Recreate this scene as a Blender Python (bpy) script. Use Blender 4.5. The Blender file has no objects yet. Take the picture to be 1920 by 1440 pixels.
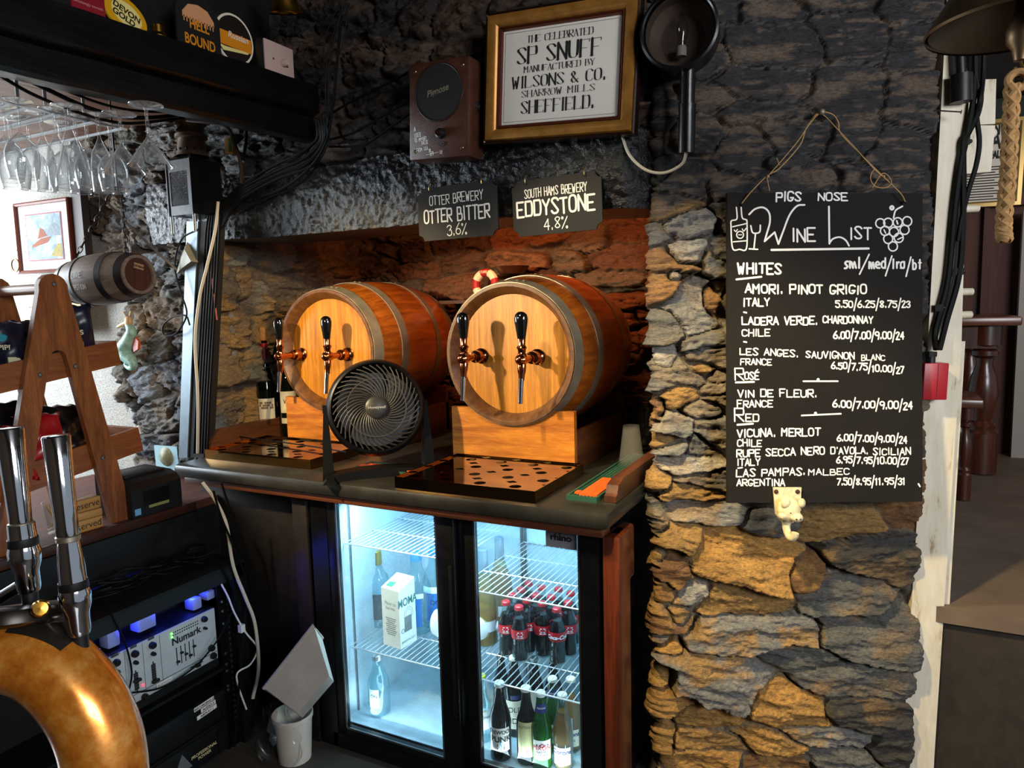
import bpy, bmesh, math, random
import numpy as np
from mathutils import Matrix, Vector
C = bpy.context.scene.collection
R_ = math.radians
PI = math.pi
random.seed(7)
sc = bpy.context.scene
# ------------------------------------------------------------------ camera
FPX = 1331.0
_a, _p, _r = R_(27.1), R_(6.3), R_(-1.52)
EYE = np.array([0, 0, 1.5])
FW = np.array([-math.sin(_a)*math.cos(_p), math.cos(_a)*math.cos(_p), -math.sin(_p)])
_r0 = np.array([math.cos(_a), math.sin(_a), 0]); _u0 = np.cross(_r0, FW)
RT = _r0*math.cos(_r)+_u0*math.sin(_r); UP = np.cross(RT, FW)
cam = bpy.data.cameras.new('camera'); camo = bpy.data.objects.new('camera', cam); C.objects.link(camo)
cam.sensor_width = 36; cam.lens = FPX/1920*36; cam.clip_start = .02
camo.matrix_world = Matrix(((RT[0], UP[0], -FW[0], 0), (RT[1], UP[1], -FW[1], 0), (RT[2], UP[2], -FW[2], 1.5), (0, 0, 0, 1)))
sc.camera = camo
# measuring the room: pixel of the photograph -> point on a plane of the room
def ray(x, y): return (x-960)/FPX*RT-(y-720)/FPX*UP+FW
def onX(x, y, X): d = ray(x, y); return EYE+d*(X/d[0])
def onY(x, y, Y): d = ray(x, y); return EYE+d*(Y/d[1])
def onZ(x, y, Z): d = ray(x, y); return EYE+d*((Z-1.5)/d[2])
def onP(x, y, p0, n): d = ray(x, y); return EYE+d*(((np.array(p0)-EYE)@n)/(d@n))
def at(x, y, d): return EYE+ray(x, y)*d
def V(p): return Vector((float(p[0]), float(p[1]), float(p[2])))
# ------------------------------------------------------------------ view, world and the large lights
vs = sc.view_settings
vs.view_transform = 'Standard'; vs.look = 'None'; vs.gamma = 1.0; vs.use_curve_mapping = False
vs.exposure = 0.16
sc.cycles.use_denoising = True
sc.cycles.max_bounces = 10; sc.cycles.transparent_max_bounces = 24
sc.cycles.sample_clamp_indirect = 6.0
sc.cycles.caustics_reflective = False; sc.cycles.caustics_refractive = False
w = bpy.data.worlds.new('room_air'); sc.world = w; w.use_nodes = True
w.node_tree.nodes['Background'].inputs[0].default_value = (.75, .86, 1, 1)
w.node_tree.nodes['Background'].inputs[1].default_value = .30
def area(name, loc, target, size, power, col, sy=None):
    l = bpy.data.lights.new(name, 'AREA'); l.energy = power; l.color = col; l.size = size
    if sy: l.shape = 'RECTANGLE'; l.size_y = sy
    o = bpy.data.objects.new(name, l); C.objects.link(o); o.location = loc
    o.rotation_euler = (Vector(target)-Vector(loc)).to_track_quat('-Z', 'Y').to_euler(); return o
def spot(name, loc, target, power, col, deg=60, blend=.5, size=.04):
    l = bpy.data.lights.new(name, 'SPOT'); l.energy = power; l.color = col; l.spot_size = R_(deg); l.spot_blend = blend
    l.shadow_soft_size = size
    o = bpy.data.objects.new(name, l); C.objects.link(o); o.location = loc
    o.rotation_euler = (Vector(target)-Vector(loc)).to_track_quat('-Z', 'Y').to_euler(); return o
def point(name, loc, power, col, size=.03):
    l = bpy.data.lights.new(name, 'POINT'); l.energy = power; l.color = col; l.shadow_soft_size = size
    o = bpy.data.objects.new(name, l); C.objects.link(o); o.location = loc; return o
COOL = (.82, .92, 1); WARM = (1, .62, .24); AMBER = (1, .50, .14)
area('window_daylight_left', (-4.4, 1.12, 1.75), (-2.9, 2.0, 1.4), 1.2, 100, COOL, 1.3)
area('window_daylight_behind', (2.5, -.5, 2.45), (-.3, 2.1, 1.6), 1.6, 135, (.95, .96, 1), 1.2)
spot('ceiling_spotlight_barrels', (-1.86, .92, 1.80), (-1.55, 2.15, 1.14), 145, (1, .77, .44), 66, .5, .03)
spot('ceiling_spotlight_pillar', (-.55, .9, 2.45), (-.1, 2.25, .45), 230, (1, .77, .38), 50, .75, .05)
spot('ceiling_spotlight_stones', (-1.25, 1.0, 2.45), (-.5, 2.15, 1.05), 125, (1, .82, .56), 46, .7, .04)
spot('ceiling_spotlight_jamb', (-.80, 1.15, 2.06), (-2.40, 2.32, 1.36), 75, (1, .72, .34), 36, .6, .02)
area('alcove_glow_strip', (-1.15, 2.40, 1.93), (-1.15, 2.95, 1.62), .8, 6, (1, .30, .08), .06)
area('far_room_ambient', (1.6, 3.6, 2.3), (.6, 4.6, 1.0), .8, 6, (1, .8, .6), .8)  # warm ambient light added for the far room, not a window
# ------------------------------------------------------------------ objects, parts, labels
TM = {}
def tag(o, label, cat, group=None, kind=None):
    if label: o['label'] = label
    if cat: o['category'] = cat
    if group: o['group'] = group
    if kind: o['kind'] = kind
    return o
def thing(name, label, cat, M=None, group=None):
    o = bpy.data.objects.new(name, None); C.objects.link(o); o.empty_display_size = .05
    M = M if isinstance(M, Matrix) else Matrix.Translation(Vector([float(q) for q in M]) if M is not None else Vector())
    o.matrix_world = M; TM[o.name] = M
    return tag(o, label, cat, group)
def dup(root, M, label, group=None):
    r = root.copy(); C.objects.link(r); r.matrix_world = M; TM[r.name] = M; r['label'] = label
    if group: r['group'] = group
    for ch in list(root.children):
        c = ch.copy(); C.objects.link(c); c.parent = r; TM[c.name] = M
        for g in list(ch.children):
            d = g.copy(); C.objects.link(d); d.parent = c; TM[d.name] = M
    return r
def frame(o, x, y, z=None):
    x = Vector([float(q) for q in x]).normalized(); y = Vector([float(q) for q in y]); y = (y-x*x.dot(y)).normalized()
    z = x.cross(y)
    m = Matrix((x, y, z)).transposed().to_4x4(); m.translation = Vector([float(q) for q in o]); return m
def upright(o, deg=0): return Matrix.Translation(Vector([float(q) for q in o])) @ Matrix.Rotation(R_(deg), 4, 'Z')
def T(x, y, z): return Matrix.Translation(Vector((x, y, z)))
def RX(d): return Matrix.Rotation(R_(d), 4, 'X')
def RY(d): return Matrix.Rotation(R_(d), 4, 'Y')
def RZ(d): return Matrix.Rotation(R_(d), 4, 'Z')
def chaikin(p, n=2, closed=False):
    p = [np.array(q, float) for q in p]
    for _ in range(n):
        q = [] if closed else [p[0]]
        m = len(p)
        for i in range(m if closed else m-1):
            a, b = p[i], p[(i+1) % m]
            if closed or i > 0: q.append(a*.75+b*.25)
            if closed or i < m-2: q.append(a*.25+b*.75)
        if not closed: q.append(p[-1])
        p = q
    return p
def catmull(p, n=8):
    p = [np.array(q, float) for q in p]
    if len(p) < 3: return p
    P = [2*p[0]-p[1]]+p+[2*p[-1]-p[-2]]; out = []
    for i in range(1, len(P)-2):
        a, b, c, d = P[i-1:i+3]
        for k in range(n):
            t = k/n
            out.append(.5*((2*b)+(c-a)*t+(2*a-5*b+4*c-d)*t*t+(-a+3*b-3*c+d)*t**3))
    out.append(p[-1]); return out
class MB:
    def __init__(s): s.v = []; s.f = []
    def add(s, vs_, fs, M=None):
        k = len(s.v)
        if M is not None: vs_ = [tuple(M @ Vector([float(c) for c in q])) for q in vs_]
        s.v += [tuple(float(c) for c in q) for q in vs_]; s.f += [tuple(i+k for i in f) for f in fs]; return s
    def box(s, c, d, M=None, bev=0):
        x, y, z = [q/2 for q in d]
        if bev <= 0:
            vs_ = [(c[0]+i*x, c[1]+j*y, c[2]+k*z) for i in (-1, 1) for j in (-1, 1) for k in (-1, 1)]
            return s.add(vs_, [(0, 1, 3, 2), (4, 6, 7, 5), (0, 4, 5, 1), (2, 3, 7, 6), (0, 2, 6, 4), (1, 5, 7, 3)], M)
        bm = bmesh.new(); bmesh.ops.create_cube(bm, size=1)
        for q in bm.verts: q.co = Vector((q.co.x*d[0], q.co.y*d[1], q.co.z*d[2]))
        bmesh.ops.bevel(bm, geom=bm.edges[:], offset=min(bev, .49*min(d)), segments=2, affect='EDGES', profile=.5)
        bm.verts.index_update()
        vs_ = [(q.co.x+c[0], q.co.y+c[1], q.co.z+c[2]) for q in bm.verts]; fs = [[q.index for q in f.verts] for f in bm.faces]
        bm.free(); return s.add(vs_, fs, M)
    def b2(s, lo, hi, M=None, bev=0): return s.box([(a+b)/2 for a, b in zip(lo, hi)], [abs(b-a) for a, b in zip(lo, hi)], M, bev)
    def prism(s, poly, z0, z1, M=None):
        n = len(poly)
        vs_ = [(p[0], p[1], z0) for p in poly]+[(p[0], p[1], z1) for p in poly]
        return s.add(vs_, [tuple(range(n-1, -1, -1)), tuple(range(n, 2*n))]+[(i, (i+1) % n, n+(i+1) % n, n+i) for i in range(n)], M)
    def hexa(s, a, b, M=None):  # two quads of four corners
        return s.add(list(a)+list(b), [(3, 2, 1, 0), (4, 5, 6, 7)]+[(i, (i+1) % 4, 4+(i+1) % 4, 4+i) for i in range(4)], M)
    def lathe(s, prof, n=28, M=None, arc=None, closed=False, cap=False):
        vs_, fs, m = [], [], len(prof)
        a0, a1 = arc if arc else (0, 2*PI)
        cols = n if not arc else n+1
        for i in range(cols):
            a = a0+(a1-a0)*i/n; ca, sa = math.cos(a), math.sin(a)
            vs_ += [(r*ca, r*sa, z) for r, z in prof]
        for i in range(n):
            j = (i+1) % cols
            for k in range(m if closed else m-1):
                l = (k+1) % m
                fs.append((i*m+k, j*m+k, j*m+l, i*m+l))
        if cap:
            for k in (0, m-1):
                if prof[k][0] > 1e-6: fs.append(tuple(i*m+k for i in range(n)))
        return s.add(vs_, fs, M)
    def tube(s, pts, r, n=8, M=None, cap=True, closed=False):
        P = [Vector([float(c) for c in q]) for q in pts]; m = len(P)
        rs = r if hasattr(r, '__len__') else [r]*m
        vs_, fs = [], []
        t0 = (P[1]-P[0]).normalized(); nrm = t0.orthogonal().normalized()
        for i in range(m):
            if closed: t = (P[(i+1) % m]-P[i-1])
            else: t = (P[min(i+1, m-1)]-P[max(i-1, 0)])
            if t.length < 1e-9: t = t0
            t = t.normalized(); nrm = (nrm-t*nrm.dot(t))
            nrm = nrm.normalized() if nrm.length > 1e-6 else t.orthogonal().normalized()
            b = t.cross(nrm); t0 = t
            for k in range(n):
                a = 2*PI*k/n; vs_.append(P[i]+(nrm*math.cos(a)+b*math.sin(a))*rs[i])
        for i in range(m if closed else m-1):
            j = (i+1) % m
            for k in range(n): fs.append((i*n+k, i*n+(k+1) % n, j*n+(k+1) % n, j*n+k))
        if cap and not closed: fs += [tuple(range(n-1, -1, -1)), tuple((m-1)*n+k for k in range(n))]
        return s.add([tuple(q) for q in vs_], fs, M)
    def cyl(s, a, b, r, n=16, M=None): return s.tube([a, b], r, n, M)
    def ball(s, c, r, M=None, n=14, m=8):
        r = r if hasattr(r, '__len__') else (r, r, r)
        vs_ = [(c[0], c[1], c[2]+r[2])]
        for i in range(1, m):
            p = PI*i/m
            vs_ += [(c[0]+r[0]*math.sin(p)*math.cos(2*PI*k/n), c[1]+r[1]*math.sin(p)*math.sin(2*PI*k/n), c[2]+r[2]*math.cos(p)) for k in range(n)]
        vs_.append((c[0], c[1], c[2]-r[2])); L = len(vs_)-1; fs = []
        for k in range(n):
            fs.append((0, 1+k, 1+(k+1) % n)); fs.append((L, 1+(m-2)*n+(k+1) % n, 1+(m-2)*n+k))
            for i in range(m-2):
                fs.append((1+i*n+k, 1+(i+1)*n+k, 1+(i+1)*n+(k+1) % n, 1+i*n+(k+1) % n))
        return s.add(vs_, fs, M)
    def torus(s, R, r, n=32, k=8, M=None, arc=None):
        a0, a1 = arc if arc else (0, 2*PI)
        pts = [(R*math.cos(a0+(a1-a0)*i/n), R*math.sin(a0+(a1-a0)*i/n), 0) for i in range(n if not arc else n+1)]
        return s.tube(pts, r, k, M, closed=not arc)
    def grid(s, fn, nu, nv, M=None):
        vs_ = [fn(i/nu, j/nv) for i in range(nu+1) for j in range(nv+1)]
        return s.add(vs_, [(i*(nv+1)+j, (i+1)*(nv+1)+j, (i+1)*(nv+1)+j+1, i*(nv+1)+j+1) for i in range(nu) for j in range(nv)], M)
    def build(s, name, m, parent=None, world=False, angle=35, kind=None, label=None, flat=False):
        flat = flat or 'letter' in name
        me = bpy.data.meshes.new(name)
        vs_ = s.v
        if world and parent is not None:
            I = TM[parent.name].inverted(); vs_ = [tuple(I @ Vector(q)) for q in vs_]
        me.from_pydata(vs_, [], s.f)
        if not flat: bm = bmesh.new(); bm.from_mesh(me); bmesh.ops.recalc_face_normals(bm, faces=bm.faces[:]); bm.to_mesh(me); bm.free()
        if not flat:
            me.polygons.foreach_set('use_smooth', [True]*len(me.polygons)); me.set_sharp_from_angle(angle=R_(angle))
        if m is not None: me.materials.append(m)
        o = bpy.data.objects.new(name, me); C.objects.link(o)
        if parent is not None: o.parent = parent; TM[o.name] = TM[parent.name]
        else: TM[o.name] = Matrix()
        if kind: o['kind'] = kind
        if label: o['label'] = label
        return o
def struct(name, mb, m, **k): return mb.build(name, m, kind='structure', **k)
# ------------------------------------------------------------------ materials
def lin(h):
    c = [int(h[i:i+2], 16)/255 for i in (0, 2, 4)]
    return tuple((q/12.92 if q <= .04045 else ((q+.055)/1.055)**2.4) for q in c)+(1,)
class NT:
    def __init__(s, name):
        s.m = bpy.data.materials.new(name); s.m.use_nodes = True; s.t = s.m.node_tree
        s.b = s.t.nodes['Principled BSDF']; s.out = s.t.nodes['Material Output']
    def n(s, typ, **k):
        q = s.t.nodes.new(typ)
        for a, v in k.items():
            if a in q.inputs: q.inputs[a].default_value = v
            else: setattr(q, a, v)
        return q
    def l(s, a, b): s.t.links.new(a, b)
    def coord(s, scale=(1, 1, 1), kind='Object', rot=(0, 0, 0)):
        c = s.n('ShaderNodeTexCoord'); mp = s.n('ShaderNodeMapping'); mp.inputs['Scale'].default_value = scale; mp.inputs['Rotation'].default_value = rot
        s.l(c.outputs[kind], mp.inputs['Vector']); return mp.outputs[0]
    def noise(s, vec, scale, detail=5, rough=.6, dist=0):
        q = s.n('ShaderNodeTexNoise'); q.inputs['Scale'].default_value = scale; q.inputs['Detail'].default_value = detail
        q.inputs['Roughness'].default_value = rough; q.inputs['Distortion'].default_value = dist
        if vec is not None: s.l(vec, q.inputs['Vector'])
        return q.outputs['Fac']
    def ramp(s, fac, stops):
        q = s.n('ShaderNodeValToRGB'); e = q.color_ramp.elements
        while len(e) < len(stops): e.new(.5)
        for el, (p, c) in zip(e, stops): el.position = p; el.color = c
        s.l(fac, q.inputs[0]); return q.outputs[0]
    def bump(s, h, strength=.3, dist=.003):
        q = s.n('ShaderNodeBump'); q.inputs['Strength'].default_value = strength; q.inputs['Distance'].default_value = dist
        s.l(h, q.inputs['Height']); s.l(q.outputs[0], s.b.inputs['Normal']); return q
    def set(s, **k):
        for a, v in k.items(): s.b.inputs[a.replace('_', ' ')].default_value = v
        return s
def plain(name, h, rough=.5, metal=0, spec=.5, vary=0, vscale=20, bump=0, bscale=120, emit=None, es=0, coat=0, stretch=(1, 1, 1)):
    t = NT(name); c = lin(h) if isinstance(h, str) else h
    t.set(Base_Color=c, Roughness=rough, Metallic=metal, Specular_IOR_Level=spec, Coat_Weight=coat)
    if vary or bump: vec = t.coord(stretch)
    if vary:
        f = t.noise(vec, vscale, 6, .65)
        t.l(t.ramp(f, [(.3, tuple(q*(1-vary) for q in c[:3])+(1,)), (.7, tuple(min(1, q*(1+vary*.6)) for q in c[:3])+(1,))]), t.b.inputs['Base Color'])
        r = t.n('ShaderNodeMapRange'); r.inputs[3].default_value = max(0, rough-.08); r.inputs[4].default_value = min(1, rough+.12)
        t.l(f, r.inputs[0]); t.l(r.outputs[0], t.b.inputs['Roughness'])
    if bump: t.bump(t.noise(vec, bscale, 4), bump, .002)
    if emit: t.set(Emission_Color=lin(emit), Emission_Strength=es)
    return t.m
def wood(name, dark, light, axis='x', scale=7, rough=.42, coat=.15, streak=16, bump=.15):
    t = NT(name); st = {'x': (1, streak, streak), 'y': (streak, 1, streak), 'z': (streak, streak, 1)}[axis]
    vec = t.coord(st); f = t.noise(vec, scale*.35, 8, .62, .6)
    f2 = t.noise(t.coord(tuple(q*2.5 for q in st)), scale, 4, .7)
    mx = t.n('ShaderNodeMix'); mx.inputs[0].default_value = .35
    t.l(f, mx.inputs[2]); t.l(f2, mx.inputs[3])
    d, l = lin(dark), lin(light); mid = tuple((a*.55+b*.45) for a, b in zip(d, l))
    t.l(t.ramp(mx.outputs[0], [(.33, d), (.5, mid), (.66, l)]), t.b.inputs['Base Color'])
    t.set(Roughness=rough, Coat_Weight=coat, Coat_Roughness=.25)
    t.bump(mx.outputs[0], bump, .002); return t.m
def facing_fac(t, base, power):  # reflectance rising towards the edges, the same from both sides of the sheet
    lw = t.n('ShaderNodeLayerWeight'); lw.inputs[0].default_value = .5
    p = t.n('ShaderNodeMath', operation='POWER'); p.inputs[1].default_value = power; t.l(lw.outputs['Facing'], p.inputs[0])
    m = t.n('ShaderNodeMath', operation='MULTIPLY_ADD'); m.inputs[1].default_value = .9-base; m.inputs[2].default_value = base; t.l(p.outputs[0], m.inputs[0]); return m.outputs[0]
def thin_glass(name, tint=(1, 1, 1), refl=.045, frost=None, rough=.02, power=5, edge=0):
    t = NT(name); t.t.nodes.remove(t.b)
    tr = t.n('ShaderNodeBsdfTransparent'); tr.inputs[0].default_value = tint+(1,)
    gl = t.n('ShaderNodeBsdfGlossy'); gl.inputs['Roughness'].default_value = rough
    mx = t.n('ShaderNodeMixShader'); t.l(facing_fac(t, refl, power), mx.inputs[0]); t.l(tr.outputs[0], mx.inputs[1]); t.l(gl.outputs[0], mx.inputs[2])
    res = mx.outputs[0]
    if edge:
        de = t.n('ShaderNodeBsdfDiffuse'); de.inputs[0].default_value = (.95, .97, .97, 1); me_ = t.n('ShaderNodeMixShader'); me_.inputs[0].default_value = edge
        t.l(gl.outputs[0], me_.inputs[1]); t.l(de.outputs[0], me_.inputs[2]); t.l(me_.outputs[0], mx.inputs[2])
    if frost:
        d = t.n('ShaderNodeBsdfDiffuse'); d.inputs[0].default_value = (.85, .95, 1, 1)
        tl = t.n('ShaderNodeBsdfTranslucent'); tl.inputs[0].default_value = (.85, .95, 1, 1)
        a = t.n('ShaderNodeMixShader'); a.inputs[0].default_value = .6; t.l(d.outputs[0], a.inputs[1]); t.l(tl.outputs[0], a.inputs[2])
        vec = t.coord((1, 1, 1)); f = t.noise(vec, 260, 2, .5); g = t.noise(vec, 3.0, 3, .5)
        m2 = t.n('ShaderNodeMath', operation='MULTIPLY'); t.l(t.ramp(f, [(.45, (0, 0, 0, 1)), (.75, (1, 1, 1, 1))]), m2.inputs[0]); t.l(t.ramp(g, [(.35, (0, 0, 0, 1)), (.7, (frost, frost, frost, 1))]), m2.inputs[1])
        m3 = t.n('ShaderNodeMixShader'); t.l(m2.outputs[0], m3.inputs[0]); t.l(res, m3.inputs[1]); t.l(a.outputs[0], m3.inputs[2]); res = m3.outputs[0]
    t.l(res, t.out.inputs[0]); return t.m
def glass(name, h, rough=.0, ior=1.45):
    t = NT(name); t.set(Base_Color=lin(h), Roughness=rough, IOR=ior, Transmission_Weight=1.0); return t.m
def thin_glass2(name, h, dens=.5):  # coloured bottle glass: tinted, clear with a gloss
    t = NT(name); c = lin(h); t.t.nodes.remove(t.b)
    tr = t.n('ShaderNodeBsdfTransparent'); tr.inputs[0].default_value = c
    gl = t.n('ShaderNodeBsdfGlossy'); gl.inputs['Roughness'].default_value = .04
    df = t.n('ShaderNodeBsdfDiffuse'); df.inputs[0].default_value = c
    a = t.n('ShaderNodeMixShader'); a.inputs[0].default_value = dens; t.l(tr.outputs[0], a.inputs[1]); t.l(df.outputs[0], a.inputs[2])
    mx = t.n('ShaderNodeMixShader'); t.l(facing_fac(t, .05, 4), mx.inputs[0]); t.l(a.outputs[0], mx.inputs[1]); t.l(gl.outputs[0], mx.inputs[2])
    t.l(mx.outputs[0], t.out.inputs[0]); return t.m
BLACK = plain('black_plastic', '0c0c0d', .45, vary=.3)
MATT = plain('matt_black', '0a0a0a', .75, vary=.3)
GLOSSK = plain('gloss_black_paint', '0b0b0c', .3, vary=.4, vscale=9, bump=.25, bscale=40)
RUBBER = plain('black_cable_sheath', '080808', .55, spec=.15)
WHITE = plain('white_plastic', 'd9d4cc', .4)
CREAMC = plain('cream_cable_sheath', 'c9bfa9', .5)
CHROME = plain('chrome', 'd8dade', .08, 1)
STEEL = plain('brushed_steel', '9a9c9a', .35, 1, vary=.15, vscale=60)
BRASS = plain('brass', 'b98a35', .25, 1, vary=.25, vscale=30)
COPPER = plain('polished_copper', 'b06a48', .14, 1)
PAPER = plain('paper', 'e4ddd0', .8)
CHALK = plain('chalk_paint', 'f0eee8', .8)
INK = plain('black_ink', '121212', .7)
# ------------------------------------------------------------------ lettering
GL = {'A': '00,26,40;12,32', 'B': '00,06;~06,36,35,33,03;~03,33,43,40,00', 'C': '~45,36,16,05,01,10,30,41', 'D': '00,06;~06,26,46,40,20,00',
 'E': '46,06,00,40;03,33', 'F': '46,06,00;03,33', 'G': '~45,36,16,05,01,10,30,42;42,22', 'H': '00,06;40,46;03,43', 'I': '20,26', 'J': '~36,31,20,10,01',
 'K': '00,06;46,03,40', 'L': '06,00,40', 'M': '00,06,23,46,40', 'N': '00,06,40,46', 'O': '@16,05,01,10,30,41,45,36', 'P': '00,06;~06,36,46,43,33,03',
 'Q': '@16,05,01,10,30,41,45,36;22,40', 'R': '00,06;~06,36,46,43,33,03;13,40', 'S': '~45,36,16,05,14,32,41,30,10,01', 'T': '06,46;26,20', 'U': '~06,01,10,30,41,46',
 'V': '06,20,46', 'W': '06,10,24,30,46', 'X': '00,46;06,40', 'Y': '06,23,46;23,20', 'Z': '06,46,00,40',
 '0': '@16,05,01,10,30,41,45,36', '1': '15,26,20', '2': '~05,16,36,45,34,00;00,40', '3': '~05,16,36,45,34,23;~23,34,42,41,30,10,01', '4': '30,36,02,42',
 '5': '46,06,04;~04,34,42,41,30,10,01', '6': '~36,14,02,01,10,30,41,42,33,13,02', '7': '06,46,10', '8': '@26,05,14,32,41,20,01,12,34,45', '9': '@16,05,04,13,33,44,45,36;~45,43,30',
 '.': '20,21', ',': '21,10', '/': '10,36', '-': '03,33', "'": '26,25', '!': '26,22;20,21', '%': '00,46;@06,05,15,16;@31,30,40,41', '&': '~40,04,05,16,25,24,02,01,10,20,42',
 's': '~34,24,13,22,31,20,10', 'm': '00,04;~02,13,14,20;20,22;~22,33,34,40', 'l': '26,20', 'e': '~02,32,33,24,14,03,01,10,30', 'd': '36,30;@34,14,03,01,10,30',
 'r': '10,14;~12,24,34', 'g': '@34,14,03,01,10,30;~34,30,20,00', 'b': '06,00;@04,24,33,31,20,00', 't': '26,20;14,34', 'o': '@14,03,01,10,20,31,33,24', 'n': '00,04;~02,14,24,30', 'a': '@34,14,03,01,10,30;34,30', 'c': '~33,24,14,03,01,10,20,31'}
WID = {'I': 1.4, '1': 2.2, '.': 1.2, ',': 1.4, "'": 1.2, '!': 1.4, 'l': 1.4, ' ': 2.6, 't': 2.6, 'r': 2.8, '/': 3.2, 'M': 4.6, 'W': 4.8, 'm': 4}
def glyph(ch):
    out = []
    for s in GL.get(ch, '').split(';'):
        if not s: continue
        fl = s[0] if s[0] in '~@' else ''
        p = [(int(q[0]), int(q[1])) for q in s[len(fl):].split(',')]
        if fl == '@': p = [tuple(q) for q in chaikin(p, 2, True)]; p.append(p[0])
        elif fl == '~': p = [tuple(q) for q in chaikin(p, 2)]
        out.append((p, fl))
    return out
RIB = [0]
def ribbon(mb, p, wfun, z, M):
    p = [np.array(q[:2], float) for q in p]
    q = [p[0]]
    for r in p[1:]:
        if np.linalg.norm(r-q[-1]) > 1e-6: q.append(r)
    p = q
    if len(p) < 2: return
    zc = z
    for i in range(len(p)-1):
        a, b = p[i], p[i+1]; d = (b-a)/np.linalg.norm(b-a); nn = np.array([-d[1], d[0]]); h = wfun(d)/2; RIB[0] = (RIB[0]+1) % 24; z = zc+RIB[0]*1.2e-5
        mb.add([(*(a-nn*h), z), (*(b-nn*h), z), (*(b+nn*h), z), (*(a+nn*h), z)], [(0, 1, 2, 3)], M)
        for c, e in ((a, -1), (b, 1)):
            z += 4e-6
            ang = math.atan2(nn[1], nn[0]); fan = [(*(c+h*np.array([math.cos(ang-e*PI*k/4), math.sin(ang-e*PI*k/4)])), z) for k in range(5)]
            mb.add(fan, [(0, 1, 2, 3, 4)] if e < 0 else [(4, 3, 2, 1, 0)], M)
def write(mb, text, x, y, h, M, wd=.12, sx=1.0, align='l', jitter=0, z=.0006, serif=False, seed=1, slope=0, track=1.3):
    rnd = random.Random(seed); u = h/6
    W = sum((WID.get(c, 4.0 if not c.islower() else 3.2)+track)*u*sx for c in text)
    x0 = x-(W/2 if align == 'c' else W if align == 'r' else 0); cx = x0
    for ch in text:
        wdt = WID.get(ch, 4.0 if not ch.islower() else 3.2)
        off = 0 if wdt >= 3 or ch in 'tr' else (4-wdt)/2
        jy = rnd.uniform(-1, 1)*jitter*h; js = 1+rnd.uniform(-1, 1)*jitter; sh = rnd.uniform(-1, 1)*jitter*.6
        for p, fl in glyph(ch):
            q = [(cx+((a-off)+sh*b)*u*sx, y+b*u*js+jy+slope*(cx-x0)) for a, b in p]
            if serif:
                th, tk = h*.028, h*wd
                ribbon(mb, q, lambda d: th+(tk-th)*abs(d[1])**1.5*(1 if d[0]*d[1] <= .02 or abs(d[1]) > .98 else .35), z, M)
                if fl == '':
                    for e, o in ((0, 1), (-1, -2)):
                        a, b = np.array(q[e]), np.array(q[o]); dd = a-b; gy = p[e][1]
                        if gy in (0, 6) and len(p) > 1:
                            if abs(dd[1]) > abs(dd[0])*.6: ribbon(mb, [(a[0]-u*.75, a[1]), (a[0]+u*.75, a[1])], lambda d: h*.03, z, M)
                            else: ribbon(mb, [(a[0], a[1]), (a[0], a[1]+(u*.9 if gy == 0 else -u*.9))], lambda d: h*.05, z, M)
            else: ribbon(mb, q, lambda d: h*wd, z, M)
        cx += (wdt+track)*u*sx
    return W
def printed(text, M, h, align='CENTER', shear=0, bold=0, sx=1.0, spacing=1.0, z=.0006):
    cu = bpy.data.curves.new('t', 'FONT'); cu.body = text; cu.size = h*1.38; cu.align_x = align; cu.shear = shear; cu.offset = bold; cu.space_character = spacing
    o = bpy.data.objects.new('t', cu); C.objects.link(o); dg = bpy.context.evaluated_depsgraph_get(); dg.update()
    me = bpy.data.meshes.new_from_object(o.evaluated_get(dg))
    mb = MB(); mb.add([(q.co.x*sx, q.co.y, z) for q in me.vertices], [tuple(f.vertices) for f in me.polygons], M)
    bpy.data.objects.remove(o); bpy.data.curves.remove(cu); bpy.data.meshes.remove(me); return mb
def wrap(mb, r, a0, z0):  # bend flat lettering (x along, y up) round an upright cylinder, x=0 at angle a0
    mb.v = [((r+p[2])*math.cos(a0+p[0]/r), (r+p[2])*math.sin(a0+p[0]/r), z0+p[1]) for p in mb.v]; return mb
# ------------------------------------------------------------------ the setting
def _hash(ix, iy, seed):
    h = (ix.astype(np.int64)*374761393+iy.astype(np.int64)*668265263+seed*1442695041) & 0xffffffff
    h = ((h ^ (h >> 13))*1274126177) & 0xffffffff
    return ((h ^ (h >> 16)) & 0xffff)/65535.0
def vnoise(x, y, seed=0):
    ix, iy = np.floor(x), np.floor(y); fx, fy = x-ix, y-iy
    fx = fx*fx*fx*(fx*(fx*6-15)+10); fy = fy*fy*fy*(fy*(fy*6-15)+10)
    a, b, c, d = _hash(ix, iy, seed), _hash(ix+1, iy, seed), _hash(ix, iy+1, seed), _hash(ix+1, iy+1, seed)
    return (a*(1-fx)+b*fx)*(1-fy)+(c*(1-fx)+d*fx)*fy
def fbm(x, y, seed=0, o=4, g=.55):
    t, a, n = 0, 1, 0
    for i in range(o):
        t = t+a*vnoise(x*2**i+i*17.3, y*2**i+i*9.1, seed+i); n += a; a *= g
    return t/n
def sstep(a, b, x): t = np.clip((x-a)/(b-a), 0, 1); return t*t*(3-2*t)
def courses(s0, s1, z0, z1, hr, lr, cols, seed, hgt=(.0, .02), ang=6):
    rd = random.Random(seed); out = []; z = z0
    while z < z1:
        h = rd.uniform(*hr); s = s0-rd.uniform(0, lr[1])
        while s < s1:
            l = rd.uniform(*lr)*(1 if rd.random() > .25 else .5)
            hh = h*rd.uniform(.75, 1.15)
            out.append((s+l/2, z+h/2+rd.uniform(-.25, .25)*h, l*.52, hh*.52, R_(rd.uniform(-ang, ang)), rd.uniform(*hgt), rd.uniform(-.12, .12), rd.uniform(-.25, .12), rd.choice(cols), rd.random()))
            s += l
        z += h
    return out
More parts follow.
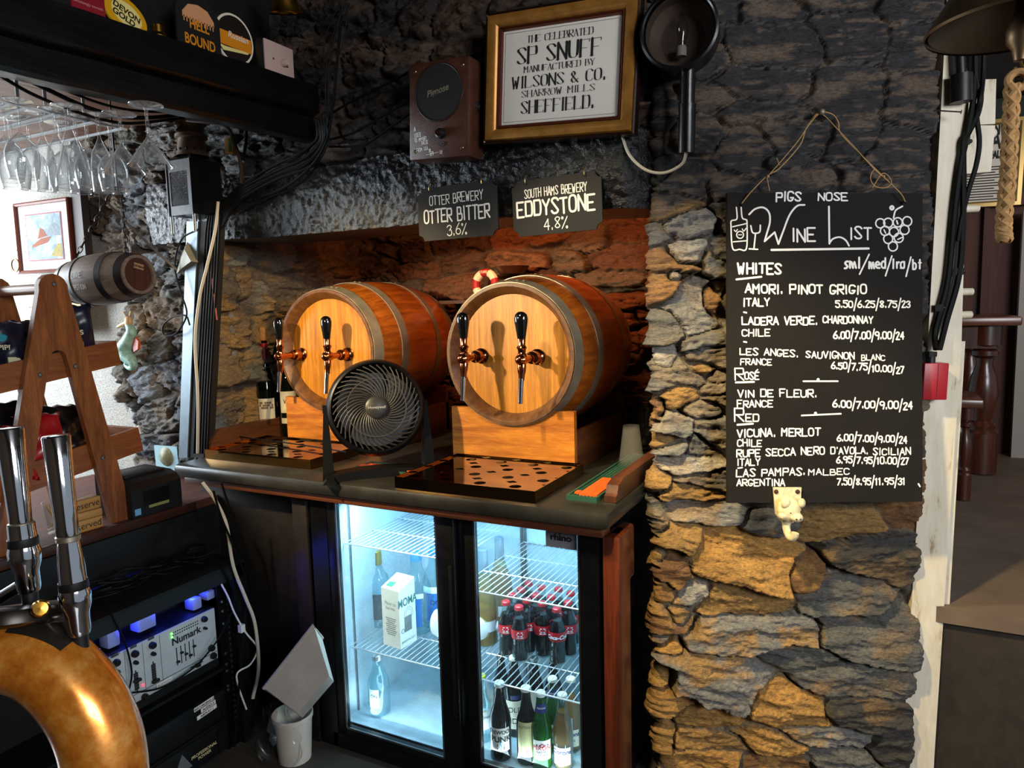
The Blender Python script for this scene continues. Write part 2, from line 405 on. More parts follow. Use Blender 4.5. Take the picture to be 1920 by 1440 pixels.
def stone_wall(name, S, Z, path, seeds, mortar, seed=1, depth=.022, amp=1.0, paint=None, warp=1.0, plaster=None, mort_h=0.0, ochre=None, right_edge=None, gap=.008, layer=1.0):
    s, z = np.meshgrid(S, Z, indexing='ij'); sh = s.shape; s = s.ravel(); z = z.ravel()
    ws = s+.030*warp*(fbm(s*7, z*7, seed+50)-.5)+.012*warp*(fbm(s*30, z*30, seed+70, 3)-.5)
    wz = z+.028*warp*(fbm(s*6+5, z*8, seed+60)-.5)+.012*warp*(fbm(s*26, z*30, seed+80, 3)-.5)
    N = len(s); d1 = np.full(N, 9.); d2 = np.full(N, 9.); idx = np.zeros(N, int); la = np.zeros(N); lb = np.zeros(N)
    for i, q in enumerate(seeds):
        m = np.nonzero((np.abs(ws-q[0]) < 2.2*max(q[2], q[3])+.03) & (np.abs(wz-q[1]) < 2.2*max(q[2], q[3])+.03))[0]
        if not len(m): continue
        a, b = ws[m]-q[0], wz[m]-q[1]; ca, sa = math.cos(q[4]), math.sin(q[4])
        u, v = a*ca+b*sa, -a*sa+b*ca
        d = ((np.abs(u)/q[2])**2.8+(np.abs(v)/q[3])**2.8)**(1/2.8)
        k = d < d1[m]
        d2[m] = np.where(k, d1[m], np.minimum(d2[m], d)); mk = m[k]
        d1[mk] = d[k]; idx[mk] = i; la[mk] = u[k]; lb[mk] = v[k]
    Q = np.array([(q[2], q[3], q[5], q[6], q[7], q[9]) for q in seeds]); CO = np.array([lin(q[8])[:3] for q in seeds])
    rmin = np.minimum(Q[idx, 0], Q[idx, 1])
    e = np.minimum(sstep(0, 1, (d2-d1)*rmin/gap), sstep(1.28, .98, d1))
    tex = fbm(la*14+idx*3.7, lb*75, seed, 4, .6)
    step = fbm(la*6+idx*1.9, lb*26+idx, seed+9, 3)*6; fr = step-np.floor(step); step = (np.floor(step)+sstep(.75, 1, fr))/6
    lump = fbm(s*16, z*20, seed+21, 4)
    pm = None
    if paint is not None: pm, pc, pg = paint(s, z, tex, None, None)
    mort_h = mort_h-(.045 if pm is None else .045-.038*pm)*sstep(.47, .62, fbm(s*6, z*8, seed+17, 3)); fine = fbm(la*30+idx, lb*190, seed+3, 3)
    flat = 1 if pm is None else 1-.5*pm
    h = mort_h+e*(depth-mort_h+flat*(Q[idx, 2]+Q[idx, 3]*la+Q[idx, 4]*lb)-.006*np.minimum(d1, 1.2)**4)
    h = h+amp*(e*(.018*layer*(tex-.5)+.036*layer*(step-.5)+.008*layer*(fine-.5))+.012*(lump-.5)+(1-e)*.006*(fbm(s*60, z*60, seed+31, 2)-.5))
    vary = .62+.76*fbm(la*11+idx*5, lb*40, seed+41, 4)
    col = CO[idx]*vary[:, None]
    if ochre is not None:
        oc = ochre(s, z)*sstep(.48, .66, fbm(s*9+3, z*13, seed+91, 5))
        col = col*(1-oc[:, None])+np.array(lin('a07a40')[:3])*(.6+.8*tex)[:, None]*oc[:, None]
    mo = np.array(lin(mortar)[:3])*(.5+.8*fbm(s*40, z*40, seed+99, 3))[:, None]
    col = mo*(1-e[:, None])+col*e[:, None]
    gls = np.full(N, .12)+.25*Q[idx, 5]*e
    if pm is not None:
        col = col*(1-pm[:, None])+pc*pm[:, None]; gls = gls*(1-pm)+pg*pm
    if plaster is not None:
        pl = plaster(s, z); pcol = np.array(lin('b9b5ad')[:3])*(.88+.2*fbm(s*5, z*5, 5, 4))[:, None]
        col = col*(1-pl[:, None])+pcol*pl[:, None]; h = h*(1-pl)+pl*(.012+.006*fbm(s*6, z*6, 8)); gls = gls*(1-pl)+.1*pl
    if right_edge: h = h*sstep(right_edge+.012, right_edge-.05, s)
    P, Nn = path(s, z); P = P+Nn*h[:, None]
    a, b = sh; I = np.arange(a*b).reshape(a, b)
    F = np.stack([I[:-1, :-1], I[1:, :-1], I[1:, 1:], I[:-1, 1:]], -1).reshape(-1, 4)
    me = bpy.data.meshes.new(name); me.vertices.add(N); me.vertices.foreach_set('co', P.astype(np.float32).ravel())
    me.loops.add(F.size); me.loops.foreach_set('vertex_index', F.astype(np.int32).ravel())
    me.polygons.add(len(F)); me.polygons.foreach_set('loop_start', np.arange(0, F.size, 4, dtype=np.int32))
    me.update(calc_edges=True); me.polygons.foreach_set('use_smooth', np.ones(len(F), bool))
    at_ = me.color_attributes.new('Col', 'FLOAT_COLOR', 'POINT')
    at_.data.foreach_set('color', np.concatenate([np.clip(col, 0, 1), gls[:, None]], 1).astype(np.float32).ravel())
    me.materials.append(STONE); o = bpy.data.objects.new(name, me); C.objects.link(o); o['kind'] = 'structure'; return o
def path_of(pts, s_at0, side=1, r=.03):  # an upright wall along a plan polyline; s runs along it
    P = [np.array(p, float) for p in pts]; q = []
    for i, p in enumerate(P):  # round the corners
        if 0 < i < len(P)-1:
            a = p+(P[i-1]-p)/np.linalg.norm(P[i-1]-p)*r; b = p+(P[i+1]-p)/np.linalg.norm(P[i+1]-p)*r
            q += [a*(1-t)**2+2*p*t*(1-t)+b*t*t for t in (0, .25, .5, .75, 1)]
        else: q.append(p)
    q = np.array(q); L = np.concatenate([[0], np.cumsum(np.linalg.norm(np.diff(q, axis=0), axis=1))])-s_at0
    def f(s, z):
        x = np.interp(s, L, q[:, 0]); y = np.interp(s, L, q[:, 1])
        e = .012; dx = np.interp(s+e, L, q[:, 0])-np.interp(s-e, L, q[:, 0]); dy = np.interp(s+e, L, q[:, 1])-np.interp(s-e, L, q[:, 1])
        n = np.stack([dy, -dx, 0*dx], 1)*side; n /= np.maximum(np.linalg.norm(n, axis=1), 1e-9)[:, None]
        return np.stack([x, y, z], 1), n
    f.L = L; return f
t = NT('stone_face'); STONE = t.m
at_ = t.n('ShaderNodeAttribute'); at_.attribute_name = 'Col'
vec = t.coord((1, 1, 2.6)); f1 = t.noise(vec, 85, 6, .7); f2 = t.noise(vec, 22, 4, .6)
mx = t.n('ShaderNodeMix', data_type='RGBA', blend_type='MULTIPLY'); mx.inputs[0].default_value = 1
t.l(at_.outputs['Color'], mx.inputs[6]); t.l(t.ramp(f1, [(.28, (.38, .38, .38, 1)), (.70, (1.55, 1.55, 1.55, 1))]), mx.inputs[7]); t.l(mx.outputs[2], t.b.inputs['Base Color'])
mr = t.n('ShaderNodeMapRange'); mr.inputs[3].default_value = .88; mr.inputs[4].default_value = .22; t.l(at_.outputs['Alpha'], mr.inputs[0]); t.l(mr.outputs[0], t.b.inputs['Roughness'])
ad = t.n('ShaderNodeMath', operation='ADD'); t.l(f1, ad.inputs[0]); t.l(f2, ad.inputs[1]); t.bump(ad.outputs[0], 1.0, .0055)
DA = np.array([math.cos(_a), math.sin(_a), 0]); P0 = np.array([-.57, 2.05, 0]); NP = np.array([math.sin(_a), -math.cos(_a), 0])
def onPillar(x, y, out=0.0): return onP(x, y, P0+NP*out, -NP)
def sz(x, y): p = onPillar(x, y); return float((p-P0)@DA), float(p[2])
# pillar: front face turned towards the bar, left return into the alcove
end = P0+DA*.80
pil_path = path_of([(-.615, 2.97), (-.575, 2.055), tuple(end[:2]), tuple((end-NP*.35)[:2])], 0, 1, .035)
s0 = float(np.linalg.norm(np.array([-.615, 2.97])-np.array([-.575, 2.055])))
_pp = lambda s, z: pil_path(s+s0, z)
G1, G2, G3, O1, O2, O3, K1, K2 = '74736f', '5a5955', '8a8780', '8a6a3a', 'a67b3c', '6e4c2c', '2a2a2c', '3a3733'
trace = [(1300, 412, 70, 30, 0, G1), (1268, 482, 46, 32, -8, G3), (1345, 500, 50, 30, 20, G2), (1345, 560, 34, 42, 0, G2), (1285, 568, 58, 56, 4, G1), (1250, 520, 30, 22, 0, G3), (1320, 642, 66, 17, -3, G2), (1238, 672, 24, 36, 0, G3),
 (1310, 688, 50, 20, 0, O1), (1345, 700, 40, 16, -5, G2), (1335, 728, 44, 17, -6, G2), (1268, 742, 42, 34, 0, O1), (1305, 770, 50, 26, 8, G2), (1262, 815, 42, 50, 0, G1), (1320, 820, 50, 50, 0, G2), (1290, 868, 76, 30, 3, G3), (1292, 918, 78, 26, 2, O1), (1305, 958, 84, 26, 3, G1),
 (1262, 1010, 42, 36, 20, O1), (1252, 1065, 36, 50, 0, O3), (1390, 1060, 110, 62, 14, O2), (1370, 1120, 120, 40, 8, O1), (1290, 1115, 56, 28, -20, G3), (1258, 1158, 30, 28, 0, G2), (1500, 1075, 50, 36, 12, O3), (1400, 1185, 170, 42, 3, G1), (1250, 1205, 26, 22, 0, O2),
 (1570, 1110, 90, 60, 4, G2), (1620, 1040, 95, 60, 0, K2), (1610, 1190, 110, 60, 6, G2), (1500, 1230, 100, 32, 14, G2), (1330, 1272, 108, 52, 14, G1), (1590, 1270, 110, 42, 8, G2), (1475, 1322, 100, 40, 14, O2), (1600, 1330, 90, 34, 6, K2), (1300, 1335, 86, 27, 12, O2), (1310, 1385, 84, 20, 5, O1),
 (1430, 1385, 80, 24, 12, O2), (1540, 1378, 100, 22, 6, G1), (1300, 1425, 90, 22, 2, O2), (1440, 1430, 80, 22, 2, O3), (1580, 1425, 90, 26, 4, G2), (1660, 1400, 50, 40, 0, K2), (1560, 985, 120, 34, 3, O1), (1440, 980, 60, 26, 0, G2), (1680, 960, 50, 40, 0, O3),
 (1440, 90, 130, 46, 6, K1), (1580, 70, 90, 60, -5, K2), (1420, 160, 120, 30, 3, K2), (1570, 175, 90, 52, 0, K1), (1420, 215, 120, 20, 0, K2), (1300, 250, 46, 34, 0, G2), (1390, 290, 60, 40, 0, K1), (1490, 255, 80, 34, 4, K1), (1450, 300, 66, 18, 0, O3), (1500, 335, 90, 22, 0, K2), (1590, 255, 60, 46, 0, K1), (1660, 285, 66, 55, 4, K1), (1690, 190, 66, 60, 0, K1), (1690, 90, 60, 60, 0, K2), (1690, 20, 90, 34, 0, K1), (1560, 8, 90, 24, 0, K2), (1430, 25, 80, 28, 6, K1), (1330, 20, 60, 40, 0, K1), (1310, 110, 50, 46, 0, K2), (1310, 190, 54, 30, 0, K1), (1280, 340, 70, 34, 0, K1), (1350, 345, 50, 28, 0, K1), (1600, 330, 60, 26, 0, K2), (1690, 350, 70, 26, 0, K1)]
rd = random.Random(5); seeds = []
for (x, y, rx, ry, an, c) in trace:
    s_, z_ = sz(x, y); seeds.append((s_, z_, rx/643*1.03, ry/643*1.05, R_(-an), rd.uniform(-.006, .022), rd.uniform(-.10, .10), rd.uniform(-.35, .10), c, rd.random()))
seeds[32-1] = seeds[31][:5]+(.035, -.12, -.25)+seeds[31][8:]
seeds += [q for q in courses(.18, .9, .90, 1.78, (.10, .16), (.18, .3), [G2, K2, O3], 11)]
seeds += [q for q in courses(-.95, -.03, -.1, 2.8, (.07, .15), (.12, .28), [O1, O3, G2], 12)]
seeds += [q for q in courses(0, .9, 2.33, 2.9, (.08, .14), (.15, .3), [K1, K2], 13)]
KP = np.array(lin('2b2b2d')[:3])
def pil_paint(s, z, tex, e, h):
    edge = 1.76+.10*(fbm(s*5, z*5, 3)-.5)-.28*sstep(.60, .72, s)+.03*np.sin(s*14)
    m = sstep(-.03, .03, z-edge)
    worn = np.maximum(sstep(.52, .68, fbm(s*7, z*26, 77, 5))*.8, .75*sstep(.60, .72, fbm(s*16+2*z, z*85, 78, 4)))
    sm = sstep(.30, .16, s)*sstep(1.78, 1.84, z)*sstep(2.03, 1.98, z)
    pc = KP*(.5+1.1*tex)[:, None]*(1-worn[:, None])+np.array(lin('6d5c4c')[:3])*worn[:, None]
    return m, pc, .45+.35*(1-worn)*fbm(s*9, z*9, 21)
stone_wall('wall_pillar', np.concatenate([np.arange(-.90, 0, .010), np.arange(0, .815, .0042), np.arange(.82, 1.1, .03)]), np.arange(-.06, 2.72, .0045), _pp, seeds, '6f6656', 3, .018, 1.0, pil_paint, 1.1, right_edge=.80,
           ochre=lambda s, z: .22+.6*sstep(1.1, .5, z)*sstep(.75, .3, s), mort_h=-.004)
# wall over the fireplace opening, painted black and worn through
upw = path_of([(-2.75, 2.085), (-.54, 2.085)], 2.75, 1)
def up_paint(s, z, tex, e, h):
    worn = sstep(.50, .68, fbm(s*5, z*15, 33, 5))
    pc = np.array(lin('1a1918')[:3])*(.5+1.1*tex)[:, None]*(1-worn[:, None])+np.array(lin('4c3a2b')[:3])*(.6+.8*tex)[:, None]*worn[:, None]
    return np.full(len(s), .92), pc, .35+.3*(1-worn)
stone_wall('wall_above_lintel', np.arange(-2.75, -.545, .0065), np.arange(1.97, 2.72, .0055), lambda s, z: upw(s, z), courses(-2.8, -.5, 1.95, 2.75, (.05, .12), (.13, .36), [K1, K2, O3, '5a4634'], 21, (-.01, .025)), '5a5046', 6, .016, 1.6, up_paint, 1.5, mort_h=-.012)
# alcove: left jamb and back
alc = path_of([(-2.50, 2.02), (-2.44, 2.06), (-2.40, 2.97), (-.56, 2.97)], 0, 1, .05)
BR = ['54392a', '6a4630', '453226', '6f4c34', '574a3e']
sd = courses(-.1, 1.02, .8, 2.4, (.10, .2), (.16, .34), ['7a6448', '8a6f4a', '5f5546', '6e6a60'], 31, (-.02, .03), 12)+courses(1.04, 3.0, .8, 2.5, (.06, .11), (.16, .42), BR, 32, (-.01, .03))
stone_wall('wall_alcove', np.arange(0, 2.83, .007), np.arange(.84, 2.32, .0055), alc, sd, '5f5145', 8, .022, 1.9, None, 1.6, mort_h=-.012, ochre=lambda s, z: .65*sstep(1.1, .9, s))
MORT = plain('lime_mortar', '6b6154', .95, vary=.3, vscale=14, bump=.4)
mb = MB(); mb.b2((-2.46, 2.32, 2.30), (-.54, 3.1, 2.34)); struct('ceiling_alcove', mb, MORT)
# left wall: stones running out into lime plaster by the window
lw_ = path_of([(-4.9, 2.085), (-2.46, 2.085), (-2.46, 2.4)], 4.9, 1, .02)
BL = ['5e646c', '6d737a', '4d5258', '5c5a55', '5f4f3c', '44464a']
def plas(s, z):
    b = -3.04+.07*np.sin(z*9.0)+.22*(fbm(z*7, z*0+3.3, 12, 4)-.5)-.22*sstep(1.78, 2.0, z)+.10*(fbm(s*14, z*14, 44)-.5)
    return sstep(.012, -.012, s-b)
sd = courses(-3.7, -2.4, .7, 1.62, (.10, .20), (.13, .30), BL, 41, (0, .03), 18)+courses(-3.7, -2.4, 1.62, 2.7, (.05, .12), (.10, .26), ['4a4642', '55504a', '3c3d40', '5a4c3e', '606468'], 43, (-.01, .03), 16)
stone_wall('wall_left', np.concatenate([np.arange(-4.9, -3.3, .05), np.arange(-3.3, -2.40, .0055)]), np.arange(.70, 2.6, .006), lambda s, z: lw_(s, z), sd, '75695a', 15, .02, 1.8, None, 1.6, plaster=plas, mort_h=-.006, ochre=lambda s, z: .25+0*s)
# lintel: one long painted slab
def lint(mb_seed=4):
    sx = np.arange(-2.72, -.55, .0055); tp = np.concatenate([np.arange(0, .26, .02), np.arange(.26, .50, .0052)])
    s, tt = np.meshgrid(sx, tp, indexing='ij'); sh = s.shape; s = s.ravel(); tt = tt.ravel()
    zb = 1.782+.015*(fbm(s*2, s*0, 5)-.5)-.012*(s+1.6); top = .235+.03*(fbm(s*3, s*0+2, 9)-.5)
    f = np.clip((tt-.26)/.24, 0, 1)
    y = np.where(tt < .26, 2.30-tt, 2.025); z = np.where(tt < .26, zb, zb+f*top)
    nz = fbm(s*45, tt*45, 3, 4)-.5; big = fbm(s*6, tt*7, 14, 3)-.5
    y = y-.012*nz-.007*(fbm(s*110, tt*90, 31, 2)-.5)-.02*big-.02*np.sin(f*PI)+.10*sstep(-.66, -.55, s); z = z+np.where(tt < .26, .006*nz, 0)
    mb = MB(); a, b = sh; I = np.arange(a*b).reshape(a, b)
    mb.v = [tuple(q) for q in np.stack([s, y, z], 1)]; mb.f = [tuple(q) for q in np.stack([I[:-1, :-1], I[1:, :-1], I[1:, 1:], I[:-1, 1:]], -1).reshape(-1, 4)]
    # top ledge and end
    return mb
t = NT('black_bitumen_paint'); vec = t.coord((1, 1, 1)); f = t.noise(vec, 75, 4, .7); g = t.noise(vec, 5, 4)
t.l(t.ramp(g, [(.3, lin('0c0d0e')), (.55, lin('131416')), (.75, lin('222120'))]), t.b.inputs['Base Color']); t.set(Roughness=.22, Specular_IOR_Level=.4)
t.bump(f, .9, .006); LINT = t.m
struct('lintel', lint(), LINT, angle=60)
mb = MB(); mb.b2((-2.74, 2.06, 1.80), (-.66, 2.32, 2.0)); struct('lintel_core', mb, LINT)
# floors, ceilings and the parts of the house behind
FLOORM = plain('dark_stone_floor', '3a332b', .7, vary=.35, vscale=6, bump=.3)
mb = MB(); mb.b2((-5, -2.3, -.14), (2.9, 3.2, -.04)); struct('floor', mb, FLOORM)
CEILW = wood('ceiling_boards', '4a2a1a', '7d5138', 'y', 4, .5, .1)
mb = MB()
for i in range(14): mb.b2((-5+i*.215, .2, 2.30), (-5+i*.215+.211, 2.2, 2.33))
struct('ceiling', mb, CEILW)
mb = MB(); mb.b2((-2.0, -2.2, 2.72), (2.9, 3.0, 2.80)); struct('ceiling_main', mb, plain('smoked_ceiling', '2a241e', .8, vary=.3))
mb = MB(); mb.b2((-4.95, 2.13, -.04), (-2.45, 2.2, .72)); struct('wall_left_base', mb, MORT)
mb = MB(); mb.b2((-4.95, -2.3, -.04), (2.9, -2.2, 2.8)); struct('wall_back', mb, plain('smoky_plaster', '5c4d3f', .8, vary=.25, vscale=3))
# beam over the back bar
BEAMK = plain('beam_black_paint', '080808', .3, vary=.5, vscale=7, bump=.5, bscale=26, stretch=(3, .6, 3))
prof = [(0, .19), (0, .10), (-.006, .095), (-.018, .09), (-.03, .082), (-.03, .072), (-.012, .066), (-.012, .010), (-.022, 0), (-.075, 0), (-.085, .008), (-.085, .07), (-.19, .07), (-.19, .19)]
mb = MB()
def beamp(y): return (-1.79+.02*(y-1.9), 2.075+.030*(y-1.0))
rows = []
for k in range(24):
    y = .30+1.74*k/23; bx, bz = beamp(y); rows.append([(bx+px, y, bz+pz+.0012*math.sin(k*1.7+px*40)) for px, pz in prof])
n = len(prof)
mb.add([p for r in rows for p in r], [(i*n+k, i*n+(k+1) % n, (i+1)*n+(k+1) % n, (i+1)*n+k) for i in range(23) for k in range(n)]+[tuple(range(n)), tuple(23*n+k for k in range(n))])
struct('beam', mb, BEAMK, angle=40)
mb = MB(); mb.b2((-2.06, .30, 2.16), (-2.0, 2.04, 2.75)); struct('wall_over_beam', mb, plain('black_board', '090909', .6, vary=.3))
# doorway post, threshold and the room behind
POSTW = NT('aged_white_gloss'); vec = POSTW.coord((4, 4, 1)); f = POSTW.noise(vec, 5, 8, .7)
POSTW.l(POSTW.ramp(f, [(.30, lin('8a6f45')), (.42, lin('d9ceb4')), (.7, lin('ebe4d2'))]), POSTW.b.inputs['Base Color']); POSTW.set(Roughness=.5); POSTW.bump(f, .3, .002); POSTW = POSTW.m
def slab_px(mb, pts, out, thick):
    a = [onPillar(x, y, out) for x, y in pts]; b = [p-NP*thick for p in a]; mb.hexa(a, b)
mb = MB(); slab_px(mb, [(1688, 1478), (1748, 1478), (1803, 640), (1740, 640)], .0, .09); slab_px(mb, [(1740, 640), (1803, 640), (1822, -40), (1778, -40)], .0, .09)
slab_px(mb, [(1748, 1478), (1760, 1478), (1810, 640), (1803, 640)], -.012, .09)
struct('trim_1', mb, POSTW)
mb = MB(); slab_px(mb, [(1668, 1478), (1692, 1478), (1745, 600), (1735, 600)], -.03, .10); struct('gap_shade_strip', mb, BLACK)  # black slab stands in for the shade in the gap beside the pillar
RB = wood('far_room_boards', '3a2a20', '6d5a4c', 'x', 3, .5, .1)
mb = MB(); mb.b2((.10, 2.46, -.04), (2.2, 2.52, .54)); struct('trim_3', mb, plain('dark_riser', '2a221b', .7, vary=.3))
mb = MB()
for i in range(13): mb.b2((.0, 2.44+i*.22, .50), (2.6, 2.44+i*.22+.216, .55))
struct('floor_far_room', mb, plain('far_floor', '66574a', .6, vary=.25, vscale=5))
PANEL = wood('panelling', '2c140b', '5a2c18', 'z', 4, .65, 0)
mb = MB(); mb.b2((-.1, 5.02, .55), (2.6, 5.05, 2.06)); mb.b2((-.1, 4.96, 1.99), (2.6, 5.0, 2.06))
for x in (.30, .55, .80, 1.05, 1.3): mb.b2((x, 4.975, .55), (x+.025, 5.0, 2.0))
struct('wall_panelled', mb, PANEL)
mb = MB(); mb.b2((-.1, 5.02, 2.06), (2.6, 5.1, 3.4)); struct('wall_far', mb, plain('dark_green_wall', '10201a', .7))
mb = MB(); mb.b2((.0, 2.9, 2.60), (2.6, 5.1, 2.7)); struct('ceiling_far_room', mb, plain('dark_ceiling', '15120f', .8))
# ------------------------------------------------------------------ back bar counter
DARKW = wood('dark_stained_oak', '1c0f0a', '4a2616', 'x', 5, .4, .3)
DARKWZ = wood('red_stained_post', '2a0f07', '6a2c12', 'z', 5, .4, .3)
SLATEC = plain('dark_counter_top', '252420', .34, vary=.35, vscale=9, bump=.15, bscale=30)
RAILW = wood('counter_rail_wood', '3c2012', '7a4a2a', 'y', 5, .45, .2)
ct = thing('bar_counter', 'dark polished back bar counter with wooden edge under the stone alcove', 'counter', (-1.47, 1.75, -.04))
MB().box((-1.475, 2.352, .918), (1.715, 1.215, .05), bev=.016).build('worktop', SLATEC, ct, True)
MB().b2((-2.30, 1.765, .866), (-.64, 1.83, .893), bev=.006).build('edge_moulding', wood('edge_moulding_wood', '2c150b', '6b3a20', 'x', 5, .4, .3), ct, True)
mb = MB(); mb.b2((-.655, 1.80, -.04), (-.605, 1.90, .86), bev=.006); mb.b2((-.655, 1.83, .70), (-.61, 1.96, .86), bev=.012)
mb.build('post', DARKWZ, ct, True, label='red brown wooden counter post')
mb = MB(); mb.b2((-2.31, 1.85, -.04), (-1.78, 1.875, .868)); mb.build('back_panel', plain('dark_cupboard_panel', '120b08', .6, vary=.4), ct, True)
mb = MB(); mb.b2((-1.80, 1.80, -.04), (-1.735, 1.86, .866), bev=.004); mb.build('post', plain('black_stained_post', '140c09', .5, vary=.4), ct, True)
def rail(x0, x1, y0, y1, hi, lo):  # upstand with a scooped front end
    poly = [(y0, lo), (y0, lo+.018), (y0+.012, lo+.022), (y0+.022, lo+.045), (y0+.05, hi-.006), (y0+.07, hi), (y1, hi), (y1, lo)]
    mb = MB(); mb.add([(x0, a, b) for a, b in poly]+[(x1, a, b) for a, b in poly], [tuple(range(8)), tuple(range(15, 7, -1))]+[(i, (i+1) % 8, 8+(i+1) % 8, 8+i) for i in range(8)]); return mb
rail(-2.40, -2.36, 1.93, 2.9, 1.03, .944).build('end_rail', RAILW, ct, True)
rail(-.665, -.63, 1.85, 2.9, 1.0, .944).build('end_rail', wood('right_rail_wood', '2c150c', '5f3620', 'y', 5, .45, .2), ct, True)
# ------------------------------------------------------------------ barrels with taps
STAVE = wood('varnished_oak_staves', '6b3008', 'b8661c', 'y', 8, .34, .35, 14, .12)
HEAD = wood('varnished_oak_head', '80490c', 'cb8a2a', 'z', 10, .45, .08, 26, .15)
RIMW = wood('barrel_rim_wood', '3a2210', '744a22', 'y', 5, .5, .05)
HOOP = plain('dull_steel_hoop', '8f8774', .38, .45, vary=.3, vscale=14)
HANDK = plain('glossy_black_handle', '060607', .12, coat=.6)
def barrel(loc, label):
    b = thing('beer_barrel', label, 'barrel', loc, 'tapped barrels on wooden cradles')
    L, r0, rb = .60, .240, .276
    R = lambda y: r0+(rb-r0)*(1-((y-L/2)/(L/2))**2)
    A = RX(-90)  # lathe axis along the depth
    n = 22; ys = [L*i/n for i in range(n+1)]
    MB().lathe([(r0-.002, .0)]+[(R(y), y) for y in ys]+[(.05, L)], 64, A).build('staves', STAVE, b)
    MB().lathe([(r0+.001, -.001), (r0-.010, -.001), (r0-.014, .002), (.203, .042), (.203, .050), (r0+.001, .03)], 64, A, closed=True).build('rim', RIMW, b)
    MB().lathe([(0, .040), (.206, .040), (.206, .048), (0, .048)], 64, A).build('head', HEAD, b)
    for y0, y1 in ((.004, .050), (.150, .190), (.395, .430), (.555, .597)):
        MB().lathe([(R(y0)+.001, y0), (R(y0)+.0035, y0), (R(y1)+.0035, y1), (R(y1)+.001, y1)], 72, A, closed=True).build('hoop', HOOP, b)
    mb = MB()
    for y0 in (.027, .170, .412): mb.ball((.03, y0, R(y0)+.003), (.006, .006, .003)); mb.ball((.055, y0, R(y0)+.0), (.006, .006, .003))
    mb.build('rivets', HOOP, b)
    return b
def barrel_taps(b, spots):
    for x, z in spots:
        M = T(x, .04, z) @ Matrix.Diagonal((1.22, 1.0, 1.12, 1))
        mb = MB()
        mb.lathe([(.0, 0), (.024, 0), (.024, .005), (.017, .009), (.013, .016), (.0125, .030), (.019, .034), (.019, .046), (.0125, .05), (.012, .062), (.0, .062)], 20, M @ RX(90))
        mb.lathe([(0, .058), (.010, .058), (.011, .100), (.015, .104), (.015, .134), (.010, .140), (0, .140)], 20, M @ RX(90))
        mb.ball((0, -.140, 0), (.011, .006, .011), M)
        mb.lathe([(0, -.006), (.0135, -.006), (.0135, .014), (.010, .02), (.012, .030), (.015, .034), (.010, .042), (.0115, .066), (.0, .066)], 18, M @ T(0, -.119, 0))
        mb.lathe([(0, -.010), (.011, -.010), (.0125, -.018), (.0115, -.034), (.009, -.044), (.0085, -.060), (0, -.060)], 18, M @ T(0, -.119, 0) @ RX(-8))
        tp = mb.build('tap', COPPER, b)
        MB().lathe([(0, .060), (.0115, .060), (.0135, .075), (.0180, .105), (.0190, .118), (.016, .130), (.009, .136), (0, .138)], 22, M @ T(0, -.119, 0)).build('tap_handle', HANDK, tp)
        MB().lathe([(.0065, -.056), (.0075, -.056), (.0065, -.128), (.0055, -.128)], 14, M @ T(0, -.119, 0) @ RX(-10), closed=True).build('spout', CHROME, tp)
BL_, BRI = (-1.945, 2.175, 1.342), (-1.10, 2.125, 1.335)
b1 = barrel(BL_, 'left oak barrel with two taps, half hidden behind the black fan')
b2 = barrel(BRI, 'right oak barrel with two taps standing beside the stone pillar')
def tapspot(b, px): return [(float(onY(x, y, b[1]+.04)[0]-b[0]), float(onY(x, y, b[1]+.04)[2]-b[2])) for x, y in px]
barrel_taps(b1, tapspot(BL_, [(566, 664), (653, 664)])); barrel_taps(b2, tapspot(BRI, [(903, 667), (1008, 669)]))
CRADF = wood('cradle_board', '7c3c0e', 'd0862c', 'x', 9, .4, .3, 10)
CRADS = wood('cradle_side', '2a140a', '6a3818', 'y', 4, .45, .2)
def cradle(loc, bc, label):
    c = thing('barrel_cradle', label, 'barrel stand', loc, 'wooden barrel cradles')
    cx = bc[0]-loc[0]; cz = bc[2]-loc[2]; h = .205; r = .247
    def board(name, y, hh, m):
        poly = [(-.235, 0), (.235, 0), (.235, hh)]
        a0 = math.acos(min(1, max(-1, (hh-cz)/r)))
        for k in range(17):
            a = a0-2*a0*k/16; poly.append((cx+r*math.sin(a), cz+r*math.cos(a)))
        poly.append((-.235, hh))
        a0 = math.asin(min(1, (cz-hh)/r)); poly = [(-.235, 0), (.235, 0), (.235, hh)]
        xs = math.sqrt(max(0, r*r-(cz-hh)**2))
        for k in range(17):
            x = xs-2*xs*k/16; poly.append((cx+x, cz-math.sqrt(r*r-x*x)))
        poly.append((-.235, hh))
        MB().prism([(p[0], p[1]) for p in poly], -y-.022, -y, RX(90)).build(name, m, c)
    board('front_board', .0, h, CRADF); board('rear_board', .50, h, CRADS)
    for s in (-1, 1):
        MB().b2((s*.235-(.022 if s > 0 else 0), .022, 0), (s*.235+(.022 if s < 0 else 0), .56, .135), bev=.004).build('side_board', CRADS, c)
    return c
cradle((-1.945, 2.185, .943), BL_, 'wooden cradle under the left barrel, partly behind the fan')
cradle((-1.105, 2.14, .943), BRI, 'wooden cradle under the right barrel behind the drip tray')
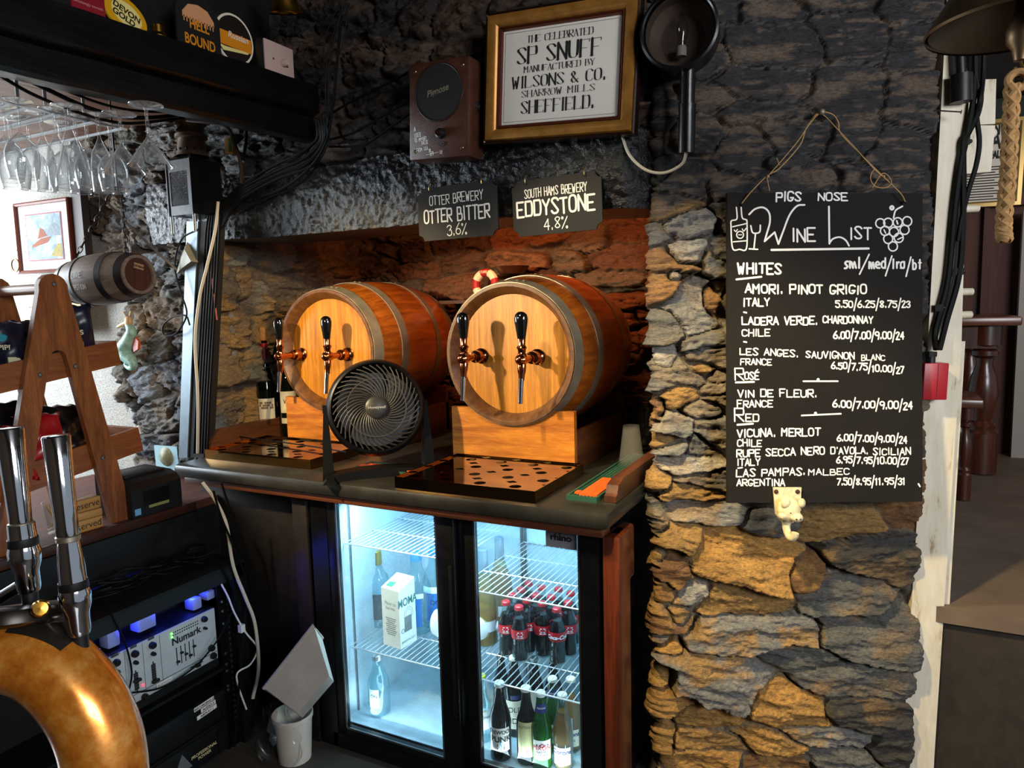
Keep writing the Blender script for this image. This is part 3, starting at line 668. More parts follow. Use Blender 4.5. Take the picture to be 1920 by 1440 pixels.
# ------------------------------------------------------------------ drip trays
TRAYM = plain('polished_bronze_steel', 'a07a46', .07, 1, vary=.15, vscale=5)
TRAYD = plain('dark_tray_inside', '120d08', .6)
def drip_tray(x0, x1, y0, y1, label):
    z0 = .943; h = .036; t_ = thing('drip_tray', label, 'drip tray', ((x0+x1)/2, y0, z0), 'drip trays under the barrel taps')
    mb = MB(); mb.b2((x0, y0, z0), (x1, y0+.003, z0+h)); mb.b2((x0, y1-.003, z0), (x1, y1, z0+h)); mb.b2((x0, y0+.003, z0), (x0+.003, y1-.003, z0+h)); mb.b2((x1-.003, y0+.003, z0), (x1, y1-.003, z0+h))
    mb.build('rim', TRAYM, t_, True); MB().b2((x0+.003, y0+.003, z0), (x1-.003, y1-.003, z0+.004)).build('pan', TRAYD, t_, True)
    nx, ny = 4, 4; mb = MB(); zt = z0+h-.006; ax, ay = (x1-x0-.008)/nx, (y1-y0-.008)/ny
    for i in range(nx):
        for j in range(ny):
            cx, cy = x0+.004+ax*(i+.5), y0+.004+ay*(j+.5); r = .0185; dx = ax*(.2 if j % 2 else -.2)
            out, inn, low = [], [], []
            for k in range(16):
                a = 2*PI*(k+.5)/16; c, s = math.cos(a), math.sin(a); q = max(abs(c), abs(s))
                out.append((cx+ax/2*c/q, cy+ay/2*s/q, zt)); inn.append((cx+dx+r*c, cy+r*s, zt)); low.append((cx+dx+r*.92*c, cy+r*.92*s, zt-.005))
            mb.add(out+inn, [(k, (k+1) % 16, 16+(k+1) % 16, 16+k) for k in range(16)])
    o = mb.build('drainer_plate', TRAYM, t_, True, angle=30)
    return t_
drip_tray(-1.322, -.838, 1.762, 2.137, 'polished drip tray with round holes below the right barrel')
drip_tray(-2.295, -1.76, 1.862, 2.178, 'polished drip tray with round holes below the left barrel')
# ------------------------------------------------------------------ fan
def fan():
    hub = V(onY(706, 764, 1.90)); face = Vector((.66, -.74, .17)).normalized(); xr = Vector((0, 0, 1)).cross(face).normalized()
    Mf = frame(hub, xr, face.cross(xr)); up = Mf.to_3x3() @ Vector((0, 1, 0))
    f = thing('table_fan', 'black round desk fan with swirled grille on the counter', 'fan', (hub.x, hub.y, .943))
    R = .156
    MB().lathe([(R-.012, .0), (R-.006, .010), (R, .006), (R+.009, -.02), (R+.008, -.05), (R-.006, -.085), (R-.035, -.105), (R-.040, -.10), (R-.012, -.07), (R-.008, -.02)], 72, Mf, closed=True).build('housing', plain('fan_black_plastic', '0c0c0d', .36, spec=.3, vary=.3), f, True)
    mb = MB()
    for k in range(40):
        pts = []
        for i in range(9):
            r = .036+(R-.012-.036)*i/8; a = 2*PI*k/40+1.05*(i/8)**.9
            pts.append((r*math.cos(a), r*math.sin(a), .004+.010*math.sin(PI*min(1, (i+1)/9))))
        mb.tube(pts, .0024, 5)
    mb.torus(.098, .0018, 60, 5, T(0, 0, .014)); gm = Matrix(Mf); mb.v = [tuple(gm @ Vector(q)) for q in mb.v]
    mb.build('front_grille', plain('fan_grille', '35312b', .5), f, True)
    MB().lathe([(0, .022), (.030, .020), (.038, .014), (.038, -.01), (0, -.01)], 40, Mf).build('hub_cap', plain('fan_hub', '2b2927', .45), f, True)
    mb = printed('Honeywell', Mf @ T(0, -.004, .0226), .009, sx=1.1); mb.build('lettering', plain('fan_letters', 'b8b4ac', .5), f, True)
    mb = MB()
    for k in range(3):
        def bl(u, v, k=k):
            r = .03+.10*u; a = 2*PI*k/3+1.5*(v-.5)+.5*u; return (r*math.cos(a), r*math.sin(a), -.022-.026*(v-.5))
        mb.grid(bl, 6, 8, Mf)
    mb.build('blades', plain('fan_blades', '131211', .5), f, True)
    MB().lathe([(0, -.088), (R-.032, -.084), (R-.032, -.080), (0, -.083)], 40, Mf).build('rear_grille', BLACK, f, True)
    # yoke: two arms, a foot
    h2 = Vector((hub.x, hub.y, 0)); fx = Vector((face.x, face.y, 0)).normalized(); bx = Vector((0, 0, 1)).cross(fx).normalized()
    Mb = frame((hub.x, hub.y, .943), bx, (0, 0, 1)); hz = hub.z-.943  # x right, y up, z towards the viewer
    mb = MB()
    for s in (-1, 1):
        o = s*(R+.012)
        mb.hexa([(o-.019, .0, .035), (o+.019, .0, .035), (o+.019, .0, -.05), (o-.019, .0, -.05)], [(o-.012, hz*.62, -.002), (o+.012, hz*.62, -.002), (o+.012, hz*.62, -.052), (o-.012, hz*.62, -.052)])
        mb.hexa([(o-.012, hz*.62, -.002), (o+.012, hz*.62, -.002), (o+.012, hz*.62, -.052), (o-.012, hz*.62, -.052)], [(o-.005, hz+.012, -.022), (o+.005, hz+.012, -.022), (o+.005, hz+.012, -.045), (o-.005, hz+.012, -.045)])
        mb.cyl((o-.016*s, hz, -.033), (o+.008*s, hz, -.033), .014)
    n = 12
    top = [((R+.02)*(-1+2*i/n), .020+.008*math.sin(PI*i/n), .045+.03*abs(1-2*i/n)**2-.02) for i in range(n+1)]
    vs_, fs = [], []
    for x, y, z in top: vs_ += [(x, 0, z+.03), (x, y, z+.02), (x, y, z-.05), (x, 0, z-.055)]
    for i in range(n): fs += [(4*i+k, 4*i+(k+1) % 4, 4*i+4+(k+1) % 4, 4*i+4+k) for k in range(4)]
    mb.add(vs_, fs+[(0, 1, 2, 3), (4*n, 4*n+1, 4*n+2, 4*n+3)])
    for s in (-1, 1): mb.hexa([(s*.168-.02, 0, .10), (s*.162+.02, 0, .10), (s*.162+.02, 0, .0), (s*.162-.02, 0, 0)], [(s*.162-.012, .014, .085), (s*.162+.012, .014, .085), (s*.162+.012, .03, 0), (s*.162-.012, .03, 0)])
    mb.v = [tuple(Mb @ Vector(q)) for q in mb.v]
    mb.build('stand', plain('fan_stand_plastic', '080808', .6, spec=.08), f, True)
    mb = MB(); p = [V(onZ(x, y, z)) for x, y, z in [(650, 848, .985), (590, 838, .985), (520, 828, .984), (470, 822, .984), (400, 812, .984), (372, 826, .99)]]
    mb.tube(catmull(p, 6), .003, 6); mb.build('power_cord', RUBBER, f, True)
fan()
# ------------------------------------------------------------------ bottles and other small things on the counter
def bottle_profile(kind):
    return {'bordeaux': [(0, .004), (.030, 0), (.037, .006), (.0375, .18), (.034, .205), (.018, .228), (.0145, .245), (.014, .300), (.0155, .302), (.0155, .308), (.013, .31)],
     'burgundy': [(0, .004), (.033, 0), (.040, .006), (.0405, .14), (.036, .17), (.024, .205), (.016, .235), (.0145, .255), (.014, .295), (.0155, .297), (.0155, .304), (.013, .305)],
     'coke': [(0, .004), (.022, 0), (.028, .006), (.0285, .03), (.025, .055), (.0265, .075), (.0295, .10), (.0285, .12), (.021, .142), (.0145, .160), (.0125, .178), (.0135, .182), (.0135, .190), (.011, .191)],
     'beer': [(0, .004), (.026, 0), (.0305, .005), (.031, .115), (.029, .135), (.019, .165), (.0145, .19), (.0130, .218), (.0145, .221), (.0145, .228), (.011, .229)],
     'big': [(0, .004), (.030, 0), (.035, .005), (.0355, .15), (.032, .175), (.020, .21), (.0150, .24), (.0140, .262), (.0155, .265), (.0155, .272), (.012, .273)],
     'water': [(0, .004), (.036, 0), (.043, .006), (.0435, .13), (.041, .15), (.028, .185), (.019, .205), (.0165, .23), (.016, .25), (.014, .251)],
     'small': [(0, .004), (.026, 0), (.031, .005), (.0315, .085), (.029, .105), (.019, .128), (.0145, .145), (.0135, .165), (.0155, .168), (.0155, .176), (.012, .177)],
     'gin': [(0, .004), (.036, 0), (.040, .006), (.0405, .15), (.036, .172), (.020, .195), (.0155, .21), (.015, .26), (.013, .261)]}[kind]
def rad(prof, z):
    for (r0, z0), (r1, z1) in zip(prof[1:], prof[2:]):
        if z0 <= z <= z1 and z1 > z0: return r0+(r1-r0)*(z-z0)/(z1-z0)
    return prof[2][0]
def bottle(name, label, cat, loc, kind, gm, cap=None, lab=None, fill=None, group=None, face=None, texts=(), neck=None, solid=False, sc_=1.0):
    sv = sc_ if isinstance(sc_, tuple) else (sc_, sc_, sc_)
    p = bottle_profile(kind); b = thing(name, label, cat, upright(loc), group); S = Matrix.Diagonal((*sv, 1))
    a0 = R_(-62) if face is None else R_(face)
    if solid: MB().lathe(p+[(0, p[-1][1])], 32, S).build('glass', gm, b)
    else: MB().lathe(p+[(p[-1][0]-.002, p[-1][1])], 32, S).build('glass', gm, b)
    if fill:
        fm, lev = fill; pts = [(0, .007)]+[(max(.002, r-.0028), max(z, .007)) for r, z in p[1:] if z < lev]+[(rad(p, lev)-.0028, lev), (0, lev)]
        MB().lathe(pts, 28, S).build('drink', fm, b)
    h = p[-1][1]
    if cap:
        cm, ch = cap; r = p[-1][0]+.004
        prof = [(r+.0005, h-ch), (r+.001, h-ch+.001), (r, h-.001), (r-.003, h+.002), (0, h+.003)]
        MB().lathe(prof, 24, S).build('cap', cm, b)
    if neck: nm, z0, z1 = neck; MB().lathe([(rad(p, z0+(z1-z0)*k/6)+.0006, z0+(z1-z0)*k/6) for k in range(7)], 28, S).build('neck_label', nm, b)
    if lab:
        for lm, z0, z1, wdt in lab if isinstance(lab, list) else [lab]:
            arc = wdt/rad(p, (z0+z1)/2)
            lo = MB().lathe([(rad(p, z0+(z1-z0)*k/6)+.0006, z0+(z1-z0)*k/6) for k in range(7)], 30, S, arc=(a0-arc/2, a0+arc/2)).build('label', lm, b)
        for tx, zt, hh, tm, *o in texts:
            mb = printed(tx, Matrix(), hh, bold=o[0] if o else 0, z=.0012); wrap(mb, rad(p, zt)+.0002, a0, zt); mb.v = [tuple(S @ Vector(q)) for q in mb.v]; mb.build('lettering', tm, lo)
    return b
GREENK = thin_glass2('dark_green_glass', '0c140c', .55); BROWNK = thin_glass2('dark_brown_glass', '1c120a', .5); CLEARG = thin_glass2('clear_bottle_glass', 'd8eef2', .05)
FOILR = plain('red_foil', '8c1420', .35, vary=.2); CORK = plain('cork', 'b8854e', .8, vary=.3, vscale=90); CREAM = plain('cream_label', 'e4dcc4', .7); LBROWN = plain('brown_tile_print', '7a5a3a', .7)
p = onZ(505, 818, .945)
wb = bottle('wine_bottle', 'red wine bottle with cork stopper and cream label left of the barrels', 'bottle', (p[0], p[1], .943), 'burgundy', GREENK, None, (CREAM, .035, .125, .075), group=None, solid=True, face=-50, sc_=(1.03, 1.03, 1.42))
SB = Matrix.Diagonal((1.03, 1.03, 1.42, 1))
MB().lathe([(.0148, .225), (.0158, .226), (.0155, .29), (.0152, .306), (.0, .306)], 24, SB).build('foil_capsule', FOILR, wb)
MB().lathe([(.0154, .222), (.0165, .222), (.0162, .237), (.0158, .237)], 24, SB, closed=True).build('neck_band', CREAM, wb)
MB().lathe([(.0125, .30), (.0128, .306), (.0135, .345), (.0, .346)], 20, SB).build('cork', CORK, wb)
mb = MB()
for i in range(8):
    for j in range(3):
        if (i*7+j*3) % 5: mb.box(((i-3.5)*.0072, .096+j*.0078, .0012), (.0062, .0066, .0004))
wrap(mb, .0408, R_(-50), 0); mb.v = [tuple(SB @ Vector(q)) for q in mb.v]; mb.build('tile_print', LBROWN, wb)
mb = MB(); mb.torus(.006, .0008, 20, 4, T(-.008, .052, .0012)); wrap(mb, .0408, R_(-50), 0); mb.v = [tuple(SB @ Vector(q)) for q in mb.v]; mb.build('seal_print', LBROWN, wb)
p = onZ(537, 822, .945)
bottle('wine_bottle', 'dark wine bottle with black and cream label against the left barrel cradle', 'bottle', (p[0]-.012, p[1]+.04, .943), 'bordeaux', GREENK, (BLACK, .045), [(CREAM, .085, .155, .085), (CREAM, .05, .068, .085)], solid=True, face=-45, sc_=(1.03, 1.03, 1.35), texts=[('V I N', .115, .016, INK)])
JARK = thin_glass2('smoky_jar_glass', '1c1d1e', .5)
j = thing('storage_jar', 'dark glass clip top jar at the back behind the plastic cups', 'jar', (-.765, 2.60, .943))
MB().lathe([(0, .004), (.045, 0), (.056, .01), (.056, .13), (.045, .16), (.042, .175), (.042, .185), (.040, .185)], 32).build('glass', JARK, j)
MB().lathe([(.044, .188), (.046, .19), (.046, .205), (.03, .212), (0, .212)], 32).build('lid', plain('jar_lid_glass', '1a1a1c', .1, coat=.5), j)
mb = MB(); mb.torus(.0475, .002, 32, 6, T(0, 0, .186)); mb.tube([(.047, 0, .186), (.058, 0, .18), (.058, 0, .15), (.05, 0, .14)], .0018, 6); mb.build('wire_clip', COPPER, j)
CUPM = NT('cloudy_plastic'); CUPM.t.nodes.remove(CUPM.b)
_tr = CUPM.n('ShaderNodeBsdfTransparent'); _d = CUPM.n('ShaderNodeBsdfDiffuse'); _d.inputs[0].default_value = (.8, .8, .78, 1); _g = CUPM.n('ShaderNodeBsdfGlossy'); _g.inputs['Roughness'].default_value = .08
_lw = CUPM.n('ShaderNodeLayerWeight'); _lw.inputs[0].default_value = .12
_m1 = CUPM.n('ShaderNodeMixShader'); _m1.inputs[0].default_value = .012; CUPM.l(_tr.outputs[0], _m1.inputs[1]); CUPM.l(_d.outputs[0], _m1.inputs[2])
_m2 = CUPM.n('ShaderNodeMixShader'); _mm = CUPM.n('ShaderNodeMath', operation='MULTIPLY'); _mm.inputs[1].default_value = .10; CUPM.l(_lw.outputs['Facing'], _mm.inputs[0]); CUPM.l(_mm.outputs[0], _m2.inputs[0]); CUPM.l(_m1.outputs[0], _m2.inputs[1]); CUPM.l(_g.outputs[0], _m2.inputs[2]); CUPM.l(_m2.outputs[0], CUPM.out.inputs[0]); CUPM = CUPM.m
cp = onY(1184, 872, 2.27)
for k in range(3):
    o = MB().lathe([(.0435, 0), (.045, .002), (.0435, .004), (.041, .006), (.0275, .118), (0, .118), (0, .1172), (.0267, .1172), (.0405, .006)], 40).build('plastic_cup', CUPM)
    o.location = (cp[0], cp[1], .958+k*.0075)
    tag(o, ['clear plastic cup, lowest of the upturned stack by the pillar', 'clear plastic cup, middle of the upturned stack by the pillar', 'clear plastic cup, topmost of the upturned stack by the pillar'][k], 'cup', 'upturned plastic cups')
GREENR = plain('green_rubber_mat', '1f4a38', .6); ORANGE = plain('orange_rubber', 'e2551c', .5)
def bar_mat(x0, y0, x1, y1, label, rows):
    m = thing('bar_mat', label, 'bar mat', ((x0+x1)/2, (y0+y1)/2, .943), 'green rubber bar mats')
    mb = MB(); mb.b2((x0, y0, .943), (x1, y1, .948)); mb.b2((x0, y0, .948), (x1, y0+.006, .957)); mb.b2((x0, y1-.006, .948), (x1, y1, .957)); mb.b2((x0, y0+.006, .948), (x0+.006, y1-.006, .957)); mb.b2((x1-.006, y0+.006, .948), (x1, y1-.006, .957))
    nx = int((x1-x0-.012)/.011); ny = int((y1-y0-.012)/.011)
    for i in range(nx):
        for j in range(ny):
            mb.box((x0+.011+i*.011, y0+.011+j*.011, .9505), (.006, .006, .005))
    mb.build('mat', GREENR, m, True)
    mb = MB(); a0, b0, a1, b1 = rows; mb.b2((a0, b0, .953), (a1, b1, .959)); n = int((b1-b0)/.012)
    for k in range(n): mb.b2((a0+.02, b0+.006+k*.012, .959), (a1-.018, b0+.010+k*.012, .9605))
    mb.b2((a0-.018, b0+.01, .953), (a0-.004, b0+.035, .958)); mb.build('raised_lettering', ORANGE, m, True)
bar_mat(-.775, 1.835, -.682, 2.45, 'green bar mat with orange lettering at the right end of the counter', (-.745, 1.86, -.69, 2.06))
bar_mat(-1.60, 1.90, -1.345, 2.0, 'green bar mat with orange lettering lying behind the fan foot', (-1.58, 1.915, -1.36, 1.97))
LRR = plain('life_ring_red', '9c1f26', .5)
LR = thing('life_ring', 'small red and cream toy life ring against the back wall between the barrels', 'ornament', V(onY(910, 533, 2.80)))
Mr = frame((0, 0, 0), (1, -.12, 0), (0, .1, 1))
for k in range(8):
    a = PI/2-PI/8+k*PI/4; a += R_(22)*0
    mb = MB(); mb.torus(.052, .018, 8, 10, Mr, arc=(a-.0, a+PI/4)); mb.build('red_band' if k % 2 == 0 else 'cream_band', (LRR if k % 2 == 0 else CREAM), LR)
tmb = MB(); write(tmb, 'E.PLANTE', 0, -.004, .010, Mr @ T(0, .052, .0185), .14, .7, 'c'); tmb.build('lettering', CREAM, LR)
mb = MB(); q = V(onY(960, 512, 2.85)); mb.lathe([(0, 0), (.05, 0), (.075, .03), (.078, .03), (.055, -.004), (0, -.006)], 32, Matrix.Translation(q))
tag(mb.build('wooden_dish', DARKW), 'small brown dish on the ledge behind the right barrel', 'dish')
MB().b2((-1.75, 2.72, 1.515), (-1.25, 2.99, 1.53)).build('wall_ledge', DARKW, kind='structure')
# ------------------------------------------------------------------ bottle fridge
FRK = plain('fridge_black_enamel', '08080a', .3, vary=.3); LINER = plain('frosted_fridge_liner', 'b4ccd6', .4, vary=.25, vscale=7, bump=.6, bscale=200)
WIRE = plain('white_wire', 'cfd6da', .3, .3)
fx0, fx1, fy0, fy1, fz0, fz1 = -1.715, -.665, 1.86, 2.44, -.03, .862
ix0, ix1, iy1, iz0, iz1 = -1.665, -.715, 2.40, .03, .845
fr = thing('bottle_fridge', 'lit black two door bottle fridge under the back bar counter', 'fridge', ((fx0+fx1)/2, fy0, fz0))
mb = MB(); mb.b2((fx0, fy0, fz0), (ix0, fy1, fz1)); mb.b2((ix1, fy0, fz0), (fx1, fy1, fz1)); mb.b2((ix0, fy0, fz0), (ix1, fy1, iz0)); mb.b2((ix0, fy0, iz1), (ix1, fy1, fz1)); mb.b2((ix0, iy1, iz0), (ix1, fy1, iz1))
mb.b2((fx0, 1.80, fz0), (ix0+.02, fy0, fz1)); mb.b2((ix1-.005, 1.80, fz0), (fx1, fy0, fz1)); mb.b2((ix0, 1.80, fz0), (ix1, fy0, .02)); mb.b2((ix0, 1.80, .866), (ix1, fy0, fz1+.01))
mb.build('cabinet', FRK, fr, True)
mb = MB(); e = .003
mb.b2((ix0, fy0, iz0), (ix0+e, iy1, iz1)); mb.b2((ix1-e, fy0, iz0), (ix1, iy1, iz1)); mb.b2((ix0+e, fy0, iz0), (ix1-e, iy1, iz0+e)); mb.b2((ix0+e, fy0, iz1-e), (ix1-e, iy1, iz1)); mb.b2((ix0+e, iy1-e, iz0+e), (ix1-e, iy1, iz1-e))
mb.build('liner', LINER, fr, True)
def door(name, x0, x1, y, gx0, gx1, label, frost):
    mb = MB(); z0, z1, gz0, gz1 = .012, .868, .050, .862
    mb.b2((x0, y, z0), (gx0, y+.022, z1), bev=.003); mb.b2((gx1, y, z0), (x1, y+.022, z1), bev=.003); mb.b2((gx0, y, z0), (gx1, y+.022, gz0)); mb.b2((gx0, y, gz1), (gx1, y+.022, z1))
    d = mb.build(name, FRK, fr, True)
    MB().b2((gx0-.004, y+.008, gz0-.004), (gx1+.004, y+.012, gz1+.004)).build('pane', thin_glass('fridge_pane_'+('left' if frost > .14 else 'right'), (.93, .98, 1), frost=frost), d, True)
    mb = MB()
    for z in (gz0,): mb.b2((gx0, y-.001, z-.004), (gx1, y+.004, z+.002))
    for x in (gx0, gx1): mb.b2((x-.003, y-.001, gz0), (x+.003, y+.002, gz1))
    mb.build('pane_edge', STEEL, d, True); return d
door('door', -1.655, -1.14, 1.803, -1.606, -1.205, 'left', .16)
door('door', -1.165, -.705, 1.832, -1.083, -.738, 'right', .12)
MB().b2((-1.162, 1.800, .2), (-1.150, 1.803, .7)).build('door_handle', BLACK, fr, True)
bd = MB().b2((-.838, 1.827, .80), (-.742, 1.832, .858)).build('badge', plain('badge_silver', '8f9196', .4, .3), fr, True)
mb = printed('rhino', frame((-.79, 1.8268, .823), (1, 0, 0), (0, 0, 1)), .018, bold=.0012, sx=1.25); mb.tube([(-.795, 1.826, .842), (-.787, 1.826, .848), (-.785, 1.826, .856)], .0015, 5); mb.build('lettering', INK, bd, True)
def wire_shelf(x0, x1, y0, y1, z):
    mb = MB(); n = int((x1-x0)/.021)
    for i in range(n+1): x = x0+(x1-x0)*i/n; mb.tube([(x, y0, z), (x, y1, z)], .0016, 5)
    for k in range(4): y = y0+(y1-y0)*k/3; mb.tube([(x0, y, z-.003), (x1, y, z-.003)], .0028 if k in (0, 3) else .0022, 6)
    return mb.build('wire_shelf', WIRE, fr, True)
wire_shelf(-1.655, -1.20, 1.90, 2.385, .680); wire_shelf(-1.655, -1.20, 1.90, 2.385, .295); wire_shelf(-1.185, -.725, 1.90, 2.385, .592); wire_shelf(-1.185, -.725, 1.90, 2.385, .294)
mb = MB()
for x, y in ((-1.660, 1.93), (-1.60, 2.392), (-1.20, 2.392), (-1.185, 2.392), (-.722, 1.95), (-.76, 2.392)):
    mb.box((x, y, .43), (.010, .006, .80))
mb.build('shelf_upright', STEEL, fr, True)
TUBE = plain('fridge_tube', 'dff4ff', .5, emit='bfe6ff', es=5)
MB().b2((-1.60, 1.885, .836), (-.78, 1.90, .842)).build('lamp_tube', TUBE, fr, True)
area('fridge_lamp', (-1.19, 1.93, .832), (-1.19, 2.14, .2), .85, 10.5, (.48, .80, 1), .06)
area('fridge_lamp_low', (-1.19, 1.89, .06), (-1.19, 2.3, .5), .85, 2.4, (.70, .9, 1), .05)
# ---- what stands inside
CARTON = plain('white_carton', 'e6e8e2', .55); TEAL = plain('teal_print', '1d6a63', .6); GREYP = plain('grey_print', '6e7674', .7)
p0 = onZ(737, 1217, .297)
mc = thing('milk_carton', 'white oat drink carton with teal lettering on the middle fridge shelf', 'carton', upright((p0[0]-.008, p0[1]+.055, .297), -7) @ Matrix.Scale(1.24, 4))
mb = MB(); a, h = .034, .172
mb.add([(-a, -a, 0), (a, -a, 0), (a, a, 0), (-a, a, 0), (-a, -a, h), (a, -a, h), (a, a, h+.022), (-a, a, h+.022)], [(3, 2, 1, 0), (4, 5, 6, 7), (0, 1, 5, 4), (1, 2, 6, 5), (2, 3, 7, 6), (3, 0, 4, 7)])
mb.build('carton', CARTON, mc)
Mq = T(0, .004, h+.012) @ RX(18)
MB().lathe([(0, .012), (.013, .011), (.014, .008), (.014, 0), (.017, -.001), (.017, -.004)], 24, Mq).build('cap', CARTON, mc)
F1 = frame((a, 0, 0), (0, 1, 0), (0, 0, 1)); F2 = frame((0, -a, 0), (1, 0, 0), (0, 0, 1))
mb = printed('MOMA', F1 @ T(0, .122, 0), .024, bold=.0008, sx=.78)
mb.add(printed("BARISTA OAT", F1 @ T(0, .014, 0), .0068).v, [tuple(f) for f in printed("BARISTA OAT", F1 @ T(0, .014, 0), .0068).f]); mb.build('front_lettering', TEAL, mc)
mb = MB(); mb.torus(.018, .0006, 30, 4, F1 @ T(.004, .095, 0) @ RX(0)); mb.torus(.012, .0006, 30, 4, F1 @ T(.004, .095, 0)); mb.box((0, .066, .0004), (.03, .045, .0004), F1); mb.torus(.006, .001, 20, 4, F1 @ T(-.022, .05, 0))
for k in range(9): mb.box((0, .085-k*.006, .0004), (.042-.006*(k % 3), .0022, .0003), F2)
mb.add(*[(q.v, q.f) for q in [printed('Plant to\nbarista', F2 @ T(0, .125, 0), .010)]][0]); mb.build('side_print', GREYP, mc)
MB().box((-.012, -.016, 0), (.022, .018, .0006), T(0, 0, h+.0126) @ RX(18)).build('corner_print', plain('green_print', '2f9a68', .6), mc)
# plastic milk jug lying on its side
JUG = plain('milky_plastic', 'dfeef0', .45); pj = onZ(850, 1215, .30)
jg = thing('milk_jug', 'white plastic milk jug tipped over behind the middle of the fridge doors', 'jug', upright((pj[0]+.0, pj[1]+.07, .360), 15))
mb = MB()
def jugp(u, v):
    a = 2*PI*u; x = -.115+.23*v; r = .062*(1-(abs(2*v-1))**5*.55); q = max(abs(math.cos(a)), abs(math.sin(a)))**.5
    return (x, r*math.cos(a)/q, r*math.sin(a)/q*.9+.012*math.sin(3*v))
mb.grid(jugp, 28, 16); mb.tube(catmull([(.03, -.02, .055), (.06, -.03, .085), (.10, -.02, .07), (.112, -.01, .03)], 6), .012, 10)
mb.cyl((.108, 0, .0), (.135, 0, .0), .018, 18); mb.ball((-.10, 0, 0), (.02, .05, .045)); mb.build('body', JUG, jg)
MB().lathe([(0, .149), (.020, .149), (.020, .135), (.016, .133)], 24, RY(90)).build('cap', plain('blue_cap', '1d5fa8', .4), jg)
GOLD = plain('gold_foil', 'b59a3c', .3, .7); BLUEL = plain('blue_label', '1468b0', .6); BLUEC = plain('blue_cap_plastic', '1f7fd0', .4); CLEARL = plain('white_label', 'd9e4e6', .7)
def on_shelf(x, y, z): p = onZ(x, y, z); return (float(p[0]), float(p[1]))
def inside(px, Y, z): p = onY(px[0], px[1], Y); return (float(p[0]), Y, z)
bottle('spirit_bottle', 'clear bottle with gold cap behind the white oat drink carton', 'bottle', inside((710, 1120), 2.09, .297), 'gin', CLEARG, (GOLD, .045), (plain('dark_label', '26343c', .6), .03, .12, .07), solid=True, sc_=1.1)
bottle('water_bottle', 'blue capped water bottle just right of the oat drink carton', 'bottle', inside((783, 1120), 2.10, .297), 'water', CLEARG, (BLUEC, .022), [(BLUEL, .03, .12, .06), (CLEARL, .12, .135, .075)], face=-80, group='blue capped water bottles', sc_=1.2, texts=[('ON', .085, .014, INK)])
bottle('water_bottle', 'blue capped water bottle next to the centre bar of the fridge doors', 'bottle', inside((817, 1110), 2.17, .297), 'water', CLEARG, (BLUEC, .022), [(BLUEL, .03, .12, .06), (CLEARL, .12, .14, .085)], face=-60, group='blue capped water bottles', sc_=1.2, texts=[('ON', .085, .014, INK)])
WHITEW = thin_glass2('wine_pale', 'd8bc50', .3); ROSE = thin_glass2('wine_rose', 'dca878', .35); PALEG = thin_glass2('pale_wine_glass', 'd9d0a8', .12)
for px, Y, f_, lb in (((908, 1120), 2.12, WHITEW, 'pale white wine bottle with grey foil left of the cola bottles'), ((938, 1090), 2.26, ROSE, 'rose wine bottle with grey foil at the back of the fridge'), ((882, 1130), 2.22, ROSE, 'rose wine bottle beside the left edge of the right fridge door')):
    b = bottle('white_wine_bottle', lb, 'bottle', inside(px, Y, .297), 'burgundy', PALEG, None, (CLEARL, .05, .085, .05), fill=(f_, .20), group='wine bottles in the fridge', solid=True, face=-40, sc_=1.12)
    MB().lathe([(.0172, .262), (.0178, .264), (.0176, .336), (.0172, .345), (0, .346)], 24).build('foil', plain('silver_blue_foil', '9ab0be', .3, .6), b)
COLA = plain('cola', '120705', .08, coat=.5); COKEG = thin_glass('cola_bottle_glass', (.80, .86, .84), refl=.03); REDL = plain('red_label', 'b9101c', .45); REDC = plain('red_crown_cap', 'c02028', .35)
caps = [(973, 1136), (1044, 1140), (948.5, 1127), (988, 1123), (1016.6, 1129), (960.6, 1112.6), (1004, 1113), (1034, 1117), (1065, 1127), (991, 1091), (1015.6, 1099), (1047, 1102), (1070, 1110), (977, 1103)]
names = ['front left of the cola bottles on the fridge shelf', 'front right of the cola bottles, white script facing out', 'leftmost cola bottle of the group on the fridge shelf']
first = None
for i, (x, y) in enumerate(caps):
    p = onZ(x, y, .487); M = upright((p[0], p[1], .296), 0)
    lb = 'small cola bottle with red label, '+names[i] if i < 3 else 'small cola bottle with red cap, standing behind the three front ones'
    if i == 0:
        first = bottle('cola_bottle', lb, 'bottle', (p[0], p[1], .296), 'coke', COKEG, (REDC, .012), (REDL, .083, .116, .17), fill=(COLA, .150), group='cola bottles', face=-62, texts=[('Coca-Cola', .096, .0, CHALK)] if 0 else ())
        lab = [c for c in first.children if c.name.startswith('label')][0]; mb = MB()
        for k in range(4): mb.box((0, .108-.006*k, .001), (.018+.004*(k % 2), .0028, .0003))
        wrap(mb, .0297, R_(-62), 0).build('small_print', CHALK, lab)
    else:
        o = dup(first, M @ RZ((i*47) % 30-12), lb)
        if i == 1:
            lab = [c for c in o.children if c.name.startswith('label')][0]
            for c in list(lab.children): bpy.data.objects.remove(c)
            mb = printed('Coca-Cola', Matrix(), .0135, shear=.35, bold=.0006, z=.0014); mb.v = [(q[0], q[1]+.094, q[2]) for q in mb.v]
            wrap(mb, .0297, R_(-72), 0).build('lettering', CHALK, lab)
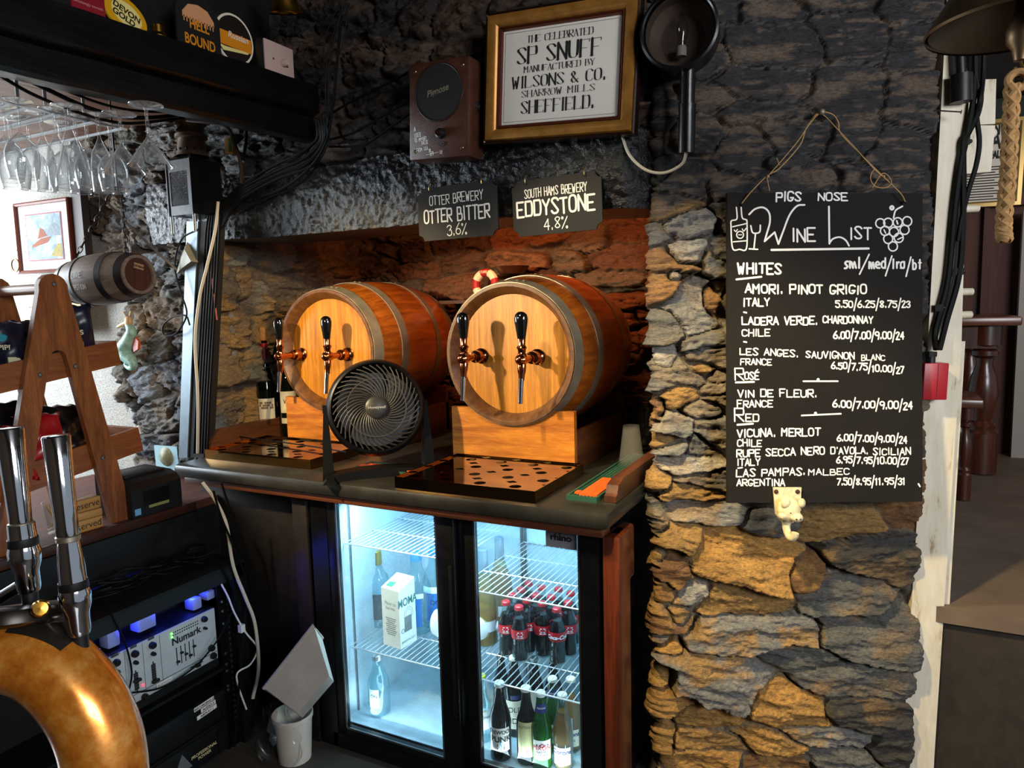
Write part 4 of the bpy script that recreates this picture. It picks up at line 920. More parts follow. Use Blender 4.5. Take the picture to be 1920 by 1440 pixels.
# bottom row
bz = .034
YEL = plain('yellow_label', 'd8c832', .6); LTEAL = plain('teal_stripe', '6fae9a', .6); AQUA = plain('aqua_label', '2fa9c4', .6); NAVY = plain('navy_label', '1c2466', .5); OLIVE = plain('pale_olive_label', 'c9c48a', .7); WCAP = plain('white_crown_cap', 'dfe6e2', .35); KCAP = plain('black_crown_cap', '17181a', .35)
DKB = thin_glass2('beer_brown_glass', '1a120c', .6); GRN = thin_glass2('beer_green_glass', '1f7a1a', .25); AMB = thin_glass2('lager_amber', 'd0850c', .5)
pb = onZ(932, 1428, bz)
o = bottle('beer_bottle', 'dark beer bottle with black and aqua shield label at the fridge bottom', 'bottle', (pb[0], pb[1]+.03, bz), 'beer', DKB, (WCAP, .010), [(PAPER, .035, .105, .055)], solid=True, face=-62, sc_=1.12, texts=[('BREWDOG', .088, .011, INK, .0004), ('PUNK', .064, .017, INK, .0008), ('AF', .045, .015, CHALK, .0006)])
lab = [c for c in o.children if c.name.startswith('label')][0]
mb = MB(); mb.add([(-.027, .036, .0008), (.0, .036, .0008), (.027, .10, .0008), (.012, .10, .0008), (-.004, .075, .0008), (-.027, .075, .0008)], [(0, 1, 2, 3, 4, 5)]); wrap(mb, .031*1.12, R_(-62), 0).build('aqua_patch', AQUA, lab)
mb = MB(); mb.box((0, .0535, .001), (.024, .02, .0003)); wrap(mb, .031*1.12, R_(-62), 0).build('black_patch', INK, lab)
pb = onZ(906, 1385, bz)
o = bottle('soda_bottle', 'clear mixer bottle with white and yellow label behind the dark beer', 'bottle', (pb[0], pb[1], bz), 'beer', CLEARG, (plain('lime_cap', 'b9c832', .4), .012), [(CLEARL, .05, .12, .08)], solid=True, face=-62, texts=[('LUSCOMBE', .088, .009, INK)])
lab = [c for c in o.children if c.name.startswith('label')][0]
mb = MB(); mb.add([(-.012, .055, .001), (-.002, .055, .001), (.004, .085, .001), (-.006, .085, .001)], [(0, 1, 2, 3)]); mb.add([(-.004, .098, .001), (.006, .098, .001), (.014, .116, .001), (.004, .116, .001)], [(0, 1, 2, 3)]); wrap(mb, .031, R_(-62), 0).build('yellow_stripe', YEL, lab)
for px, Y, lb, gm, cp_, lab_, tx, kd in (
  ((942, 1330), 2.12, 'black capped bottle just behind the aqua labelled beer', DKB, KCAP, [(plain('yellow_neck', 'c8b84a', .6), .02, .11, .06)], (), 'beer'),
  ((966, 1340), 2.05, 'dark cider bottle with cream lettered label behind the front row', DKB, WCAP, [(CREAM, .03, .13, .07), (NAVY, .135, .15, .03)], [('OLD', .09, .018, INK), ('CIDER', .05, .02, INK)], 'big'),
  ((988, 1370), 1.925, 'dark bottle with white cap and pale olive back label', DKB, WCAP, [(OLIVE, .03, .135, .062)], [('GLUTEN FREE', .118, .008, INK)], 'beer'),
  ((1003, 1290), 2.15, 'white capped bottle in the middle of the back row', DKB, WCAP, [(CREAM, .04, .12, .06)], (), 'beer'),
  ((1038, 1300), 2.17, 'white capped bottle at the back right of the fridge bottom', DKB, WCAP, [(CREAM, .04, .12, .06)], (), 'beer')):
    b = bottle('beer_bottle', lb, 'bottle', inside(px, Y, bz), kd, gm, (cp_, .010), lab_, solid=True, face=-62, texts=tx, sc_=1.1 if 'olive' in lb else 1.0)
    if 'olive' in lb:
        lab = [c for c in b.children if c.name.startswith('label')][0]; mb = MB()
        for k in range(8): mb.box((0, .108-.0065*k, .001), (.045, .002, .0003))
        for k in range(9): mb.box((-.012, .034+k*.003, .001), (.024, .0015 if k % 3 else .0022, .0003))
        wrap(mb, .0345, R_(-62), 0).build('small_print', plain('olive_print', '6a6a3a', .7), lab)
for px, Y, lb in (((1016, 1400), 1.925, 'front green lager bottle with navy neck band and oval label'), ((1038, 1380), 2.02, 'rear green lager bottle with navy neck band behind the front one')):
    b = bottle('green_beer_bottle', lb, 'bottle', inside(px, Y, bz), 'beer', GRN, (WCAP, .010), [(CHALK, .035, .095, .055)], solid=True, group='green lager bottles', face=-62, neck=(NAVY, .172, .198), texts=[('PERONI', .066, .0125, REDL, .0003), ('NASTRO\nAZZURRO', .056, .007, INK, .0002)], sc_=1.08)
    lab = [c for c in b.children if c.name.startswith('label')][0]; mb = MB(); mb.torus(.005, .0015, 20, 4, T(0, .086, .0012)); wrap(mb, .031*1.08, R_(-62), 0).build('crest', REDL, lab)
    mb = MB(); mb.box((-.013, .087, .001), (.014, .005, .0003)); mb.box((.013, .087, .001), (.014, .005, .0003)); mb.box((0, .040, .001), (.034, .006, .0003)); wrap(mb, .031*1.08, R_(-62), 0).build('crest_wing', NAVY, lab)
    nl = [c for c in b.children if c.name.startswith('neck_label')][0]; mb = printed('PERONI', Matrix(), .006); wrap(mb, .0178*1.08+.001, R_(-62), .185*1.08).build('neck_lettering', CHALK, nl)
for px, Y, lb in (((1056, 1400), 1.95, 'front clear bottle of amber lager with cream label'), ((1072, 1370), 2.05, 'clear bottle of amber lager at the right fridge wall')):
    bottle('amber_beer_bottle', lb, 'bottle', inside(px, Y, bz), 'beer', CLEARG, (WCAP, .010), [(CREAM, .02, .075, .055)], fill=(AMB, .175), group='amber lager bottles', face=-75, texts=[('Corona', .055, .014, NAVY, .0004), ('Extra', .038, .010, NAVY)], sc_=1.06)
pb = onZ(706, 1340, bz)
bottle('tonic_bottle', 'small clear bottle with torn white label alone at the fridge bottom', 'bottle', (pb[0], pb[1]+.02, bz), 'small', CLEARG, (plain('silver_cap', 'b8c4ca', .3, .6), .014), [(CLEARL, .03, .085, .03)], solid=True, face=-80, sc_=1.25, texts=[('ON', .06, .010, INK)])
MB().lathe([(.0, 0), (.012, 0), (.026, .004), (.03, .03), (.0, .03)], 20, T(-.74, 1.97, .30)).build('yellow_lid', YEL)
tag(bpy.data.objects['yellow_lid'], 'small yellow lid at the right end of the cola shelf', 'lid')
# ------------------------------------------------------------------ things on the walls
def rect(tl, tr, br, bl):  # frame at the middle of a rectangle, x along it, y up it, with its size
    tl, tr, br, bl = [V(q) for q in (tl, tr, br, bl)]; c = (tl+tr+br+bl)/4; x = ((tr-tl)+(br-bl))/2; y = ((tl-bl)+(tr-br))/2
    return frame(c, x, y), x.length, y.length
SLATE = plain('slate_sign_face', '211f1b', .65, spec=.25, vary=.25, vscale=14, bump=.12); HOOKM = plain('dull_brass_hook', '8a7748', .35, .9)
SIGNW = plain('sign_lettering', 'e2ded2', .8)
def slate_sign(pts, label, lines):
    M, w_, h_ = rect(*[onY(x, y, 1.985) for x, y in pts]); sg = thing('beer_sign', label, 'sign', M, 'slate beer signs on the lintel')
    r = .019; poly = []
    for cx, cy, a0 in ((w_/2, h_/2, 270), (-w_/2, h_/2, 360), (-w_/2, -h_/2, 90), (w_/2, -h_/2, 180)):
        for k in range(7): a = R_(a0-90*k/6); poly.append((cx+r*math.cos(a), cy+r*math.sin(a)))
    MB().prism(poly, -.006, 0).build('board', SLATE, sg, angle=25)
    mb = MB()
    for tx, y, h, sx, b in lines: mb_ = MB(); write(mb_, tx, 0, y*h_, h*h_, Matrix(), b, sx, 'c', .05, seed=len(tx)); mb.add(mb_.v, mb_.f)
    mb.build('lettering', SIGNW, sg)
    for s in (-1, 1):
        mb = MB(); mb.tube(catmull([(s*w_*.33, h_/2-.012, -.004), (s*w_*.33, h_/2-.010, .006), (s*w_*.33, h_/2+.004, .007), (s*w_*.33, h_/2+.018, -.004), (s*w_*.33, h_/2+.014, -.03)], 6), .0013, 6); mb.build('hook', HOOKM, sg)
slate_sign([(781, 354), (930, 338), (936, 438), (788, 455)], 'left slate beer sign, hanging from the lintel just below the amplifier', [('OTTER BREWERY', .17, .17, .62, .10), ("OTTER BITTER", -.16, .24, .62, .13), ('3.6%', -.43, .20, .75, .09)])
slate_sign([(961, 341), (1126, 319), (1131, 428), (962, 446)], 'right slate beer sign, hanging from the lintel below the framed sign', [('SOUTH HAMS BREWERY', .18, .15, .52, .11), ('EDDYSTONE', -.15, .27, .72, .14), ('4.8%', -.42, .20, .8, .09)])
# small box amplifier
LEATH = plain('brown_leatherette', '4a2a1c', .38, vary=.4, vscale=25, bump=.5, bscale=300); CLOTH = plain('speaker_cloth', '12110f', .9, vary=.8, vscale=160)
M, w_, h_ = rect(onY(757, 118, 1.93), onY(873, 107, 1.93), onY(886, 288, 1.93), onY(775, 304, 1.93))
am = thing('practice_amplifier', 'small brown leatherette amplifier with round speaker, left of the framed sign', 'amplifier', M)
MB().box((0, 0, -.05), (w_, h_, .10), bev=.010).build('case', LEATH, am)
MB().lathe([(.0, .002), (w_*.375, .002), (w_*.375, .0)], 48, T(.002, h_*.17, 0)).build('speaker_cloth', CLOTH, am)
MB().torus(w_*.385, .003, 48, 8, T(.002, h_*.17, .001)).build('speaker_ring', plain('worn_black_ring', '2a1a14', .35), am)
mb = printed('Pignose', T(.0, h_*.155, .0028) @ RZ(12), .020, shear=.3, bold=.0006, sx=.95, z=.0); mb.build('logo', plain('nickel_logo', 'b8ad94', .3, .7), am)
mb = MB(); mb.lathe([(0, .022), (.009, .022), (.010, .016), (.0145, .014), (.016, 0), (.0, 0)], 24, T(.012, -h_*.25, 0)); kb = mb.build('volume_knob', BLACK, am)
MB().lathe([(0, .0245), (.0085, .0245), (.0088, .018), (0, .018)], 20, T(.012, -h_*.25, 0)).build('knob_cap', COPPER, kb)
MB().lathe([(.003, 0), (.006, .0), (.006, .003), (.003, .003)], 16, T(.018, -h_*.355, .0005), closed=True).build('jack_socket', STEEL, am)
mb = MB()
for sx in (-1, 1):
    for sy in (-1, 1): mb.lathe([(0, .0025), (.004, .0022), (.006, 0), (0, 0)], 14, T(sx*w_*.39, sy*h_*.41, 0))
mb.build('corner_screws', plain('old_screw', '7d7050', .35, .9), am)
mb = MB(); mb.tube(catmull([(-w_*.22, h_/2+.002, -.04), (-w_*.12, h_/2+.016, -.04), (w_*.1, h_/2+.018, -.04), (w_*.22, h_/2+.004, -.04)], 6), .0035, 6); mb.build('carry_handle', HOOKM, am)
mb = MB(); mb.lathe([(.007, 0), (.016, .001), (.016, .003), (.007, .005)], 20, T(w_/2, .01, -.05) @ RY(90), closed=True); mb.build('strap_button', STEEL, am)
mb = MB()
for tx, x, y, h in (('A', -.42, -.17, .05), ('USED', -.42, -.235, .045), ('TO IMPORT', -.43, -.285, .042), ('THESE', -.32, -.325, .040), ('FROM USA', -.41, -.39, .042), ('IN', -.20, -.415, .04), ("'69", -.19, -.455, .045)):
    write(mb, tx, x*w_, y*h_, h*h_*.85, RZ(5), .13, .62, jitter=.08)
ribbon(mb, [(-.2*w_, -.452*h_), (.01*w_, -.435*h_)], lambda d: .0012, .0006, Matrix())
write(mb, '!!!', .03*w_, -.455*h_, .035*h_, Matrix(), .13, .8); mb.build('lettering', CHALK, am)
# framed sign
FRG = plain('bronze_gilt_frame', 'b07a35', .36, .45, vary=.35, vscale=18, stretch=(1, 1, 1)); FRD = plain('dark_frame_edge', '2b1a12', .3, .4)
M, w_, h_ = rect(onY(897, 23, 1.965), onY(1184, -14, 1.965), onY(1205, 243, 1.965), onY(917, 273, 1.965))
fs_ = thing('framed_sign', 'bronze framed printed sign with large serif lettering above the lintel', 'framed sign', M)
def moulding(mb, w, h, prof):  # prof: (inset, height) walked round the four sides
    n = len(prof); vs_ = []
    for sx, sy in ((-1, -1), (1, -1), (1, 1), (-1, 1)): vs_ += [(sx*(w/2-i), sy*(h/2-i), z) for i, z in prof]
    mb.add(vs_, [(c*n+k, ((c+1) % 4)*n+k, ((c+1) % 4)*n+k+1, c*n+k+1) for c in range(4) for k in range(n-1)])
mb = MB(); moulding(mb, w_, h_, [(0, -.04), (0, -.006), (.004, -.002), (.008, -.006)]); mb.build('outer_moulding', FRD, fs_, angle=20)
mb = MB(); moulding(mb, w_-.016, h_-.016, [(0, -.006), (.003, .004), (.012, .007), (.024, .002), (.034, -.006), (.036, -.012)]); mb.build('frame', FRG, fs_, angle=50)
mb = MB(); moulding(mb, w_-.088, h_-.088, [(0, -.012), (.001, -.006), (.004, -.005), (.005, -.010), (.008, -.009), (.010, -.013), (.012, -.020)]); mb.build('inner_moulding', plain('red_brown_slip', '5a2a18', .3, .3), fs_, angle=20)
pw, ph = w_-.105, h_-.105
MB().box((0, 0, -.019), (pw, ph, .002)).build('print', PAPER, fs_)
mb = MB(); Z = -.0172
for tx, y, h, fw_, b in (('THE CELEBRATED', .345, .068, .56, .17), ('SP SNUFF', .135, .165, .72, .17), ('MANUFACTURED BY', .04, .062, .60, .17), ('WILSONS & CO.', -.115, .115, .80, .17), ('SHARROW MILLS', -.215, .066, .63, .17), ('SHEFFIELD.', -.385, .125, .63, .17)):
    nat = sum((WID.get(c, 4.0)+1.3)*h*ph/6 for c in tx); write(mb, tx, 0, y*ph, h*ph, Matrix(), b, fw_*pw/nat, 'c', z=Z, serif=True)
for s in (-1, 1):
    ribbon(mb, [(s*(pw/2-.010), -ph/2+.010), (s*(pw/2-.010), ph/2-.010)], lambda d: .0007, Z, Matrix()); ribbon(mb, [(-pw/2+.010, s*(ph/2-.010)), (pw/2-.010, s*(ph/2-.010))], lambda d: .0007, Z, Matrix())
mb.build('lettering', INK, fs_)
# round black wall lamp
Mface = frame(onPillar(1273, 55, .135), DA*.93+NP*.36, (0, 0, 1)); rl = .098
wl = thing('wall_lamp', 'round black wall lamp with glass front and bulb beside the framed sign', 'wall lamp', Mface)
MB().lathe([(rl-.006, .004), (rl-.002, .008), (rl+.004, .004), (rl+.004, -.02), (rl, -.024), (rl, -.075), (rl*.8, -.088), (0, -.09), (0, -.086), (rl*.78, -.084), (rl-.006, -.07), (rl-.006, -.004)], 56).build('housing', GLOSSK, wl)
MB().lathe([(0, -.078), (rl*.6, -.076), (rl-.012, -.05), (rl-.010, -.012), (rl-.008, -.012), (rl-.008, -.052), (rl*.6, -.08), (0, -.082)], 44).build('reflector', plain('aged_lamp_tin', '8a7668', .45, .2, vary=.3), wl)
MB().lathe([(0, .0), (rl-.006, -.001), (rl-.006, -.003), (0, -.002)], 48).build('lens', thin_glass('lamp_lens', (.72, .72, .72)), wl)
mb = MB(); mb.lathe([(.011, -.03), (.013, -.015), (.019, .005), (.017, .025), (.010, .042), (.003, .055), (0, .057)], 24, T(0, .0, -.045) @ RX(-90)); mb.build('bulb', thin_glass('bulb_glass', (.85, .85, .85), refl=.12, power=2), wl)
MB().lathe([(0, -.055), (.014, -.055), (.014, -.032), (.012, -.028), (0, -.028)], 20, T(0, 0, -.045) @ RX(-90)).build('bulb_holder', WHITE, wl)
a_, b_ = onPillar(1290, 128, .10), onPillar(1287, 287, .085)
mid = a_+(b_-a_)*.42
mb = MB(); mb.tube([a_, mid], .020, 20); mb.tube([mid, b_], .0225, 20); mb.tube([mid+(a_-b_)*.0, mid+(b_-a_)*.03], .0235, 20); mb.build('handle', GLOSSK, wl, True)
mb = MB(); mb.tube(catmull([onPillar(1287, 286, .085), onPillar(1278, 308, .06), onPillar(1245, 324, .04), onY(1210, 318, 2.0), onY(1180, 290, 2.0), onY(1165, 250, 2.01)], 8), .0042, 8); mb.build('flex', CREAMC, wl, True)
# ------------------------------------------------------------------ wine list blackboard
M, w_, h_ = rect(onPillar(1361, 362, .045), onPillar(1731, 361, .035), onPillar(1728, 942, .125), onPillar(1367, 942, .135))
bb = thing('blackboard', 'tall chalk wine list blackboard hanging on string on the stone pillar', 'blackboard', M)
BBM = plain('blackboard_slate', '191613', .75, spec=.2, vary=.3, vscale=9, bump=.2, bscale=40)
rd = random.Random(3); poly = []
for (x0, y0), (x1, y1) in ((( -.5, -.5), (.5, -.5)), ((.5, -.5), (.5, .5)), ((.5, .5), (-.5, .5)), ((-.5, .5), (-.5, -.5))):
    for k in range(24): t_ = k/24; poly.append(((x0+(x1-x0)*t_)*w_+rd.uniform(-.0012, .0012), (y0+(y1-y0)*t_)*h_+rd.uniform(-.0012, .0012)))
MB().prism(poly, -.014, 0).build('board', BBM, bb, angle=25)
k_ = w_/368; Mt = T(-w_/2, -h_/2, 0) @ Matrix.Diagonal((k_, k_, 1, 1))
def bx(x, y): return (x-1363.5, 942-y)
mb = MB()
def line(pts, wd=3.6, smooth=True): p = [bx(*q) for q in pts]; ribbon(mb, catmull(p, 6) if smooth and len(p) > 2 else p, lambda d: wd, .0007, Mt)
def fit(text, x0, x1, base, h, drop=0, wd=.20, j=.07):
    nat = sum((WID.get(c, 4.0 if not c.islower() else 3.2)+1.3)*h/6 for c in text)-1.3*h/6
    x, y = bx(x0, base); write(mb, text, x, y, h, Mt, wd, (x1-x0)/nat, jitter=j, z=.0007, seed=int(base), slope=-drop/(x1-x0), track=1.3)
def price(text, x0, x1, base, h=12, drop=0):  # numbers with long slanting strokes between them
    parts = text.split('/'); tot = sum(len(p) for p in parts)+len(parts)*.9; x = x0; u = (x1-x0)/tot
    for i, p in enumerate(parts):
        w1 = u*len(p); b = base+drop*(x-x0)/(x1-x0)
        fit(p, x+1, x+w1-1, b, h, wd=.22, j=.06); x += w1
        if i < len(parts)-1: line([(x+u*.15, b+6), (x+u*.75, b-h-5)], 2.6); x += u*.9
fit('PIGS', 1455, 1501, 379, 16); fit('NOSE', 1534, 1589, 377, 14)
line([(1404, 404), (1415, 394), (1430, 391), (1441, 400), (1443, 418), (1437, 440), (1433, 454)], 3.4); line([(1433, 454), (1452, 437), (1459, 459)], 3.4, False); line([(1459, 459), (1468, 435), (1480, 405), (1494, 388), (1508, 386)], 3.4)
fit('INE', 1485, 1528, 455, 23, wd=.15); fit('IST', 1594, 1634, 449, 22, wd=.15)
line([(1554, 389), (1555, 458)], 3.6); line([(1555, 457), (1562, 449), (1575, 446), (1586, 452), (1592, 462)], 3.2)
line([(1446, 470), (1629, 467)], 4.2, False)
for q in ([(1380, 391), (1381, 412), (1371, 416), (1370, 426), (1373, 467), (1386, 469), (1399, 467), (1400, 420), (1398, 414), (1391, 410), (1389, 391)],): line(q, 2.6)
line([(1373, 427), (1399, 421)], 2.2); line([(1374, 455), (1399, 453)], 2.2)
def ring(x, y, r, wd=2.4): line([(x+r*math.cos(2*PI*k/14), y+r*math.sin(2*PI*k/14)) for k in range(15)], wd)
ring(1387, 442, 6.5, 2.2); line([(1384, 442), (1390, 442)], 1.6); line([(1376, 433), (1379, 436), (1382, 432)], 2); line([(1391, 431), (1394, 435), (1398, 430)], 2)
line([(1407, 425), (1410, 437), (1417, 439), (1424, 436), (1425, 424)], 2.8); line([(1416, 439), (1413, 467)], 2.8); line([(1404, 468), (1420, 469)], 2.8)
for x, y in ((1651, 420), (1666, 419), (1684, 418), (1702, 416), (1660, 434), (1677, 436), (1697, 432), (1666, 449), (1686, 447), (1675, 463)): ring(x, y, 8.6, 2.6)
line([(1676, 410), (1680, 396), (1693, 388)], 3); ring(1673, 391, 3, 4); line([(1682, 415), (1684, 421)], 3); line([(1658, 432), (1661, 438)], 2.4); line([(1684, 450), (1693, 446)], 2.4)
fit('WHITES', 1383, 1464, 514, 19); line([(1380, 525), (1427, 520)], 3.6)
fit('sml', 1581, 1613, 504, 19); line([(1612, 515), (1630, 478)], 3); fit('med', 1630, 1661, 504, 18); line([(1661, 518), (1673, 481)], 3); fit('lrg', 1674, 1697, 504, 17); line([(1700, 519), (1709, 483)], 3); fit('bt', 1713, 1727, 505, 17)
fit('AMORI. PINOT GRIGIO', 1397, 1625, 550, 16, 2); fit('ITALY', 1393, 1442, 575, 14, -1); price('5.50/6.25/8.75/23', 1566, 1716, 577)
line([(1394, 586), (1399, 587)], 3); fit('LADERA VERDE.', 1391, 1532, 609, 14); fit('CHARDONNAY', 1543, 1637, 606, 13, 1); fit('CHILE', 1391, 1443, 631, 12); price('6.00/7.00/9.00/24', 1562, 1704, 635, 13, 2)
line([(1394, 641), (1399, 642)], 3); fit('LES ANGES.', 1387, 1496, 665, 12, 4); fit('SAUVIGNON', 1511, 1602, 671, 12, 3); fit('BLANC', 1616, 1660, 676, 10); fit('FRANCE', 1388, 1446, 684, 11); price('6.50/7.75/10.00/27', 1558, 1704, 692, 12, 10)
fit('R', 1378, 1394, 712, 22, wd=.12); fit('OSE', 1396, 1422, 711, 13); line([(1416, 697), (1420, 693)], 2.4); line([(1379, 717), (1413, 716)], 3.6); line([(1506, 715), (1571, 715)], 3); ring(1534, 712, 1.6, 2.6)
fit('VIN DE FLEUR.', 1383, 1531, 744, 13); fit('FRANCE', 1382, 1448, 763, 12); price('6.00/7.00/9.00/24', 1561, 1721, 764, 13, 5)
fit('R', 1377, 1394, 790, 23, wd=.12); fit('ED', 1398, 1422, 790, 13); line([(1382, 796), (1411, 794)], 3.6); line([(1503, 779), (1577, 776)], 3); ring(1529, 775, 1.6, 2.6)
fit('VICUNA. MERLOT', 1382, 1538, 819, 14, -3); fit('CHILE', 1382, 1427, 836, 12); price('6.00/7.00/9.00/24', 1569, 1710, 827, 12, 5)
fit('RUPE SECCA NERO', 1381, 1546, 857, 13, -6); fit("D'AVOLA.", 1558, 1628, 851, 12); fit('SICILIAN', 1638, 1709, 853, 12); fit('ITALY', 1382, 1424, 872, 12); price('6.95/7.95/10.00/27', 1568, 1713, 868, 12, 4)
line([(1383, 877), (1391, 876)], 2.6); fit('LAS PAMPAS.', 1380, 1509, 893, 13, -3); fit('MALBEC', 1516, 1593, 890, 11); fit('ARGENTINA', 1381, 1471, 910, 12); price('7.50/8.95/11.95/31', 1569, 1706, 909, 12)
line([(1724, 908), (1727, 913)], 3)
mb.build('chalk_lettering', CHALK, bb, label='white chalk wine list lettering and drawings')
STRING = plain('hemp_string', 'b08a58', .8); BK = lambda x, y, o=.065: onPillar(x, y, o)
mb = MB(); mb.tube(catmull([BK(1391, 381, .056), BK(1410, 358, .06), BK(1438, 330, .06), BK(1462, 315, .06), BK(1500, 272, .055), BK(1512, 240, .05), BK(1534, 212, .05), BK(1560, 214, .05), BK(1572, 230, .05), BK(1576, 250, .05), BK(1612, 288, .055), BK(1655, 330, .06), BK(1688, 362, .06), BK(1697, 378, .056)], 6), .0016, 6)
mb.tube(catmull([BK(1440, 330), BK(1470, 296), BK(1498, 262), BK(1520, 230), BK(1540, 214, .05), BK(1568, 240), BK(1600, 274), BK(1640, 318), BK(1660, 335)], 6), .0014, 6)
mb.tube(catmull([BK(1655, 330), BK(1640, 318), BK(1632, 334), BK(1642, 350), BK(1664, 351), BK(1671, 338), BK(1655, 325), BK(1636, 352)], 6), .0014, 6)
mb.tube([BK(1438, 332), BK(1443, 358)], .0012, 5); mb.tube([BK(1462, 310), BK(1456, 296)], .0012, 5); mb.ball(BK(1440, 331), .004); mb.ball(BK(1657, 331), .004)
mb.build('hanging_string', STRING, bb, True)
mb = MB()
for x, y in ((1391, 382), (1697, 378)): mb.ball(BK(x, y, .052), .005)
mb.build('string_knot', BLACK, bb, True)
q = BK(1541, 210, .055); mb = MB(); mb.cyl(BK(1541, 213, .0), q, .004, 10); mb.ball(q, .009); tag(mb.build('nail', plain('bent_nail', '8a8272', .5, .5)), 'round headed nail holding the blackboard string', 'nail')
q = [onPillar(1752, 207, .02), onPillar(1802, 210, .06)]; mb = MB(); mb.tube(q, .002, 8); mb.tube([q[1], q[1]+(q[1]-q[0])*.02], .006, 10); tag(mb.build('nail', STEEL), 'long steel nail sticking out of the pillar edge above the cables', 'nail')
# pig hook
M, w_, h_ = rect(onPillar(1446, 914, .136), onPillar(1503, 914, .136), onPillar(1503, 985, .142), onPillar(1446, 985, .142))
PIGW = plain('cream_cast_iron', 'd8cda6', .45, vary=.3, vscale=60)
pg = thing('pig_hook', 'cream cast iron pig head coat hook under the blackboard', 'hook', M)
mb = MB(); mb.prism([(-w_*.45, h_*.5), (w_*.48, h_*.5), (w_*.46, -.1*h_), (w_*.25, -h_*.42), (-w_*.05, -h_*.5), (-w_*.36, -.2*h_)], -.005, .001); mb.build('plate', PIGW, pg)
mb = MB(); u = w_/57
mb.ball((2*u, -5*u, .012), (22*u, 23*u, .024), None, 24, 14); mb.ball((11*u, -16*u, .030), (12*u, 9*u, .018), None, 20, 10)
mb.ball((-9*u, 10*u, .028), (9*u, 10*u, .007), RZ(0), 16, 8); mb.ball((22*u, 10*u, .024), (7*u, 9*u, .008), None, 16, 8); mb.ball((-10*u, -14*u, .018), (10*u, 9*u, .014), None, 14, 8); mb.build('pig_head', PIGW, pg)
mb = MB(); mb.tube(catmull([(0, -24*u, .004), (-1*u, -38*u, .006), (1*u, -50*u, .012), (4*u, -56*u, .024), (7*u, -50*u, .034), (8*u, -44*u, .036)], 6), [9*u, 8.6*u, 8.2*u, 7.8*u, 7.5*u, 7.3*u, 7.2*u]+[7*u]*24, 12); mb.build('hook', PIGW, pg)
mb = MB(); mb.ball((-1*u, -7*u, .034), 1.6*u); mb.ball((20*u, -6*u, .026), 1.6*u); mb.build('eyes', INK, pg)
mb = MB(); mb.ball((7*u, -17*u, .047), 1.5*u); mb.ball((14*u, -17*u, .047), 1.5*u); mb.build('nostrils', INK, pg)
mb = MB(); mb.lathe([(0, .004), (4*u, .003), (4.6*u, 0), (0, 0)], 12, T(-20*u, 28*u, 0)); mb.lathe([(0, .004), (4*u, .003), (4.6*u, 0), (0, 0)], 12, T(20*u, 28*u, 0)); mb.build('screws', plain('rusty_screw', '4a2f18', .6, .5), pg)
# red box and cables on the door post
M, w_, h_ = rect(onPillar(1733, 681, .05), onPillar(1779, 681, .05), onPillar(1777, 750, .05), onPillar(1731, 750, .05))
rbx = thing('junction_box', 'red electrical box screwed to the white door post', 'box', M)
REDB = plain('red_enamel', 'a01522', .4); MB().box((0, 0, -.022), (w_, h_, .044), bev=.003).build('box', REDB, rbx)
MB().box((.004, 0, .0), (.0012, h_*.98, .002)).build('lid_seam', plain('seam_dark_red', '5a0c12', .6), rbx)
mb = MB(); mb.cyl((-.008, h_/2, -.02), (-.008, h_/2+.018, -.02), .013, 12); mb.cyl((-.008, h_/2+.018, -.02), (-.008, h_/2+.032, -.02), .016, 8); mb.build('cable_gland', BLACK, rbx)
CB = lambda x, y, o=.016: onPillar(x, y, o)
def cable(pts, r, label, mat=RUBBER, cat='cable', group=None, name='cable', n=7, sub=7):
    mb = MB(); mb.tube(catmull(pts, sub), r, n); return tag(mb.build(name, mat), label, cat, group)
cable([CB(1755, 655, .04), CB(1753, 625), CB(1764, 580), CB(1778, 520), CB(1787, 430), CB(1793, 370), CB(1803, 300), CB(1816, 240), CB(1826, 175), CB(1828, 90), CB(1826, 20)], .0085, 'leftmost thick black cable running down the white door post to the red box')
cable([CB(1761, 655, .04), CB(1775, 600), CB(1797, 520), CB(1805, 430), CB(1806, 340), CB(1806, 270), CB(1815, 250), CB(1832, 215), CB(1838, 180), CB(1830, 150), CB(1828, 90, .03)], .0085, 'middle black cable crossing over the others on the white door post')
cable([CB(1796, 452), CB(1803, 410), CB(1815, 360), CB(1830, 310), CB(1836, 265), CB(1831, 215), CB(1838, 185, .03), CB(1843, 140), CB(1846, 60)], .007, 'cut black cable ending loose halfway down the white door post')
mb = MB()
for x, y in ((1803, 509), (1765, 577), (1815, 265)): mb.box(CB(x-4, y, .018), (.02, .008, .02)); mb.ball(CB(x+4, y, .02), .006)
tag(mb.build('cable_clips', BLACK), 'black clips nailing the cables to the white door post', 'clips', kind='stuff')
mb = MB(); a_, b_ = CB(1802, 140, .03), CB(1802, 192, .03); mb.tube([a_, b_], .028, 16); mb.tube([CB(1798, 40, .03), a_], .014, 12)
tag(mb.build('conduit_coupler', BLACK), 'black conduit with thick coupler at the top of the door post', 'conduit')
br = thing('bracket_board', 'pale wooden bracket board fixed beside the top of the door post', 'bracket', onPillar(1848, 320, -.05))
mb = MB(); slab_px(mb, [(1808, 326), (1858, 322), (1866, 235), (1815, 235)], -.07, .05); slab_px(mb, [(1815, 235), (1866, 232), (1868, 148), (1818, 150)], -.07, .05); mb.build('board', POSTW, br, True)
MB().ball(onPillar(1858, 250, -.09), .016).build('round_catch', POSTW, br, True)
for i, (x, y, lb) in enumerate(((1825, 391, 'upper white peg beside the framed notice'), (1814, 547, 'middle white peg on the right edge of the door post'), (1812, 590, 'lowest white peg on the right edge of the door post, above the table top'))):
    p = onPillar(x, y, -.06); mb = MB(); mb.tube([p-DA*.03, p+DA*.014], .011, 12); tag(mb.build('white_peg', POSTW), lb, 'peg', 'white pegs on the door post')
